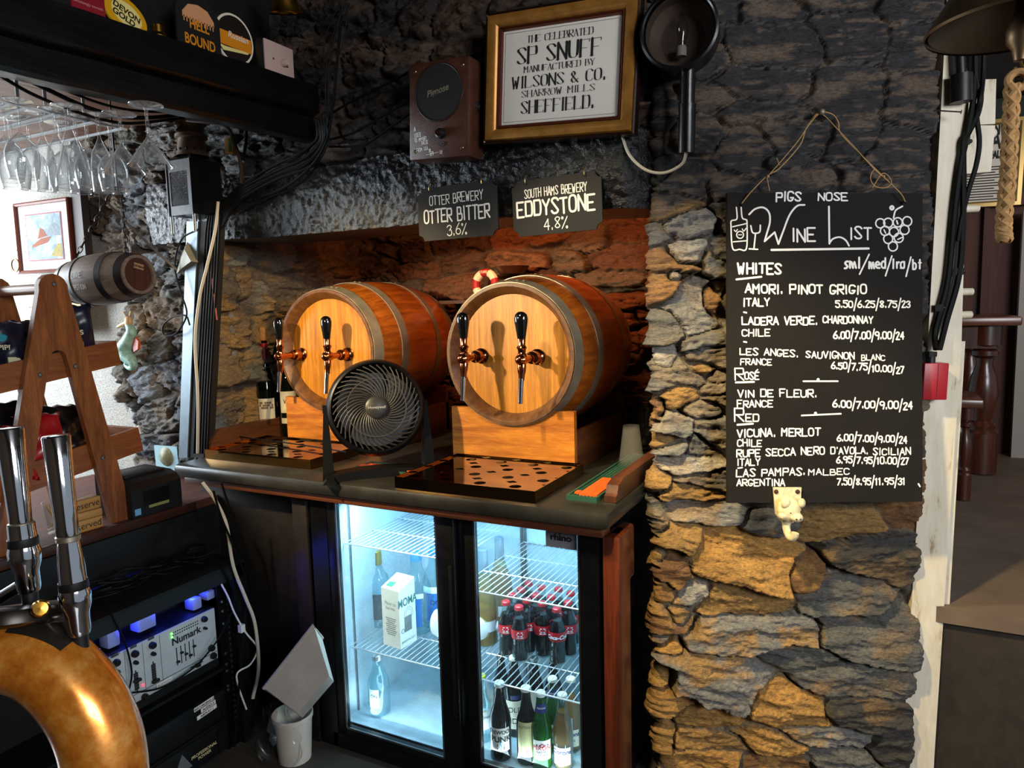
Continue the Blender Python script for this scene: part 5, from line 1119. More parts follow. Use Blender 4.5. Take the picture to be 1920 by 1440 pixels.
# bell with rope
BELLM = plain('old_bronze_bell', '7a6248', .42, .9, vary=.35, vscale=12)
Mb = Matrix.Translation(V(at(1916, 50, 1.1)))
bl = thing('bar_bell', 'large bronze bell hanging at the top right with plaited rope', 'bell', Mb)
MB().lathe([(.131, 0), (.133, .004), (.122, .022), (.104, .05), (.090, .09), (.082, .14), (.072, .165), (.05, .18), (0, .185), (0, .178), (.045, .173), (.066, .158), (.075, .14), (.083, .09), (.097, .05), (.115, .022), (.126, .004)], 64, closed=False).build('bell_body', BELLM, bl)
mb = MB(); mb.tube([(0, 0, .17), (0, 0, .05), (0, 0, .02)], .007, 10); mb.lathe([(.0, .045), (.008, .04), (.012, .02), (.021, -.005), (.020, -.022), (.012, -.034), (.009, -.05), (0, -.052)], 24); mb.build('clapper', BELLM, bl)
mb = MB(); mb.tube(catmull([(0, 0, -.05), (.006, 0, -.07), (-.004, 0, -.075), (-.006, -.002, -.06), (-.010, 0, -.09), (-.010, 0, -.105)], 6), .002, 6); mb.build('wire_hook', HOOKM, bl)
ROPEM = plain('plaited_rope', 'a9814f', .85, vary=.35, vscale=90)
pts = [at(1893, 138, 1.1), at(1905, 150, 1.1), at(1898, 160, 1.1), at(1894, 250, 1.1), at(1889, 340, 1.1), at(1882, 420, 1.1), at(1884, 455, 1.1)]
pc = catmull([pts[2], pts[3], pts[4], pts[5], pts[6]], 26); mb = MB()
mb.tube(pc, [.0085]*(len(pc)-4)+[.0085, .008, .007, .005], 10)
P_ = [Vector([float(c) for c in q]) for q in pc]
for ph in range(3):
    hel = [P_[i]+Vector((math.cos(i*.30+ph*2*PI/3)*.0072, math.sin(i*.30+ph*2*PI/3)*.0072, 0)) for i in range(len(P_)-3)]; mb.tube(hel, .0052, 6)
    hel = [P_[i]+Vector((math.cos(-i*.30+ph*2*PI/3)*.0074, math.sin(-i*.30+ph*2*PI/3)*.0074, 0)) for i in range(len(P_)-3)]; mb.tube(hel, .0048, 6)
mb.torus(.013, .006, 20, 8, Matrix.Translation(V(at(1909, 150, 1.1))) @ RX(80)); mb.build('rope', ROPEM, bl, True)
# ------------------------------------------------------------------ the room behind
GILT = plain('pale_gilt_frame', 'a88c54', .35, .6)
M, w_, h_ = rect(onY(1765, 235, 4.95), onY(1925, 218, 4.95), onY(1914, 384, 4.95), onY(1765, 392, 4.95))
po = thing('framed_notice', 'old printed notice in pale gilt frame in the room behind', 'framed notice', M)
mb = MB(); moulding(mb, w_, h_, [(0, -.03), (0, .01), (.02, .012), (.03, 0)]); mb.build('frame', GILT, po, angle=20); MB().box((0, 0, -.008), (w_-.05, h_-.05, .01)).build('print', PAPER, po)
mb = MB(); r0 = w_/2-.06
for tx, y, h in (('NOTICE OF SALE', .33, .075), ('FALMOUTH', .06, .04), ('AUCTION', .17, .10)): q = printed(tx, T(.10*w_, y*h_, 0), h, 'LEFT', bold=.004, sx=.5, z=-.002); mb.add(q.v, q.f)
for k in range(13): mb.box((0, -.04*h_-k*.031*h_, -.0025), (w_-.16-.05*(k % 3), .006, .001))
mb.build('lettering', INK, po)
FARW = wood('dark_turned_oak', '1f0d06', '5a2a14', 'z', 5, .3, .5); FART = wood('table_top_oak', '3a1a0c', '7a3e1e', 'x', 5, .3, .5)
def baluster(r, h): return [(r*.75, 0), (r, .01*h), (r, .28*h), (r*.8, .30*h), (r*.85, .33*h), (r*.55, .36*h), (r*.75, .44*h), (r*.95, .55*h), (r*.8, .66*h), (r*.5, .74*h), (r*.55, .78*h), (r*.85, .80*h), (r*.85, .83*h), (r*.6, .85*h), (r, .87*h), (r, h), (0, h)]
tb = thing('oak_table', 'dark oak table with thick turned legs in the room behind', 'table', (.45, 4.4, .55))
za, zb = .55, 1.335
MB().b2((-.05, 4.30, zb), (.655, 4.95, zb+.045), bev=.008).build('table_top', FART, tb, True); MB().b2((-.05, 4.36, zb-.12), (.56, 4.94, zb)).build('apron', FARW, tb, True)
for x, y in ((.52, 4.42), (.50, 4.88)): MB().lathe(baluster(.075, zb-za), 24, T(x, y, za)).build('leg', FARW, tb, True)
bs = thing('oak_stool', 'low dark oak stool in front of the table in the room behind', 'stool', (.36, 3.95, .55)); zs = .985
MB().b2((.12, 3.75, zs), (.445, 4.1, zs+.04), bev=.006).build('seat', FART, bs, True)
for x, y in ((.385, 3.80), (.17, 3.80), (.385, 4.05), (.17, 4.05)): MB().lathe(baluster(.032, zs-za), 20, T(x, y, za)).build('leg', FARW, bs, True)
mb = MB(); mb.b2((.725, 4.9, .55), (.80, 4.95, 1.95)); struct('trim_4', mb, plain('grey_white_door_edge', '9a948c', .6))
# ------------------------------------------------------------------ beam end: switch, pump clips, hanging bell
def side(x, y, X): return frame(onX(x, y, X), (0, 1, 0), (0, 0, 1))  # an upright face looking to the right of the room
def su(x, y, X): return float(onX(x+1, y, X)[1]-onX(x, y, X)[1]), float(onX(x, y, X)[2]-onX(x, y+1, X)[2])
XC = -1.86
def loose(name, mb, m, label, cat, **k): return tag(mb.build(name, m), label, cat, **k)
u, v = su(525, 118, -1.83); M = side(525, 118, -1.83)
ds = thing('dimmer_switch', 'pinkish white dimmer switch plate with round knob at the beam end', 'switch', M)
SWP = plain('pinkish_plastic', 'c4a79c', .4)
MB().box((0, .004, -.004), (54*u*.98, 66*v*1.0, .008), bev=.003).build('plate', SWP, ds); MB().box((-.004, 0, -.030), (58*u, 68*v, .044)).build('back_box', BLACK, ds)
MB().lathe([(0, .022), (.009, .022), (.0115, .018), (.012, 0), (0, 0)], 28, T(.012, .002, 0)).build('knob', SWP, ds)
mb = MB(); mb.ball((-.030, .006, .0005), .0035); mb.ball((.034, -.004, .0005), .0035); mb.build('screws', plain('screw_brown', '5a3a30', .5, .5), ds)
def disc(name, m, M, rx, ry, th=.006, rot=0, parent=None): mb = MB(); mb.prism([(rx*math.cos(2*PI*k/48), ry*math.sin(2*PI*k/48)) for k in range(48)], -th, 0, M @ RZ(rot)); return mb.build(name, m, parent) if parent is not None else mb
YELG = plain('golden_yellow_enamel', 'e0a416', .3, coat=.4); YELP = plain('pale_yellow', 'f0dd8a', .4)
u, v = su(236, 28, XC)
M = side(236, 28, XC) @ RX(-8)
pc_ = thing('pump_clip', 'golden yellow oval pump clip standing on the beam', 'pump clip', M, 'pump clips on the beam')
disc('badge', YELG, Matrix(), .064, .050, rot=-24, parent=pc_); disc('centre', YELP, T(.003, .002, .001), .045, .033, .002, -24, pc_)
q = printed('DEVON', RZ(-22) @ T(0, .002, .0012), .017, bold=.0008); r = printed('GOLD', RZ(-22) @ T(-.004, -.019, .0012), .017, bold=.0008); q.add(r.v, r.f); q.build('lettering', plain('dark_brown_letters', '2c2110', .6), pc_)
RDC = plain('dark_red_card', '8a1420', .45)
u, v = su(165, 15, XC); M = side(165, 15, XC+.004)
pc2 = thing('pump_clip', 'dark red and cream pump clip lying behind the golden oval', 'pump clip', M, 'pump clips on the beam')
MB().box((0, .012, 0), (62*u, 42*v, .006)).build('badge', RDC, pc2); MB().box((-.005, -.026, .001), (66*u, 20*v, .006), bev=.002).build('scroll', CREAM, pc2)
q = printed('tantalisingly moreish', T(.0, .004, .0036), .0075, spacing=.95); q.build('lettering', plain('pink_letters', 'd88a90', .6), pc2)
u, v = su(373, 52, XC); M = side(373, 52, XC)
pc3 = thing('pump_clip', 'black bottle shaped pump clip with bold orange letters on the beam', 'pump clip', M, 'pump clips on the beam')
w1, h1 = 80*u, 100*v
MB().prism([(-.5*w1, -.62*h1), (.5*w1, -.62*h1), (.5*w1, .28*h1), (.3*w1, .5*h1), (.14*w1, .56*h1), (.14*w1, .9*h1), (-.14*w1, .9*h1), (-.14*w1, .56*h1), (-.3*w1, .5*h1), (-.5*w1, .28*h1)], -.008, 0).build('bottle_shape', plain('matt_black_card', '0d0d0d', .6), pc3)
ORG = plain('orange_letters', 'e08a18', .45); PAL = plain('pale_orange_print', 'd89a6a', .5)
mb = MB(); mb.prism([(-.36*w1, .10*h1), (.36*w1, .10*h1), (.36*w1, .2*h1), (.22*w1, .36*h1), (0, .41*h1), (-.22*w1, .36*h1), (-.36*w1, .2*h1)], 0, .001)
for k in range(11): mb.box(((k-5)*.066*w1, .08*h1, .0005), (.02*w1, .10*h1, .001))
mb.build('arch_print', PAL, pc3)
q = printed('HELL', T(0, -.06*h1, .0012), .18*h1, bold=.001, sx=.82); r = printed('BOUND', T(0, -.36*h1, .0012), .19*h1, bold=.001, sx=.74); q.add(r.v, r.f); q.build('lettering', ORG, pc3)
MB().box((-.06*w1, -.54*h1, .001), (.5*w1, .2*h1, .001)).build('lower_print', CREAM, pc3)
MB().box((-.06*w1, -.43*h1, .0014), (.5*w1, .035*h1, .0008)).build('red_band', RDC, pc3)
M = side(440, 74, XC-.005)
pc4 = thing('pump_clip', 'round cream edged pump clip with orange band behind the black one', 'pump clip', M, 'pump clips on the beam')
disc('badge', CREAM, Matrix(), .078, .078, parent=pc4); disc('dark_face', plain('dark_brown_card', '1c100a', .5), T(0, 0, .0008), .071, .071, .001, parent=pc4)
MB().box((0, -.006, .0014), (.136, .044, .0008)).build('orange_band', ORG, pc4); q = printed('Russian', T(.012, .000, .0022), .020, bold=.0005, shear=.2); q.build('lettering', CREAM, pc4)
mb = MB(); mb.prism([(-.05, -.046), (.05, -.034), (.058, -.026), (-.04, -.032), (-.064, -.030)], .0008, .0016); mb.build('swirl', YELP, pc4)
mb = MB(); mb.lathe([(0, 0), (.026, 0), (.026, .01), (.018, .02), (.018, .04), (.0, .042)], 24, Matrix.Translation(V(onX(298, 76, XC)))); loose('brass_fitting', mb, BRASS, 'small worn brass fitting between the golden and the black pump clips', 'fitting')
hb = thing('hand_bell', 'small brass hand bell hanging above the dimmer switch', 'bell', V(onX(537, 26, -1.75)))
MB().lathe([(.052, 0), (.054, .004), (.046, .018), (.037, .045), (.030, .08), (.015, .095), (0, .098), (0, .092), (.026, .078), (.033, .044), (.043, .016)], 36, RX(14) @ RY(8)).build('bell_body', BRASS, hb)
MB().lathe([(0, .097), (.006, .097), (.006, .16), (0, .16)], 12, RX(14) @ RY(8)).build('handle', BRASS, hb)
# ------------------------------------------------------------------ glass rack and hanging glasses
ZR = 2.045
gr = thing('glass_rack', 'white wire rack under the ceiling holding hanging stemmed glasses', 'glass rack', (-2.3, 1.2, ZR))
WW = plain('white_painted_wire', 'e4e6e6', .35)
mb = MB()
lanes = [onZ(x, y, ZR)[1] for x, y in ((215, 250), (110, 250), (60, 213), (0, 170))]
ys = [float(onZ(x, y, ZR)[1]) for x, y in ((73, 149), (103, 174), (142, 179), (122, 214), (230, 183), (190, 225), (299, 202), (290, 228))]
for y in ys: mb.tube([(-3.0, y, ZR), (-1.99+.08*(y-1.2), y, ZR)], .0045, 6)
for x in (-2.95, -2.0): mb.tube([(x, ys[0]-.03, ZR+.006), (x, ys[-1]+.03, ZR+.006)], .004, 6)
for y in (ys[0], ys[2], ys[4], ys[6]):
    for x in (-2.02, -2.9): mb.tube([(x, y, ZR), (x, y, 2.299)], .0045, 6)
mb.build('wires', WW, gr, True)
GLS = thin_glass('clear_stemware', (.985, .99, .99), refl=.05, power=1.7, rough=.03, edge=.35)  # white diffuse mixed into the edges stands in for bright highlights
def stem(kind):
    if kind == 'martini': return [(.040, 0), (.041, .002), (.006, .006), (.004, .012), (.004, .075), (.006, .082), (.054, .15), (.0535, .151)]
    if kind == 'flute': return [(.034, 0), (.035, .002), (.006, .006), (.004, .012), (.004, .06), (.010, .075), (.022, .10), (.027, .14), (.025, .20), (.0245, .201)]
    if kind == 'hurricane': return [(.036, 0), (.037, .002), (.008, .006), (.006, .02), (.006, .05), (.012, .07), (.020, .10), (.030, .14), (.040, .175), (.041, .20), (.0405, .201)]
    return [(.036, 0), (.037, .002), (.006, .006), (.004, .012), (.004, .075), (.012, .083), (.030, .10), (.038, .125), (.038, .15), (.032, .185), (.0315, .186)]
gspec = [('martini', 274, 206, 'right martini glass hanging nearest the black lantern'), ('martini', 224, 222, 'left martini glass hanging beside the other one'),
 ('hurricane', 126, 208, 'tall flared cocktail glass hanging at the front of the rack'), ('flute', 183, 224, 'slim flute glass hanging just left of the martini glasses'), ('wine', 161, 232, 'round wine glass hanging behind the flared cocktail glass'),
 ('wine', 205, 240, 'wine glass hanging in the furthest lane behind the martini glasses'), ('flute', 76, 218, 'narrow flute glass hanging left of the flared cocktail glass'), ('flute', 101, 214, 'second flute glass hanging left of the flared cocktail glass'),
 ('wine', 32, 198, 'large round wine glass hanging nearest the left edge of the picture'), ('wine', 5, 206, 'wine glass cut by the left edge of the picture, front lane'), ('wine', 52, 230, 'wine glass hanging behind the large round one, middle lane'),
 ('wine', 18, 228, 'wine glass hanging low over the ship picture at the left'), ('flute', 140, 226, 'flute hanging in the back lane behind the flared cocktail glass'), ('wine', 112, 238, 'wine glass in the furthest lane, above the right edge of the ship picture')]
protos = {}
for kind, px, y, lb in gspec:
    p = onZ(px, y, ZR)
    M = T(float(p[0]), float(p[1]), ZR+.0125) @ RZ(px)
    lb = 'clear '+lb
    if kind not in protos:
        t_ = thing('stemmed_glass', lb, 'glass', M, 'glasses hanging from the wire rack')
        pr = stem(kind); inner = [(max(0, r-.0012), z) for r, z in pr[::-1] if z > .07]
        sc_ = 1.05
        prof = [(0, 0)]+pr+inner+[(0, inner[-1][1])]
        gb = MB().lathe([(r*sc_, -z*sc_) for r, z in prof], 30); gb.torus(pr[-1][0]*sc_, .0012, 30, 6, T(0, 0, -pr[-1][1]*sc_)); gb.torus(pr[0][0]*sc_, .0013, 30, 6)
        gb.build('glass', GLS, t_)
        if kind == 'martini':
            mb = MB()
            for k in range(10):
                a = 2*PI*k/10
                for d in (-1, 1): mb.tube([((.014+.026*t)*sc_*math.cos(a+d*.5*t), (.014+.026*t)*sc_*math.sin(a+d*.5*t), -(.094+.034*t)*sc_) for t in (0, .33, .66, 1)], .0009, 4)
            mb.build('cut_pattern', GLS, t_)
        protos[kind] = t_
    else: dup(protos[kind], M, lb)
# ------------------------------------------------------------------ lantern
TIN = plain('old_tin', '6a5a4a', .5, .6, vary=.3)
x0, y0, x1, y1 = -2.375, 1.85, -2.242, 1.985; zb, zt = 1.868, 2.068
ln = thing('ship_lantern', 'black square ship lantern with glass window hanging under the beam end', 'lantern', ((x0+x1)/2, y0, zb))
mb = MB(); e = .006
mb.b2((x0, y0, zb), (x1, y1, zb+.012)); mb.b2((x0, y0, zt-.012), (x1, y1, zt)); mb.b2((x1-e, y0, zb+.012), (x1, y1, zt-.012)); mb.b2((x0, y1-e, zb+.012), (x1-e, y1, zt-.012)); mb.b2((x0, y0, zb+.012), (x0+e, y1-e, zt-.012))
mb.b2((x0, y0, zt-.042), (x1-e, y0+e, zt-.012)); mb.b2((x0, y0, zb+.012), (x1-e, y0+e, zb+.034)); mb.b2((x1-.022, y0, zb+.034), (x1-e, y0+e, zt-.042)); mb.b2((x0+e, y0, zb+.034), (x0+.016, y0+e, zt-.042))
for x in (x0, x1-.004): mb.b2((x, y0-.004, zb-.004), (x+.004, y0, zt))
xm, ym = (x0+x1)/2, (y0+y1)/2
mb.build('case', GLOSSK, ln, True)
mb = MB(); mb.b2((x0+.016, y0+.002, zb+.034), (x1-.022, y0+.004, zt-.042)); mb.build('window', thin_glass('grey_sheen_pane', (.9, .95, .95), rough=.1, frost=.8), ln, True)  # cloudy diffuse in the pane imitates its light grey reflection
mb = MB(); mb.b2((x0+.010, y1-.012, zb+.014), (x1-.010, y1-.008, zt-.02)); mb.build('reflector', plain('tin_reflector', '8a9094', .4, .1, vary=.3), ln, True)
mb = MB(); rr = .707*(x1-x0); mb.lathe([(rr, 0), (.062, .022), (.058, .024)], 4, T(xm, ym, zt) @ RZ(45)); mb.build('roof', GLOSSK, ln, True)
mb = MB(); mb.lathe([(.060, .02), (.055, .03), (.046, .085), (.058, .088), (.056, .10), (.03, .108), (0, .108)], 32, T(xm, ym, zt)); 
mb.build('chimney', TIN, ln, True)
mb = MB()
for k in range(12): a = 2*PI*k/12; mb.ball((xm+.0525*math.cos(a), ym+.0525*math.sin(a), zt+.042), .005)
mb.build('vent_holes', MATT, ln, True)
for x, y in ((x0+.006, y0+.006), (x1-.006, y0+.006), (x1-.006, y1-.006), (x0+.006, y1-.006)): MB().tube([(x, y, zb), (x, y, zb-.065)], .006, 8).build('leg', STEEL, ln, True)
# ------------------------------------------------------------------ post with cables
ps = thing('cable_post', 'leaning black post with grey metal edge left of the fireplace alcove', 'post', onY(365, 850, 1.95))
def post_px(xs, out, back, y=1.95):
    a = [onY(xs[0], 858, y-out), onY(xs[1], 858, y-out), onY(xs[2], 415, y-out), onY(xs[3], 415, y-out)]; b = [q+np.array([0, back, 0]) for q in a]
    mb = MB(); mb.hexa(a, b); return mb
post_px((350, 382, 403, 370), .02, .05).build('trunking', MATT, ps, True)
post_px((335, 351, 371, 350), .026, .05).build('metal_edge', plain('galvanised_edge', '7d8890', .45, .85, vary=.15), ps, True)
mb = MB(); mb.box(onY(378, 552, 1.945), (.03, .02, .03)); mb.build('bracket', STEEL, ps, True)
PC = lambda x, y, d=1.93: onY(x, y, d)
rnd = random.Random(9)
for i in range(6):
    x = 378+i*5
    cable([PC(x+14-i, 400), PC(x+8, 440), PC(x+4, 520), PC(x-2, 620), PC(x-9, 740), PC(x-14, 850)], .0045, 'black cable running down the leaning post beside the white one', group='black cables on the leaning post')
cable([PC(409, 378, 1.90), PC(404, 430, 1.90), PC(388, 500, 1.90), PC(374, 560, 1.9), PC(366, 640, 1.9), PC(371, 740, 1.9), PC(371, 850, 1.91)], .0058, 'thick cream cable running down the leaning post', CREAMC)
cable([PC(396, 510), PC(402, 560), PC(407, 600)], .003, 'red and white cord beside the leaning post', plain('red_white_cord', 'b0524a', .7, vary=.6, vscale=80), 'cord')
# bundle from the beam end to the lantern
for i in range(14):
    f = i/13; j = rnd.uniform(-13, 13); d0 = 2.0-.05*f
    pts = [onY(592+22*f, 228-8*f, 1.96), onY(594+20*f+j*.3, 262+j*.2, 1.97), onY(560+26*f+j, 300+20*(f-.5), 1.96), onY(520+j*.6, 322+26*(f-.5)+j*.4, 1.955), onY(470+j*.4, 350+26*(f-.5), 1.945), onY(432+6*f, 378+24*(f-.5), 1.94), onY(402+14*f, 420+16*(f-.5), 1.935)]
    cable(pts, .0042 if i % 3 else .0052, 'black cable in the thick bundle sweeping from the beam end to the lantern', group='bundled black cables under the beam end', n=6)
cable([onY(640, 30, 1.98), onY(632, 120, 1.96), onY(624, 200, 1.96), onY(610, 270, 1.95), onY(575, 320, 1.96), onY(520, 358, 1.97), onY(462, 372, 1.97), onY(430, 382, 1.95)], .0045, 'outer black cable hanging in a long curve under the bundle')
cable([onY(612, 246, 2.0), onY(600, 300, 1.99), onY(560, 346, 1.985), onY(500, 372, 1.98), onY(455, 398, 1.98), onY(432, 412, 1.95)], .0032, 'thin black cable drooping lowest over the grey lintel')
cable([onY(508, 340, 1.965), onY(490, 350, 1.96), onY(468, 362, 1.95), onY(450, 372, 1.95)], .006, 'short cream cable end inside the black bundle', CREAMC)
for i, (pa, lb) in enumerate((([(622, 212), (660, 190), (720, 160), (765, 136)], 'upper black cable crossing the wall to the amplifier'), ([(618, 262), (660, 250), (710, 222), (770, 186)], 'middle black cable crossing the wall to the amplifier'), ([(618, 275), (680, 272), (730, 240), (775, 208)], 'lowest black cable sagging across the wall to the amplifier'))):
    cable([onY(x, y, 1.995) for x, y in pa], .0042, lb)
for i in range(5): cable([onY(652-4*i+8*(i % 2), 6, 1.975), onY(640-9*i+rnd.uniform(-8, 8), 80, 1.965), onY(624-3*i+rnd.uniform(-8, 8), 150, 1.96), onY(618-2*i, 225, 1.965)], rnd.choice([.0022, .003]), 'thin black cable hanging down the wall beside the dimmer switch', group='thin cables beside the beam end', n=6)
for i, (pa, r, lb) in enumerate((([(0, 142), (60, 176), (130, 205), (200, 226), (255, 231), (345, 221)], .0045, 'lowest black cable slung under the beam in front of the glasses'), ([(30, 138), (90, 168), (160, 200), (230, 219), (290, 220), (345, 214)], .006, 'thick middle black cable slung under the beam in front of the glasses'), ([(70, 145), (130, 172), (200, 197), (260, 208), (345, 211)], .0038, 'highest black cable slung under the beam in front of the glasses'))):
    n_ = len(pa); cable([onX(x, y, -1.93-.05*k/n_) for k, (x, y) in enumerate(pa)], r, lb)
cable([onY(350, 225+0, 1.9), onY(420, 235, 1.95), onY(440, 270, 1.98), onY(452, 310, 1.97), onY(452, 345, 1.955)], .007, 'brown black cable dropping from the beam behind the lantern', plain('brown_cable', '3a2418', .5))
cable([onY(462, 240, 1.99), onY(461, 268, 1.99), onY(456, 300, 1.975)], .006, 'short black plug lead with brass ring beside the lantern')
mb = MB(); q = onY(431, 272, 2.0); mb.prism([(-.02, -.03), (.018, -.035), (.03, .0), (.012, .03), (-.018, .024)], -.008, .008, frame(q, (1, 0, 0), (0, 0, 1)))
of_ = loose('painted_fish', mb, plain('yellow_paint', 'd8a424', .5), 'yellow and green painted ornament peeping out behind the lantern', 'ornament'); TM[of_.name] = Matrix()
MB().box(tuple(onY(431, 272, 1.988)), (.012, .002, .05)).build('green_stripe', plain('green_paint', '2f8a3a', .5), of_)
mb = MB(); p = [onY(352, 450, 1.93), onY(372, 492, 1.93), onY(330, 515, 1.93), onY(340, 480, 1.93)]; q = [onY(346, 468, 1.90), onY(358, 490, 1.89), onY(338, 505, 1.9), onY(340, 484, 1.9)]
mb.hexa(p, q); loose('stone_wedge', mb, plain('pale_resin', '8f8a74', .45, vary=.3), 'pale wedge shaped stone hanging against the top of the leaning post', 'ornament')
cable([onY(372, 430, 1.9), onY(340, 450, 1.9), onY(328, 500, 1.9), onY(340, 550, 1.9), onY(350, 590, 1.9), onY(330, 625, 1.9), onY(308, 628, 1.9), onY(306, 610, 1.9), onY(325, 594, 1.9), onY(348, 592, 1.9), onY(356, 610, 1.91)], .0034, 'thin black cable hanging with a loose loop left of the post')
cable([onY(185, 360, 1.6), onY(215, 395, 1.66), onY(260, 440, 1.75), onY(300, 478, 1.84), onY(330, 505, 1.90)], .0045, 'grey cord slanting down from the glass rack to the post', plain('grey_cord', '6a6258', .6))
# ------------------------------------------------------------------ little hanging barrel
OLDST = wood('weathered_barrel', '5c4a3c', '9a836e', 'x', 6, .55, .1); DKH = wood('dark_barrel_head', '2a1810', '5a3220', 'z', 6, .5, .1); OLDH = plain('grey_iron_hoop', '4a4644', .4, .8, vary=.3)
Mh = T(-2.31, 1.53, 1.625) @ RZ(4) @ RY(-3)
sb = thing('small_barrel', 'small weathered barrel hanging on two chains before the stone wall', 'barrel', Mh)
A = RY(90) @ T(0, 0, -.165); R = lambda y: .064+.022*(1-((y-.165)/.165)**2)
MB().lathe([(0, .01)]+[(R(.33*i/14), .33*i/14) for i in range(15)]+[(.054, .33), (.052, .318), (0, .318)], 40, A).build('staves', OLDST, sb)
MB().lathe([(0, .319), (.053, .319), (.053, .322), (0, .322)], 36, A).build('head', DKH, sb)
for y0, y1 in ((.004, .03), (.085, .108), (.225, .248), (.30, .326)): MB().lathe([(R(y0)+.0005, y0), (R(y0)+.0025, y0), (R(y1)+.0025, y1), (R(y1)+.0005, y1)], 44, A, closed=True).build('hoop', OLDH, sb)
Fh = frame((.1575, .0, .02), (0, 1, 0), (0, 0, 1)); mb = MB(); mb.box((.005, .008, .0), (.036, .018, .003), Fh @ RZ(-12)); lb_ = mb.build('plate', plain('tan_label', 'b58a5c', .6), sb)
q = printed('RETSINA', Fh @ RZ(-12) @ T(.005, .004, .0018), .007, bold=.0004); q.build('lettering', INK, lb_)
def barrel_text(tx, x0, ang, h):
    q = MB(); write(q, tx, 0, 0, h, Matrix(), .16, .8, jitter=.05, z=.0); q.v = [(x0+p[0], -(R(.165+x0+p[0])+.002)*math.cos(ang-p[1]/.085), -(R(.165+x0+p[0])+.002)*math.sin(ang-p[1]/.085)) for p in q.v]; return q
q = barrel_text('LOVE', -.045, -.05, .018); r = barrel_text('POTION', -.042, .40, .015); q.add(r.v, r.f); q.build('lettering', CHALK, sb)
MB().lathe([(0, 0), (.016, 0), (.013, .028), (0, .03)], 14, T(.02, .05, .062) @ RX(-30)).build('bung', DKH, sb)
def chain(a, b, n, name='chain'):
    mb = MB(); a, b = V(a), V(b); d = (b-a)/n; z = d.normalized(); x = z.orthogonal().normalized(); y = z.cross(x)
    for k in range(n):
        c = a+d*(k+.5); e1, e2 = (x, y) if k % 2 else (y, x); l = d.length*.68; w_ = .0065
        pts = [c+z*(l*math.sin(t))+e1*(w_*math.cos(t)) for t in [2*PI*i/14 for i in range(14)]]; mb.tube(pts, .0016, 5, closed=True)
    return mb
top = (-2.31, 1.60, 1.86)
chain(Mh @ Vector((.14, -.02, .055)), (-2.28, 1.60, 1.93), 14).build('chain', OLDH, sb, True); chain(Mh @ Vector((-.10, -.02, .080)), (-2.33, 1.60, 1.93), 13).build('chain', OLDH, sb, True)
mb = MB(); mb.tube([(-2.305, 1.60, 1.925), (-2.305, 1.60, 2.30)], .003, 6); mb.torus(.03, .003, 20, 6, T(-2.305, 1.60, 1.93)); mb.build('hanging_hook', OLDH, sb, True)
# ------------------------------------------------------------------ pictures and small things by the window
MAH = plain('mahogany_frame', '6a2c18', .35, vary=.2); MATW = plain('white_mount', 'bdb9b1', .8); RDL = plain('red_mount_line', '8a2a34', .7)
def water():
    t = NT('watercolour_sea'); vec = t.coord((1, 1, 1)); f = t.noise(vec, 14, 5, .6, .8)
    t.l(t.ramp(f, [(.3, lin('5f717d')), (.5, lin('8a989f')), (.7, lin('b8bdbe'))]), t.b.inputs['Base Color']); t.set(Roughness=.8); return t.m
M, w_, h_ = rect(*[onY(x, y, 1.985) for x, y in ((18, 384), (121, 372), (146, 506), (46, 513))])
pi = thing('ship_picture', 'watercolour of a ship on rough sea in mahogany frame on the white wall', 'picture', M)
mb = MB(); moulding(mb, w_, h_, [(0, -.02), (0, .004), (.006, .008), (.014, .002), (.016, -.004)]); mb.build('frame', MAH, pi, angle=20)
MB().box((0, 0, -.008), (w_-.03, h_-.03, .004)).build('mount', MATW, pi)
MB().box((0, 0, -.0055), (w_*.66, h_*.66, .002)).build('red_line', RDL, pi); MB().box((0, 0, -.0045), (w_*.63, h_*.63, .0022)).build('painting', water(), pi)
mb = MB(); mb.prism([(-.24*w_, -.14*h_), (.06*w_, -.08*h_), (.13*w_, .0*h_), (-.06*w_, -.02*h_), (-.22*w_, -.1*h_)], -.0034, -.0028); mb.prism([(-.12*w_, -.02*h_), (.06*w_, .01*h_), (.0, .10*h_), (-.06*w_, .13*h_)], -.0034, -.0028); mb.build('painted_ship', plain('ship_brown', '8a4a2c', .8, vary=.4, vscale=90), pi)
mb = MB(); mb.prism([(.06*w_, .02*h_), (.30*w_, .0), (.30*w_, .12*h_), (.2*w_, .19*h_), (.1*w_, .14*h_)], -.0034, -.0029); mb.build('painted_rocks', plain('rock_grey', '7a8288', .8, vary=.4, vscale=70), pi)
mb = MB(); mb.prism([(.10*w_, -.27*h_), (.30*w_, -.29*h_), (.30*w_, -.1*h_), (.22*w_, -.12*h_)], -.0034, -.0029); mb.build('painted_bank', plain('bank_ochre', '9a8a4a', .8, vary=.5, vscale=80), pi)
M, w_, h_ = rect(*[onY(x, y, 1.99) for x, y in ((17, 470), (40, 468), (42, 512), (20, 515))])
pl_ = thing('wall_plaque', 'small dark oval plaque hanging beside the ship picture', 'plaque', M)
MB().prism([(w_*.52*math.cos(2*PI*k/32), h_*.52*math.sin(2*PI*k/32)) for k in range(32)], -.01, .004).build('plaque', plain('dark_red_enamel', '3a120e', .3, coat=.4), pl_)
MB().torus(.03, .004, 28, 6, T(0, -.015, .004)).build('ring', plain('gold_ring', '9a7030', .35, .7), pl_)
M, w_, h_ = rect(*[onY(x, y, 1.99) for x, y in ((40, 536), (152, 528), (152, 622), (40, 640))])
np_ = thing('old_chart', 'yellowed old printed chart on the wall behind the wooden caddy', 'print', M)
MB().box((0, 0, 0), (w_, h_, .004)).build('sheet', plain('yellowed_paper', 'c9b48a', .8, vary=.15, vscale=10), np_)
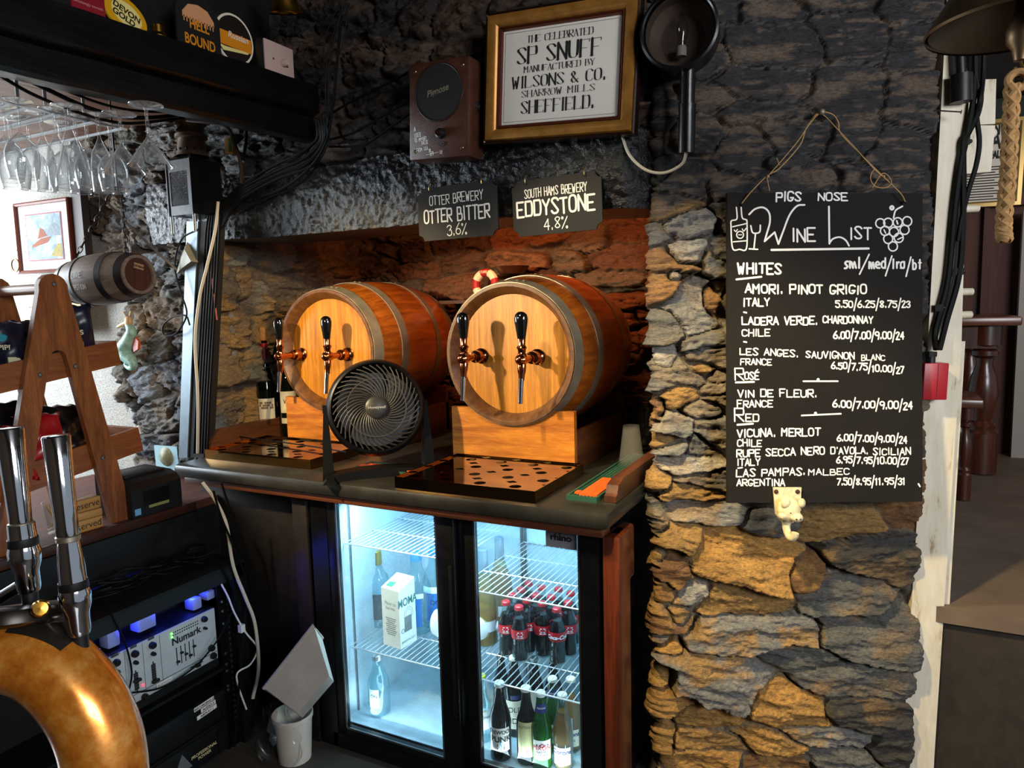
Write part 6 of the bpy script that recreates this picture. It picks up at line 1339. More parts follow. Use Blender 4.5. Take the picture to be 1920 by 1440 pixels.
mb = printed('Shipwreck', T(.05, h_*.30, .0026), .035, shear=.1, bold=.001); q = printed('CORNWALL', T(.08, -h_*.22, .0026), .022, bold=.0008); mb.add(q.v, q.f)
for k in range(7): mb.box((.02*(k % 3), .1*h_-k*.06*h_, .0026), (w_*.7, .003, .0005))
mb.build('lettering', INK, np_)
MB().b2((-3.20, 1.995, 1.55), (-3.13, 2.03, 2.2)).build('trim_5', plain('dark_window_bar', '3a2c24', .6), kind='structure')
mb = MB(); mb.tube([onY(157, 372, 2.035), onY(164, 425, 2.035)], .018, 14); mb.tube(catmull([onY(164, 425, 2.035), onY(172, 430, 2.035), onY(185, 420, 2.04), onY(188, 360, 2.045)], 5), .003, 6)
loose('black_flashlight', mb, BLACK, 'black tube hanging by a cord below the glass rack', 'torch')
# seahorse
sh = thing('seahorse_ornament', 'painted ceramic seahorse hanging on the stone wall below the small barrel', 'ornament', onY(240, 645, 1.99))
SHT = plain('turquoise_scale_glaze', '8fb6a8', .35, vary=.45, vscale=60, bump=.6, bscale=160)
def sp(x, y): return onY(x, y, 1.99)
pts = [sp(239, 606), sp(246, 622), sp(240, 640), sp(232, 655), sp(238, 668), sp(248, 678), sp(250, 687), sp(243, 690), sp(236, 684), sp(239, 677), sp(245, 681)]
cc = catmull(pts, 8); n_ = len(cc); rr_ = np.interp(np.arange(n_), [0, 10, 22, 32, 44, 56, 70, n_], [.012, .024, .033, .030, .018, .011, .008, .004])
MB().tube(cc, list(rr_), 14).build('body', SHT, sh, True)
mb = MB(); mb.ball(sp(241, 603), (.020, .016, .024)); mb.tube([sp(240, 604), sp(228, 609), sp(221, 613)], [.012, .008, .007], 10); mb.tube([sp(236, 592), sp(232, 585)], .004, 6); mb.tube([sp(243, 592), sp(246, 584)], .004, 6); mb.build('head', plain('tan_glaze', 'c09a6a', .4, vary=.3), sh, True)
mb = MB(); q = [sp(253, 632), sp(259, 640), sp(258, 655), sp(250, 660), sp(248, 645)]; b_ = [p+np.array([0, .012, 0]) for p in q]; mb.add(q+b_, [(0, 1, 2, 3, 4), (9, 8, 7, 6, 5)]+[(i, (i+1) % 5, 5+(i+1) % 5, 5+i) for i in range(5)]); mb.build('fin', plain('red_orange_glaze', 'b8502a', .4, vary=.3), sh, True)
# ------------------------------------------------------------------ left counter, caddy and what stands on it
ZL = .81; XL = -2.215
lc = thing('side_counter', 'black fronted side counter with reddish wooden top under the window', 'counter', (XL-.4, 1.0, -.04))
MB().b2((-3.05, .25, ZL-.03), (XL-.012, 2.0, ZL)).build('worktop', wood('reddish_counter', '3a180c', '6a3018', 'y', 5, .75, 0), lc, True)
MB().b2((XL-.012, .25, ZL-.03), (XL, 1.745, ZL+.002), bev=.003).build('front_lip', wood('lip_wood', '1a0e09', '4a2413', 'y', 6, .45, .2), lc, True)
MB().b2((XL-.03, .25, -.04), (XL-.014, 1.90, ZL-.031)).build('front_panel', plain('black_panel_worn', '0b0b0b', .5, vary=.5), lc, True)
MB().b2((XL-.012, .4, ZL-.10), (XL+.004, 1.745, ZL-.032)).build('fascia', plain('black_fascia_worn', '121211', .4, vary=.5, bump=.2), lc, True)
PINE = wood('stained_pine', '5c2a10', 'ad6830', 'z', 12, .45, .15, 9); PINEY = wood('stained_pine_board', '6a3216', 'a8622e', 'y', 10, .45, .15, 12)
cd = thing('wooden_caddy', 'brown wooden A frame snack caddy with two trays on the side counter', 'rack', (-2.30, 1.28, ZL))
def aside(name, X, th):
    P = lambda x, y: (lambda p: (float(p[1]), float(p[2])))(onX(x, y, -2.27))
    dY = 0
    apex = P(95, 541); pts = []
    rr = .045
    out = [P(-14, 1028), P(66, 560)]; 
    for k in range(9): a = R_(190-200*k/8); pts.append((apex[0]+rr*math.cos(a), apex[1]+rr*math.sin(a)))
    Lb, Lb2 = P(-14, 1030), P(34, 1022); Rb, Rb2 = P(247, 983), P(206, 990)
    ia = P(104, 672)
    inner = [(ia[0]-.026*math.cos(R_(180*k/6)), ia[1]+.026*math.sin(R_(180*k/6))) for k in range(7)]
    Lb = (Lb[0], ZL); Lb2 = (Lb2[0], ZL); Rb = (Rb[0], ZL); Rb2 = (Rb2[0], ZL)
    poly = pts+[Rb, Rb2]+inner[::-1]+[Lb2, Lb]
    mb = MB(); mb.add([(X, a, b) for a, b in poly]+[(X-th, a, b) for a, b in poly], [tuple(range(len(poly))), tuple(range(2*len(poly)-1, len(poly)-1, -1))]+[(i, (i+1) % len(poly), len(poly)+(i+1) % len(poly), len(poly)+i) for i in range(len(poly))])
    return mb.build(name, PINE, cd, True, angle=25), apex
_, apex = aside('side_frame', -2.255, .022); aside('side_frame', -2.56, .022)
MB().tube([(-2.275, apex[0], apex[1]), (-2.565, apex[0], apex[1])], .017, 18).build('dowel_handle', wood('dowel_wood', '8a5a40', 'b88a6a', 'x', 6, .35, .2), cd, True)
for x, y in ((102, 533), (76, 703), (142, 687), (193, 858)): MB().lathe([(0, .004), (.006, .003), (.008, 0), (0, 0)], 16, Matrix.Translation(V(onX(x, y, -2.255))) @ RY(90)).build('screw', STEEL, cd, True)
def tray(z0, y0, y1, hh, tilt):
    Mt_ = T(-2.28, (y0+y1)/2, z0) @ RX(tilt); L = (y1-y0)/2; mb = MB()
    mb.b2((-.016, -L, 0), (0, L, hh), Mt_); mb.b2((-.275, -L, 0), (-.259, L, hh), Mt_); mb.b2((-.259, L-.016, 0), (-.016, L, hh), Mt_); mb.b2((-.259, -L, 0), (-.016, -L+.016, hh), Mt_); mb.b2((-.259, -L+.016, 0), (-.016, L-.016, .008), Mt_)
    mb.build('tray', PINEY, cd, True); return Mt_
T1 = tray(1.300, 1.02, 1.545, .082, 8); T2 = tray(.985, .98, 1.60, .085, 8)
# snack packets
def packet_mesh(w_, h_, d, seed):
    rd = random.Random(seed); ph = [rd.uniform(0, 6) for _ in range(4)]
    mb = MB()
    def fn(sg):
        def f(u, v):
            x, y = (u-.5)*w_, (v-.5)*h_
            e = max(0, 1-abs(2*u-1)**4)*max(0, 1-abs(2*v-1)**5)
            b = d/2*e**.6+.006*e*math.sin(9*u+ph[0]+5*v)+.005*e*math.sin(14*v+ph[1]-7*u); n = .94 if abs(v-.5) < .42 else 1
            return (x*n, y+.004*math.sin(20*u+ph[2])*(abs(2*v-1)**6), sg*b)
        return f
    mb.grid(fn(1), 14, 18); mb.grid(fn(-1), 14, 18); return mb
NAVYP = plain('navy_foil_packet', '10142a', .3, vary=.4, vscale=12); TEALC = plain('teal_spot', '2a93a4', .5); REDP = plain('red_foil_packet', 'a3121c', .3, vary=.3, vscale=12); BLKP = plain('black_foil_packet', '121012', .28, vary=.4); LIMEP = plain('lime_print', 'b5c83a', .5); CRMP = plain('cream_packet_print', 'd9cfa8', .6); ORP = plain('orange_packet', 'c8601c', .35, vary=.3)
def packet(X, pos, rx, ry, rz, m, sticker, label, seed, w_=.135, h_=.185, d=.06):
    M = T(*pos) @ RZ(rz) @ RX(rx) @ RY(ry)
    p = thing('snack_packet', label, 'snack packet', M, 'snack packets in the wooden caddy'); packet_mesh(w_, h_, d, seed).build('packet', m, p)
    if sticker == 'teal':
        mb = MB(); mb.lathe([(0, .004), (.021, .001), (.021, -.004), (0, 0)], 24, T(-.02, .035, d/2)); mb.build('round_label', TEALC, p)
        mb = MB(); mb.box((.01, -.045, d/2-.004), (.035, .022, .006)); mb.build('cream_panel', CRMP, p)
        q = printed('PIPERS', T(0, -.012, d/2+.003), .016, bold=.0006); q.build('lettering', CRMP, p)
    elif sticker == 'lime':
        MB().box((0, .03, d/2-.003), (.06, .035, .006)).build('lime_panel', LIMEP, p)
    elif sticker == 'cream': MB().box((.0, .0, d/2-.004), (.05, .05, .008)).build('cream_panel', CRMP, p)
    return p
Fp = 90
def tpos(Mt_, y, x, z): q = Mt_ @ Vector((x, y, z)); return (q.x, q.y, q.z)
specs = [
 (T1, -.14, -.06, .105, 78, 0, 62, NAVYP, 'teal', 'navy snack packet with teal round label at the front left of the upper tray'),
 (T1, -.045, -.075, .115, 70, 12, 74, NAVYP, 'teal', 'navy snack packet with teal round label tilted beside the left leg of the caddy'),
 (T1, -.09, -.15, .145, 72, -8, 70, NAVYP, 'lime', 'navy snack packet with lime panel lying behind in the upper tray'),
 (T1, .175, -.09, .125, 80, -10, 74, NAVYP, 'teal', 'navy snack packet standing at the right end of the upper tray'),
 (T1, .09, -.17, .09, 80, 6, 80, NAVYP, 'cream', 'navy snack packet hidden behind the right leg of the caddy'),
 (T2, -.20, -.05, .11, 72, 6, 74, REDP, 'cream', 'red snack packet at the left end of the lower tray'),
 (T2, -.08, -.06, .115, 66, -14, 70, REDP, 'lime', 'red snack packet lying between the legs of the lower tray'),
 (T2, .03, -.07, .12, 70, 10, 76, REDP, None, 'plain red snack packet seen between the legs of the caddy'),
 (T2, -.12, -.15, .16, 66, 8, 66, BLKP, 'lime', 'black snack packet with lime panel in the lower tray'),
 (T2, .02, -.16, .17, 60, -10, 80, BLKP, 'cream', 'black snack packet lying at the back between the caddy legs'),
 (T2, .14, -.12, .12, 64, 10, 78, BLKP, None, 'black snack packet behind the right leg of the lower tray'),
 (T2, -.24, -.14, .17, 66, 0, 70, ORP, None, 'orange snack packet at the top left of the lower tray')]
for i, (Mt_, y, x, z, rx, ry, rz, m, st, lb) in enumerate(specs): packet(0, tpos(Mt_, y, x, z), rx, ry, rz, m, st, lb, i+1)
# tumbler of sticks, wooden blocks
p = onZ(98, 1000, ZL)
tm = thing('glass_tumbler', 'cut glass tumbler holding wooden toothpicks under the caddy', 'tumbler', (p[0], p[1]+.02, ZL))
MB().lathe([(0, .004), (.030, 0), (.032, .004), (.040, .10), (.038, .10), (.031, .012), (0, .012)], 32).build('glass', thin_glass('tumbler_glass', (.94, .95, .94)), tm)
rd = random.Random(2)
for i in range(14):
    a = rd.uniform(0, 6.28); b = a+PI+rd.uniform(-.7, .7); mb = MB(); mb.tube([(tm.location.x+.024*math.cos(a), tm.location.y+.024*math.sin(a), ZL+.015), (tm.location.x+.033*math.cos(b), tm.location.y+.033*math.sin(b), ZL+rd.uniform(.075, .11))], .0016, 5)
    loose('toothpick', mb, plain('toothpick_wood', 'd0b07a', .7) if i == 0 else bpy.data.materials['toothpick_wood'], 'pale wooden toothpick standing in the glass tumbler', 'toothpick', group='toothpicks in the tumbler')
BLKW = wood('pine_block', 'a8743a', 'd8aa66', 'y', 6, .5, .1)
p = onX(181, 972, XL-.03)
for i, (dz, rz, tx, lb) in enumerate(((0, 0, 'reserved', 'wooden block sign ending in ed, lowest behind the chrome tap handle'), (.040, -3, '', 'plain wooden block, middle of the small pile by the caddy leg'), (.066, 4, 'reserve', 'wooden block sign ending in rve, topmost of the small pile'))):
    h = .038 if i != 1 else .024; Mw = T(XL-.06, float(p[1])-.034, ZL+dz) @ RZ(rz)
    o = thing('reserved_block', lb, 'block', Mw, 'wooden reserved blocks'); MB().box((0, 0, h/2), (.04, .122, h), bev=.002).build('block', BLKW, o)
    if tx: q = printed(tx, frame((.0203, .056, .010), (0, 1, 0), (0, 0, 1)), .022, 'RIGHT'); q.build('lettering', INK, o)
# receipt printer
pr = thing('receipt_printer', 'black receipt printer with blue sticker on the side counter', 'printer', (XL-.10, 1.59, ZL))
y0, y1 = 1.50, 1.695; xf = XL-.012; mb = MB(); xb = xf-.19
prof = [(xf, ZL), (xf, ZL+.100), (xf-.02, ZL+.122), (xf-.05, ZL+.132), (xb, ZL+.138), (xb, ZL)]
mb.add([(x, y0, z) for x, z in prof]+[(x, y1, z) for x, z in prof], [tuple(range(6)), tuple(range(11, 5, -1))]+[(i, (i+1) % 6, 6+(i+1) % 6, 6+i) for i in range(6)])
mb.build('case', plain('printer_black', '131314', .42, vary=.2), pr, True, angle=20)
MB().b2((xf-.17, y0+.02, ZL+.130), (xf-.055, y1-.02, ZL+.141), bev=.004).build('lid', BLACK, pr, True)
MB().b2((xf-.002, y0+.045, ZL+.035), (xf+.002, y1-.05, ZL+.088)).build('paper_door', GLOSSK, pr, True)
MB().b2((xf, y0+.062, ZL+.026), (xf+.003, y1-.055, ZL+.036)).build('button_strip', plain('olive_strip', '8a8a52', .5), pr, True)
q = MB(); q.box((xf+.001, y0+.020, ZL+.022), (.001, .022, .022)); q.build('blue_sticker', plain('pale_blue_sticker', '6fb0d8', .5), pr, True)
# tile with shell by the foot of the post
M, w_, h_ = rect(onY(290, 833, 1.96), onY(338, 836, 1.96), onY(335, 862, 1.96), onY(288, 858, 1.96))
tl = thing('picture_tile', 'pale blue picture tile with shell leaning at the foot of the post', 'tile', M)
MB().box((0, -.03, 0), (w_*.9, h_+.05, .008)).build('tile', plain('pale_blue_glaze', 'a8cfd8', .3), tl); MB().lathe([(0, .018), (.03, .012), (.042, 0), (0, 0)], 20, T(0, -.02, .004)).build('shell', plain('shell_glaze', '8a8a6a', .5, vary=.5, vscale=60), tl)
# ------------------------------------------------------------------ equipment rack
XR = -2.0; ZT = .628
RKB = plain('rack_black', '0b0c0c', .42, vary=.3); RKG = plain('rack_edge_paint', '141a18', .4, vary=.3)
rk = thing('equipment_rack', 'black equipment rack cabinet beside the bar counter', 'rack', (XR-.1, 1.3, -.04))
y0, y1 = .80, 1.735
MB().b2((XR-.20, y0, ZT-.012), (XR+.02, y1, ZT)).build('top', RKB, rk, True); MB().b2((XR+.008, y0, ZT-.055), (XR+.02, y1, ZT-.012)).build('top_edge', RKG, rk, True)
MB().b2((XR-.20, 1.685, -.04), (XR+.02, y1, ZT-.012)).build('side_panel', RKB, rk, True); MB().b2((XR-.20, y0, -.04), (XR+.02, y0+.03, ZT-.012)).build('side_panel', RKB, rk, True)
MB().b2((XR-.20, y0+.03, -.04), (XR-.19, 1.685, ZT-.02)).build('back_panel', MATT, rk, True)
MB().b2((XR-.012, 1.632, -.04), (XR-.004, 1.685, ZT-.06)).build('rack_strip', plain('rack_strip_black', '0e0e0f', .35, .5), rk, True)
mb = MB()
for k in range(24): mb.box((XR-.0035, 1.672, .02+k*.021), (.002, .008, .010))
mb.build('strip_holes', MATT, rk, True)
mb = MB()
for z in (.50, .465, .42, .31, .27, .245, .19, .175): mb.lathe([(0, .003), (.005, .002), (.006, 0), (0, 0)], 12, T(XR-.004, 1.65, z) @ RY(90))
mb.build('rack_screws', STEEL, rk, True)
mb = MB(); mb.b2((XR-.19, y0+.03, .258), (XR+.0, 1.632, .268)); mb.b2((XR-.19, y0+.03, .075), (XR+.0, 1.632, .085)); mb.build('shelf', RKB, rk, True)
# mixer
ya, yb = 1.15, 1.617; za, zb = .285, .495
mxr = thing('dj_mixer', 'pale grey audio mixer with black knobs and faders in the rack', 'mixer', frame((XR-.002, (ya+yb)/2, (za+zb)/2), (0, 1, 0), (0, 0, 1)))
W_, H_ = yb-ya, zb-za
MB().box((0, 0, -.06), (W_, H_, .11)).build('case', RKB, mxr); FACE = plain('mixer_face', 'b6bdbd', .45, vary=.08); MB().box((0, .012, -.003), (W_*.995, H_-.03, .006), bev=.001).build('face_plate', FACE, mxr)
def knob(r, x, y): MB().lathe([(0, .014), (r*.75, .014), (r, .009), (r, 0), (0, 0)], 18, T(x, y, .001)).build('knob', BLACK, mxr)
cols = [-.19, -.13, -.07, -.01]
MB().box((0, -H_/2+.014, -.001), (W_*.995, .026, .006)).build('lower_panel', RKB, mxr)
md = MB(); ml = MB()
for i, x in enumerate(cols):
    knob(.011, x, .078); knob(.0065, x, .050); ml.box((x+.029, .015, .0006), (.0012, .165, .0008)); md.box((x, -.012, .0006), (.004, .070, .001)); ml.box((x, .100, .0006), (.022, .008, .0008))
    md.box((x, -.012, .0005), (.015, .055, .0006)); MB().box((x, -.040+.016*(i % 3), .006), (.024, .009, .012), bev=.002).build('fader_cap', BLACK, mxr)
    for k in range(6): ml.box((x, .010-k*.008, .0012), (.015, .0008, .0004))
for k in range(5): x = .075+k*.016; md.box((x, .0, .0006), (.003, .060, .001)); MB().box((x, -.005+.012*((k*2) % 3-1), .005), (.010, .006, .009), bev=.001).build('slider_cap', BLACK, mxr)
for k in range(12):
    for r in range(2): md.box((.068+k*.0085, .084-r*.009, .0006), (.004, .004, .001))
for x, y, r in ((.185, .082, .010), (.185, .05, .005), (.205, -.03, .011), (.21, -.06, .011), (-.16, -.07, .010), (-.05, -.072, .010)): knob(r, x, y)
md.box((.0, -.052, .0006), (W_*.98, .0015, .001)); MB().box((.145, -.062, .007), (.016, .012, .014), bev=.002).build('crossfader_cap', BLACK, mxr); md.box((.145, -.062, .0006), (.05, .004, .001))
md.build('fader_slots', INK, mxr); ml.build('face_print', plain('mixer_print', '5f6668', .6), mxr)
q = printed('Numark', T(.115, .043, .0008), .024, bold=.0009); q.build('brand_lettering', INK, mxr)
q = MB()
for tx, x in (('AIRPLAY', cols[1]), ('IPOD', cols[2]), ('AUX', cols[3])): r = printed(tx, T(x, .0975, .0012), .006, bold=.0002); q.add(r.v, r.f)
q.build('channel_lettering', INK, mxr)
MB().box((.02, -.060, .004), (.055, .014, .001)).build('paper_tag', PAPER, mxr); printed('BLUETOOTH', T(.02, -.063, .0048), .006).build('tag_lettering', INK, mxr)
mb = MB(); mb.ball((cols[1]+.02, -.043, .002), .003); mb.ball((cols[2]+.02, -.035, .002), .003); mb.build('red_light', plain('red_led', 'ff3040', .4, emit='ff2030', es=6), mxr)
mb = MB(); mb.ball((.062, .084, .002), .003); mb.ball((.062, .072, .002), .003); mb.build('green_light', plain('green_led', '70ff60', .4, emit='60ff50', es=5), mxr)
# lower units
for i, (z0, z1, lb, tx) in enumerate(((.09, .19, 'black rack unit with three paper labels below the mixer', 1), (-.03, .072, 'black power amplifier at the bottom of the rack', 0))):
    un = thing('rack_amplifier', lb, 'amplifier', frame((XR-.002, 1.38, (z0+z1)/2), (0, 1, 0), (0, 0, 1)))
    MB().box((0, 0, -.085), (.50, z1-z0, .17)).build('case', RKB, un); MB().box((0, 0, .001), (.50, (z1-z0)*.96, .004), bev=.001).build('front_plate', plain('amp_front', '111213', .4, vary=.3), un)
    if tx:
        mb = MB(); q = MB()
        for k, (t_, x) in enumerate((('RECORDING-2', .165), ('AUDIO-2', .180), ('AIRPLAY-1', .172))):
            mb.box((x, .032-k*.017, .0035), (.08-.02*(k == 1), .014, .001), RZ(3)); r = printed(t_, RZ(3) @ T(x, .028-k*.017, .0043), .0085, bold=.0003); q.add(r.v, r.f)
        mb.build('paper_labels', PAPER, un); q.build('lettering', INK, un)
    else:
        mb = MB(); mb.prism([(.03, -.025), (.10, -.025), (.065, .035)], .003, .005); mb.build('logo', plain('grey_logo', '8a8a8a', .4, .5), un)
        q = printed('PROFESSIONAL\nPOWER', T(.15, -.005, .0035), .011, bold=.0004); q.build('lettering', plain('cream_print', 'c9bb8a', .6), un)
        MB().box((.215, .0, .006), (.02, .085, .012)).build('handle', BLACK, un)
# blue lit plugs at the top of the rack
BLUEW = plain('blue_lit_plug_plastic', '8f9cdc', .4)  # white plastic, with the blue glow of the lamps tinted into its colour
for i, (x, y, w1, h1, lb) in enumerate(((268, 1166, .062, .042, 'large plug adaptor glowing blue above the mixer'), (362, 1130, .036, .040, 'second blue lit plug near the right of the rack'), (388, 1114, .036, .03, 'right hand blue lit plug tucked under the rack top'), (205, 1196, .04, .05, 'left blue lit plug half hidden by the copper tap'))):
    p = onX(x, y, XR-.05); mb = MB(); mb.box(p, (.045, w1, h1), bev=.005); loose('plug_adaptor', mb, BLUEW, lb, 'plug', group='plug adaptors in the rack')
MB().b2((XR-.085, .95, ZT-.05), (XR-.06, 1.66, ZT-.022)).build('socket_strip', RKB, rk, True)
for y in (1.30, 1.42, 1.55): point('blue_indicator_lamp', (XR-.035, y, ZT-.075), .42, (.03, .06, 1), .012)
# cables on and round the rack
rd = random.Random(21)
for i in range(11):
    y = 1.20+.045*i; pts = []; px_, py_ = XR-.13+rd.uniform(-.03, .05), 1.05+rd.uniform(0, .35)
    for k in range(7): pts.append((min(XR+.005, px_+rd.uniform(-.04, .05)), py_+k*.075, ZT+.006+rd.uniform(0, .03)+.012*(i % 3)))
    for q in pts: pass
    pts = [(a, min(b, 1.72), c) for a, b, c in pts]
    cable(pts, rd.choice([.003, .0038, .0025]), 'black cable lying tangled on top of the equipment rack', group='tangled cables on the rack', n=5, sub=5)
cable([onX(380, 905, -2.0), onX(405, 940, -1.98), onX(425, 985, -1.97), onX(437, 1060, -1.95), onX(460, 1120, -1.93), onX(478, 1170, -1.92), onX(485, 1250, -1.92), onX(474, 1310, -1.92)], .0062, 'thick cream cable hanging down beside the equipment rack', CREAMC)
cable([onX(415, 1095, -1.965), onX(428, 1120, -1.95), onX(440, 1150, -1.94), onX(460, 1185, -1.93), onX(482, 1215, -1.93), onX(470, 1245, -1.93), onX(445, 1262, -1.94), onX(448, 1290, -1.95), onX(462, 1330, -1.95)], .0032, 'thin white cable with a small plug looping beside the rack', WHITE)
mb = MB(); mb.box(onX(453, 1178, -1.935), (.016, .018, .026)); loose('cable_plug', mb, WHITE, 'small white plug hanging on the thin white cable', 'plug')
cable([onX(415, 1060, -1.975), onX(440, 1120, -1.96), onX(420, 1180, -1.96), onX(385, 1230, -1.965), onX(350, 1262, -1.97), onX(300, 1290, -1.97), onX(240, 1300, -1.972)], .003, 'black cable sweeping across the front of the mixer')
cable([onX(197, 1130, -1.96), onX(215, 1165, -1.965), onX(236, 1210, -1.97), onX(247, 1260, -1.97), onX(242, 1295, -1.972)], .0028, 'thin black cable hanging in front of the left mixer channels')
for i, (pa, lb) in enumerate((([(415, 905), (430, 950), (455, 1010), (480, 1100), (490, 1200), (478, 1330)], 'black cable hanging right of the cream one beside the rack'), ([(400, 920), (415, 970), (440, 1030), (462, 1100), (455, 1200), (440, 1400)], 'black cable hanging against the end of the equipment rack'))):
    cable([onX(x, y, -1.94) for x, y in pa], .004, lb)
# tubs on the floor between rack and fridge
TUBM = plain('scuffed_white_plastic', 'cfc6b8', .45, vary=.15, vscale=8); gx, gy = -1.80, 1.62
MB().lathe([(0, .004), (.055, 0), (.065, .15), (.069, .15), (.069, .165), (.066, .165), (.060, .15), (.052, .008), (0, .008)], 32, T(-1.755, 1.70, -.04)).build('white_tub', TUBM)
tag(bpy.data.objects['white_tub'], 'round white plastic tub on the floor left of the fridge', 'tub')
fu = thing('plastic_funnel', 'large white square plastic scoop tipped on the tub left of the fridge', 'scoop', (-1.80, 1.66, .12))
a = [onY(x, y, 1.60) for x, y in ((494, 1290), (580, 1170), (594, 1182), (520, 1312))]; b = [onY(x, y, 1.70) for x, y in ((545, 1330), (592, 1245), (600, 1300), (588, 1330))]
mb = MB(); q = [onY(x, y, 1.60) for x, y in ((500, 1288), (579, 1178), (590, 1187), (522, 1303))]
n4 = [(0, 1, 5, 4), (1, 2, 6, 5), (2, 3, 7, 6), (3, 0, 4, 7)]
a = [onY(495, 1290, 1.56), onY(588, 1172, 1.57), onY(604, 1196, 1.72), onY(514, 1306, 1.71)]
cen = sum(a)/4; nrm = np.cross(a[1]-a[0], a[3]-a[0]); nrm /= np.linalg.norm(nrm); nrm = nrm if nrm[0] > 0 else -nrm
b = [cen+(p-cen)*.62+nrm*.12+np.array([0, 0, -.02]) for p in a]
ai = [cen+(p-cen)*.94 for p in a]; bi = [cen+(p-cen)*.57+nrm*.113+np.array([0, 0, -.02]) for p in a]
mb.add(a+b, n4+[(7, 6, 5, 4)]); mb.add(ai+bi, n4+[(4, 5, 6, 7)]); mb.add(a+ai, n4); mb.tube(a, .006, 8, closed=True); mb.build('scoop', TUBM, fu, True, angle=30)
bag = MB(); rd = random.Random(4)
def bagf(u, v):
    a = 2*PI*u; r = (.085+.02*math.sin(3*a+2)+.012*math.sin(7*a+9*v))*(.55+.45*math.sin(PI*min(1, v*1.15+.05))); return (-1.78+r*math.cos(a), 1.655+.7*r*math.sin(a), -.035+.20*v+.01*math.sin(9*a+5*v))
bag.grid(bagf, 40, 20); tag(bag.build('plastic_bag', thin_glass('crinkled_clear_plastic', (.96, .96, .95), rough=.12)), 'crumpled clear plastic bag round the tub left of the fridge', 'bag')
# ------------------------------------------------------------------ beer font in the foreground
BRZ = NT('worn_copper_font'); vec = BRZ.coord((1, 1, 1)); f = BRZ.noise(vec, 28, 6, .7); g = BRZ.noise(vec, 9, 3)
BRZ.l(BRZ.ramp(f, [(.30, lin('a85214')), (.5, lin('d8842a')), (.7, lin('f0b45c'))]), BRZ.b.inputs['Base Color']); BRZ.set(Metallic=.5, Coat_Weight=.4); BRZ.l(BRZ.ramp(g, [(.3, (.2, .2, .2, 1)), (.7, (.36, .36, .36, 1))]), BRZ.b.inputs['Roughness']); BRZ = BRZ.m
D = .80
ft = thing('beer_font', 'curved copper beer font with two chrome tap handles in the left foreground', 'beer font', at(205, 1520, D))
arc = catmull([at(-150, 1300, D), at(-90, 1240, D), at(0, 1221, D), at(75, 1238, D), at(135, 1288, D), at(176, 1352, D), at(197, 1430, D), at(203, 1560, D), at(203, 1640, D)], 10)
MB().tube(arc, .0435, 40).build('arch', BRZ, ft, True)
i0 = 24; seg = arc[i0:i0+11]; mb = MB(); P_ = [V(q) for q in seg]; vs_ = []
for i, p in enumerate(P_):
    t_ = (P_[min(i+1, len(P_)-1)]-P_[max(0, i-1)]).normalized(); vw = (V(EYE)-p).normalized(); n1 = (vw-t_*vw.dot(t_)).normalized(); n2 = t_.cross(n1)
    if n2.z < 0: n2 = -n2
    wv = .006*math.sin(i*1.9)
    for k in range(8):
        a = R_(22+72*k/7); vs_.append(p+(n1*math.cos(a)+n2*math.sin(a))*.0441)
mb.add([tuple(q) for q in vs_], [(i*8+k, i*8+k+1, (i+1)*8+k+1, (i+1)*8+k) for i in range(len(P_)-1) for k in range(7)]); mb.build('bare_metal_patch', plain('bare_steel', '5f5850', .28, .9), ft, True)
up_ = (V(at(30, 1140, D))-V(at(35, 1230, D))).normalized()
Mfl = Matrix.Translation(V(at(20, 1160, D))) @ up_.to_track_quat('Z', 'Y').to_matrix().to_4x4() @ RX(12)
MB().lathe([(0, .014), (.048, .014), (.056, .010), (.058, .004), (.058, -.004), (.052, -.008), (0, -.008)], 44, Mfl).build('flange', plain('font_flange', '1a120c', .3, .5), ft, True)
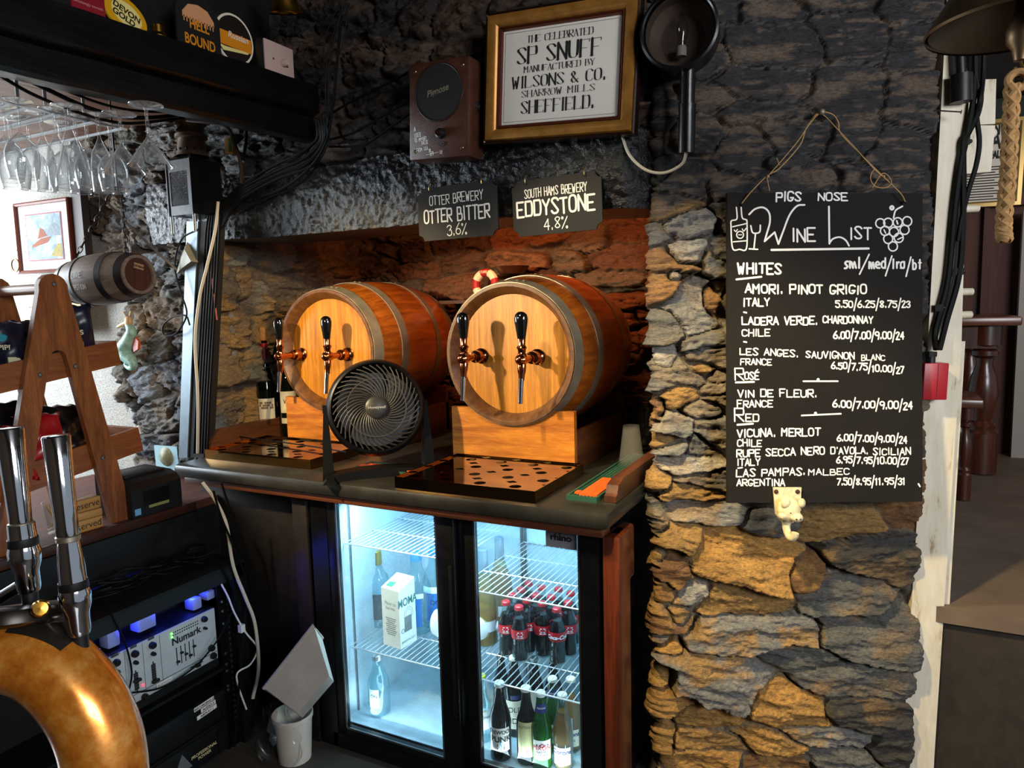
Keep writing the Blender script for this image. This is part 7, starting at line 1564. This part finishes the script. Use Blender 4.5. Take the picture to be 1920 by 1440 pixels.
MB().lathe([(0, .007), (.007, .006), (.0095, .002), (.0095, -.002), (0, -.002)], 20, Matrix.Translation(V(at(76, 1141, D-.03))) @ (V(EYE)-V(at(76, 1141, D))).to_track_quat('Z', 'Y').to_matrix().to_4x4()).build('brass_bolt', BRASS, ft, True)
s_ = D/1331
def tap(x, ytop, yj, yb, xj, xb):
    base = V(at(xb, yb, D)); h = V((0, 0, 1)); 
    z = lambda y: (yb-y)*s_
    Mx = Matrix.Translation(base) @ RY(-2)
    hr = .0140
    MB().lathe([(0, z(yj)), (.0108, z(yj)), (.0112, z(yj)+.004), (hr, z(ytop)-.002), (hr-.0015, z(ytop)), (0, z(ytop)+.0005)], 28, Mx).build('tap_handle', CHROME, ft, True, angle=50)
    MB().lathe([(.0112, z(yj)-.004), (.0125, z(yj)-.003), (.0125, z(yj)+.002), (.0112, z(yj)+.003)], 24, Mx, closed=True).build('collar', plain('nickel_collar', 'b8ac94', .35, .9), ft, True)
    hh = z(yj)
    o = MB().lathe([(0, 0), (.011, 0), (.0125, .006), (.0125, .024), (.0158, .034), (.0165, .046), (.0150, .052), (.0145, .054), (.0145, .060), (.0138, .064), (.0135, .078), (.0118, hh-.012), (.0108, hh-.003), (0, hh-.003)], 32, Mx).build('valve_body', CHROME, ft, True)
    MB().lathe([(.0150, .0525), (.0153, .053), (.0150, .0615), (.0145, .062)], 32, Mx, closed=True).build('black_ring', BLACK, ft, True)
    MB().lathe([(0, 0), (.0085, 0), (.0080, -.05), (0, -.05)], 20, Mx).build('outlet', BLACK, ft, True)
    return base
ba = tap(40, 798, 980, 1108, 50, 55); bb_ = tap(125, 811, 1003, 1188, 140, 149)
for b_, q in ((ba, at(-10, 1128, D)), (bb_, at(88, 1158, D))): MB().tube([b_+Vector((0, 0, .012 if b_ is ba else .022)), q], .0068, 16).build('feed_arm', CHROME, ft, True)
fb = thing('front_bar', 'dark bar top below the copper beer font', 'bar', (-.9, .35, -.04))
MB().b2((-1.10, -.6, .80), (-.35, .50, .85), bev=.01).build('bar_top', DARKW, fb, True); MB().b2((-1.10, .42, -.04), (-.35, .46, .80)).build('bar_front', DARKW, fb, True)
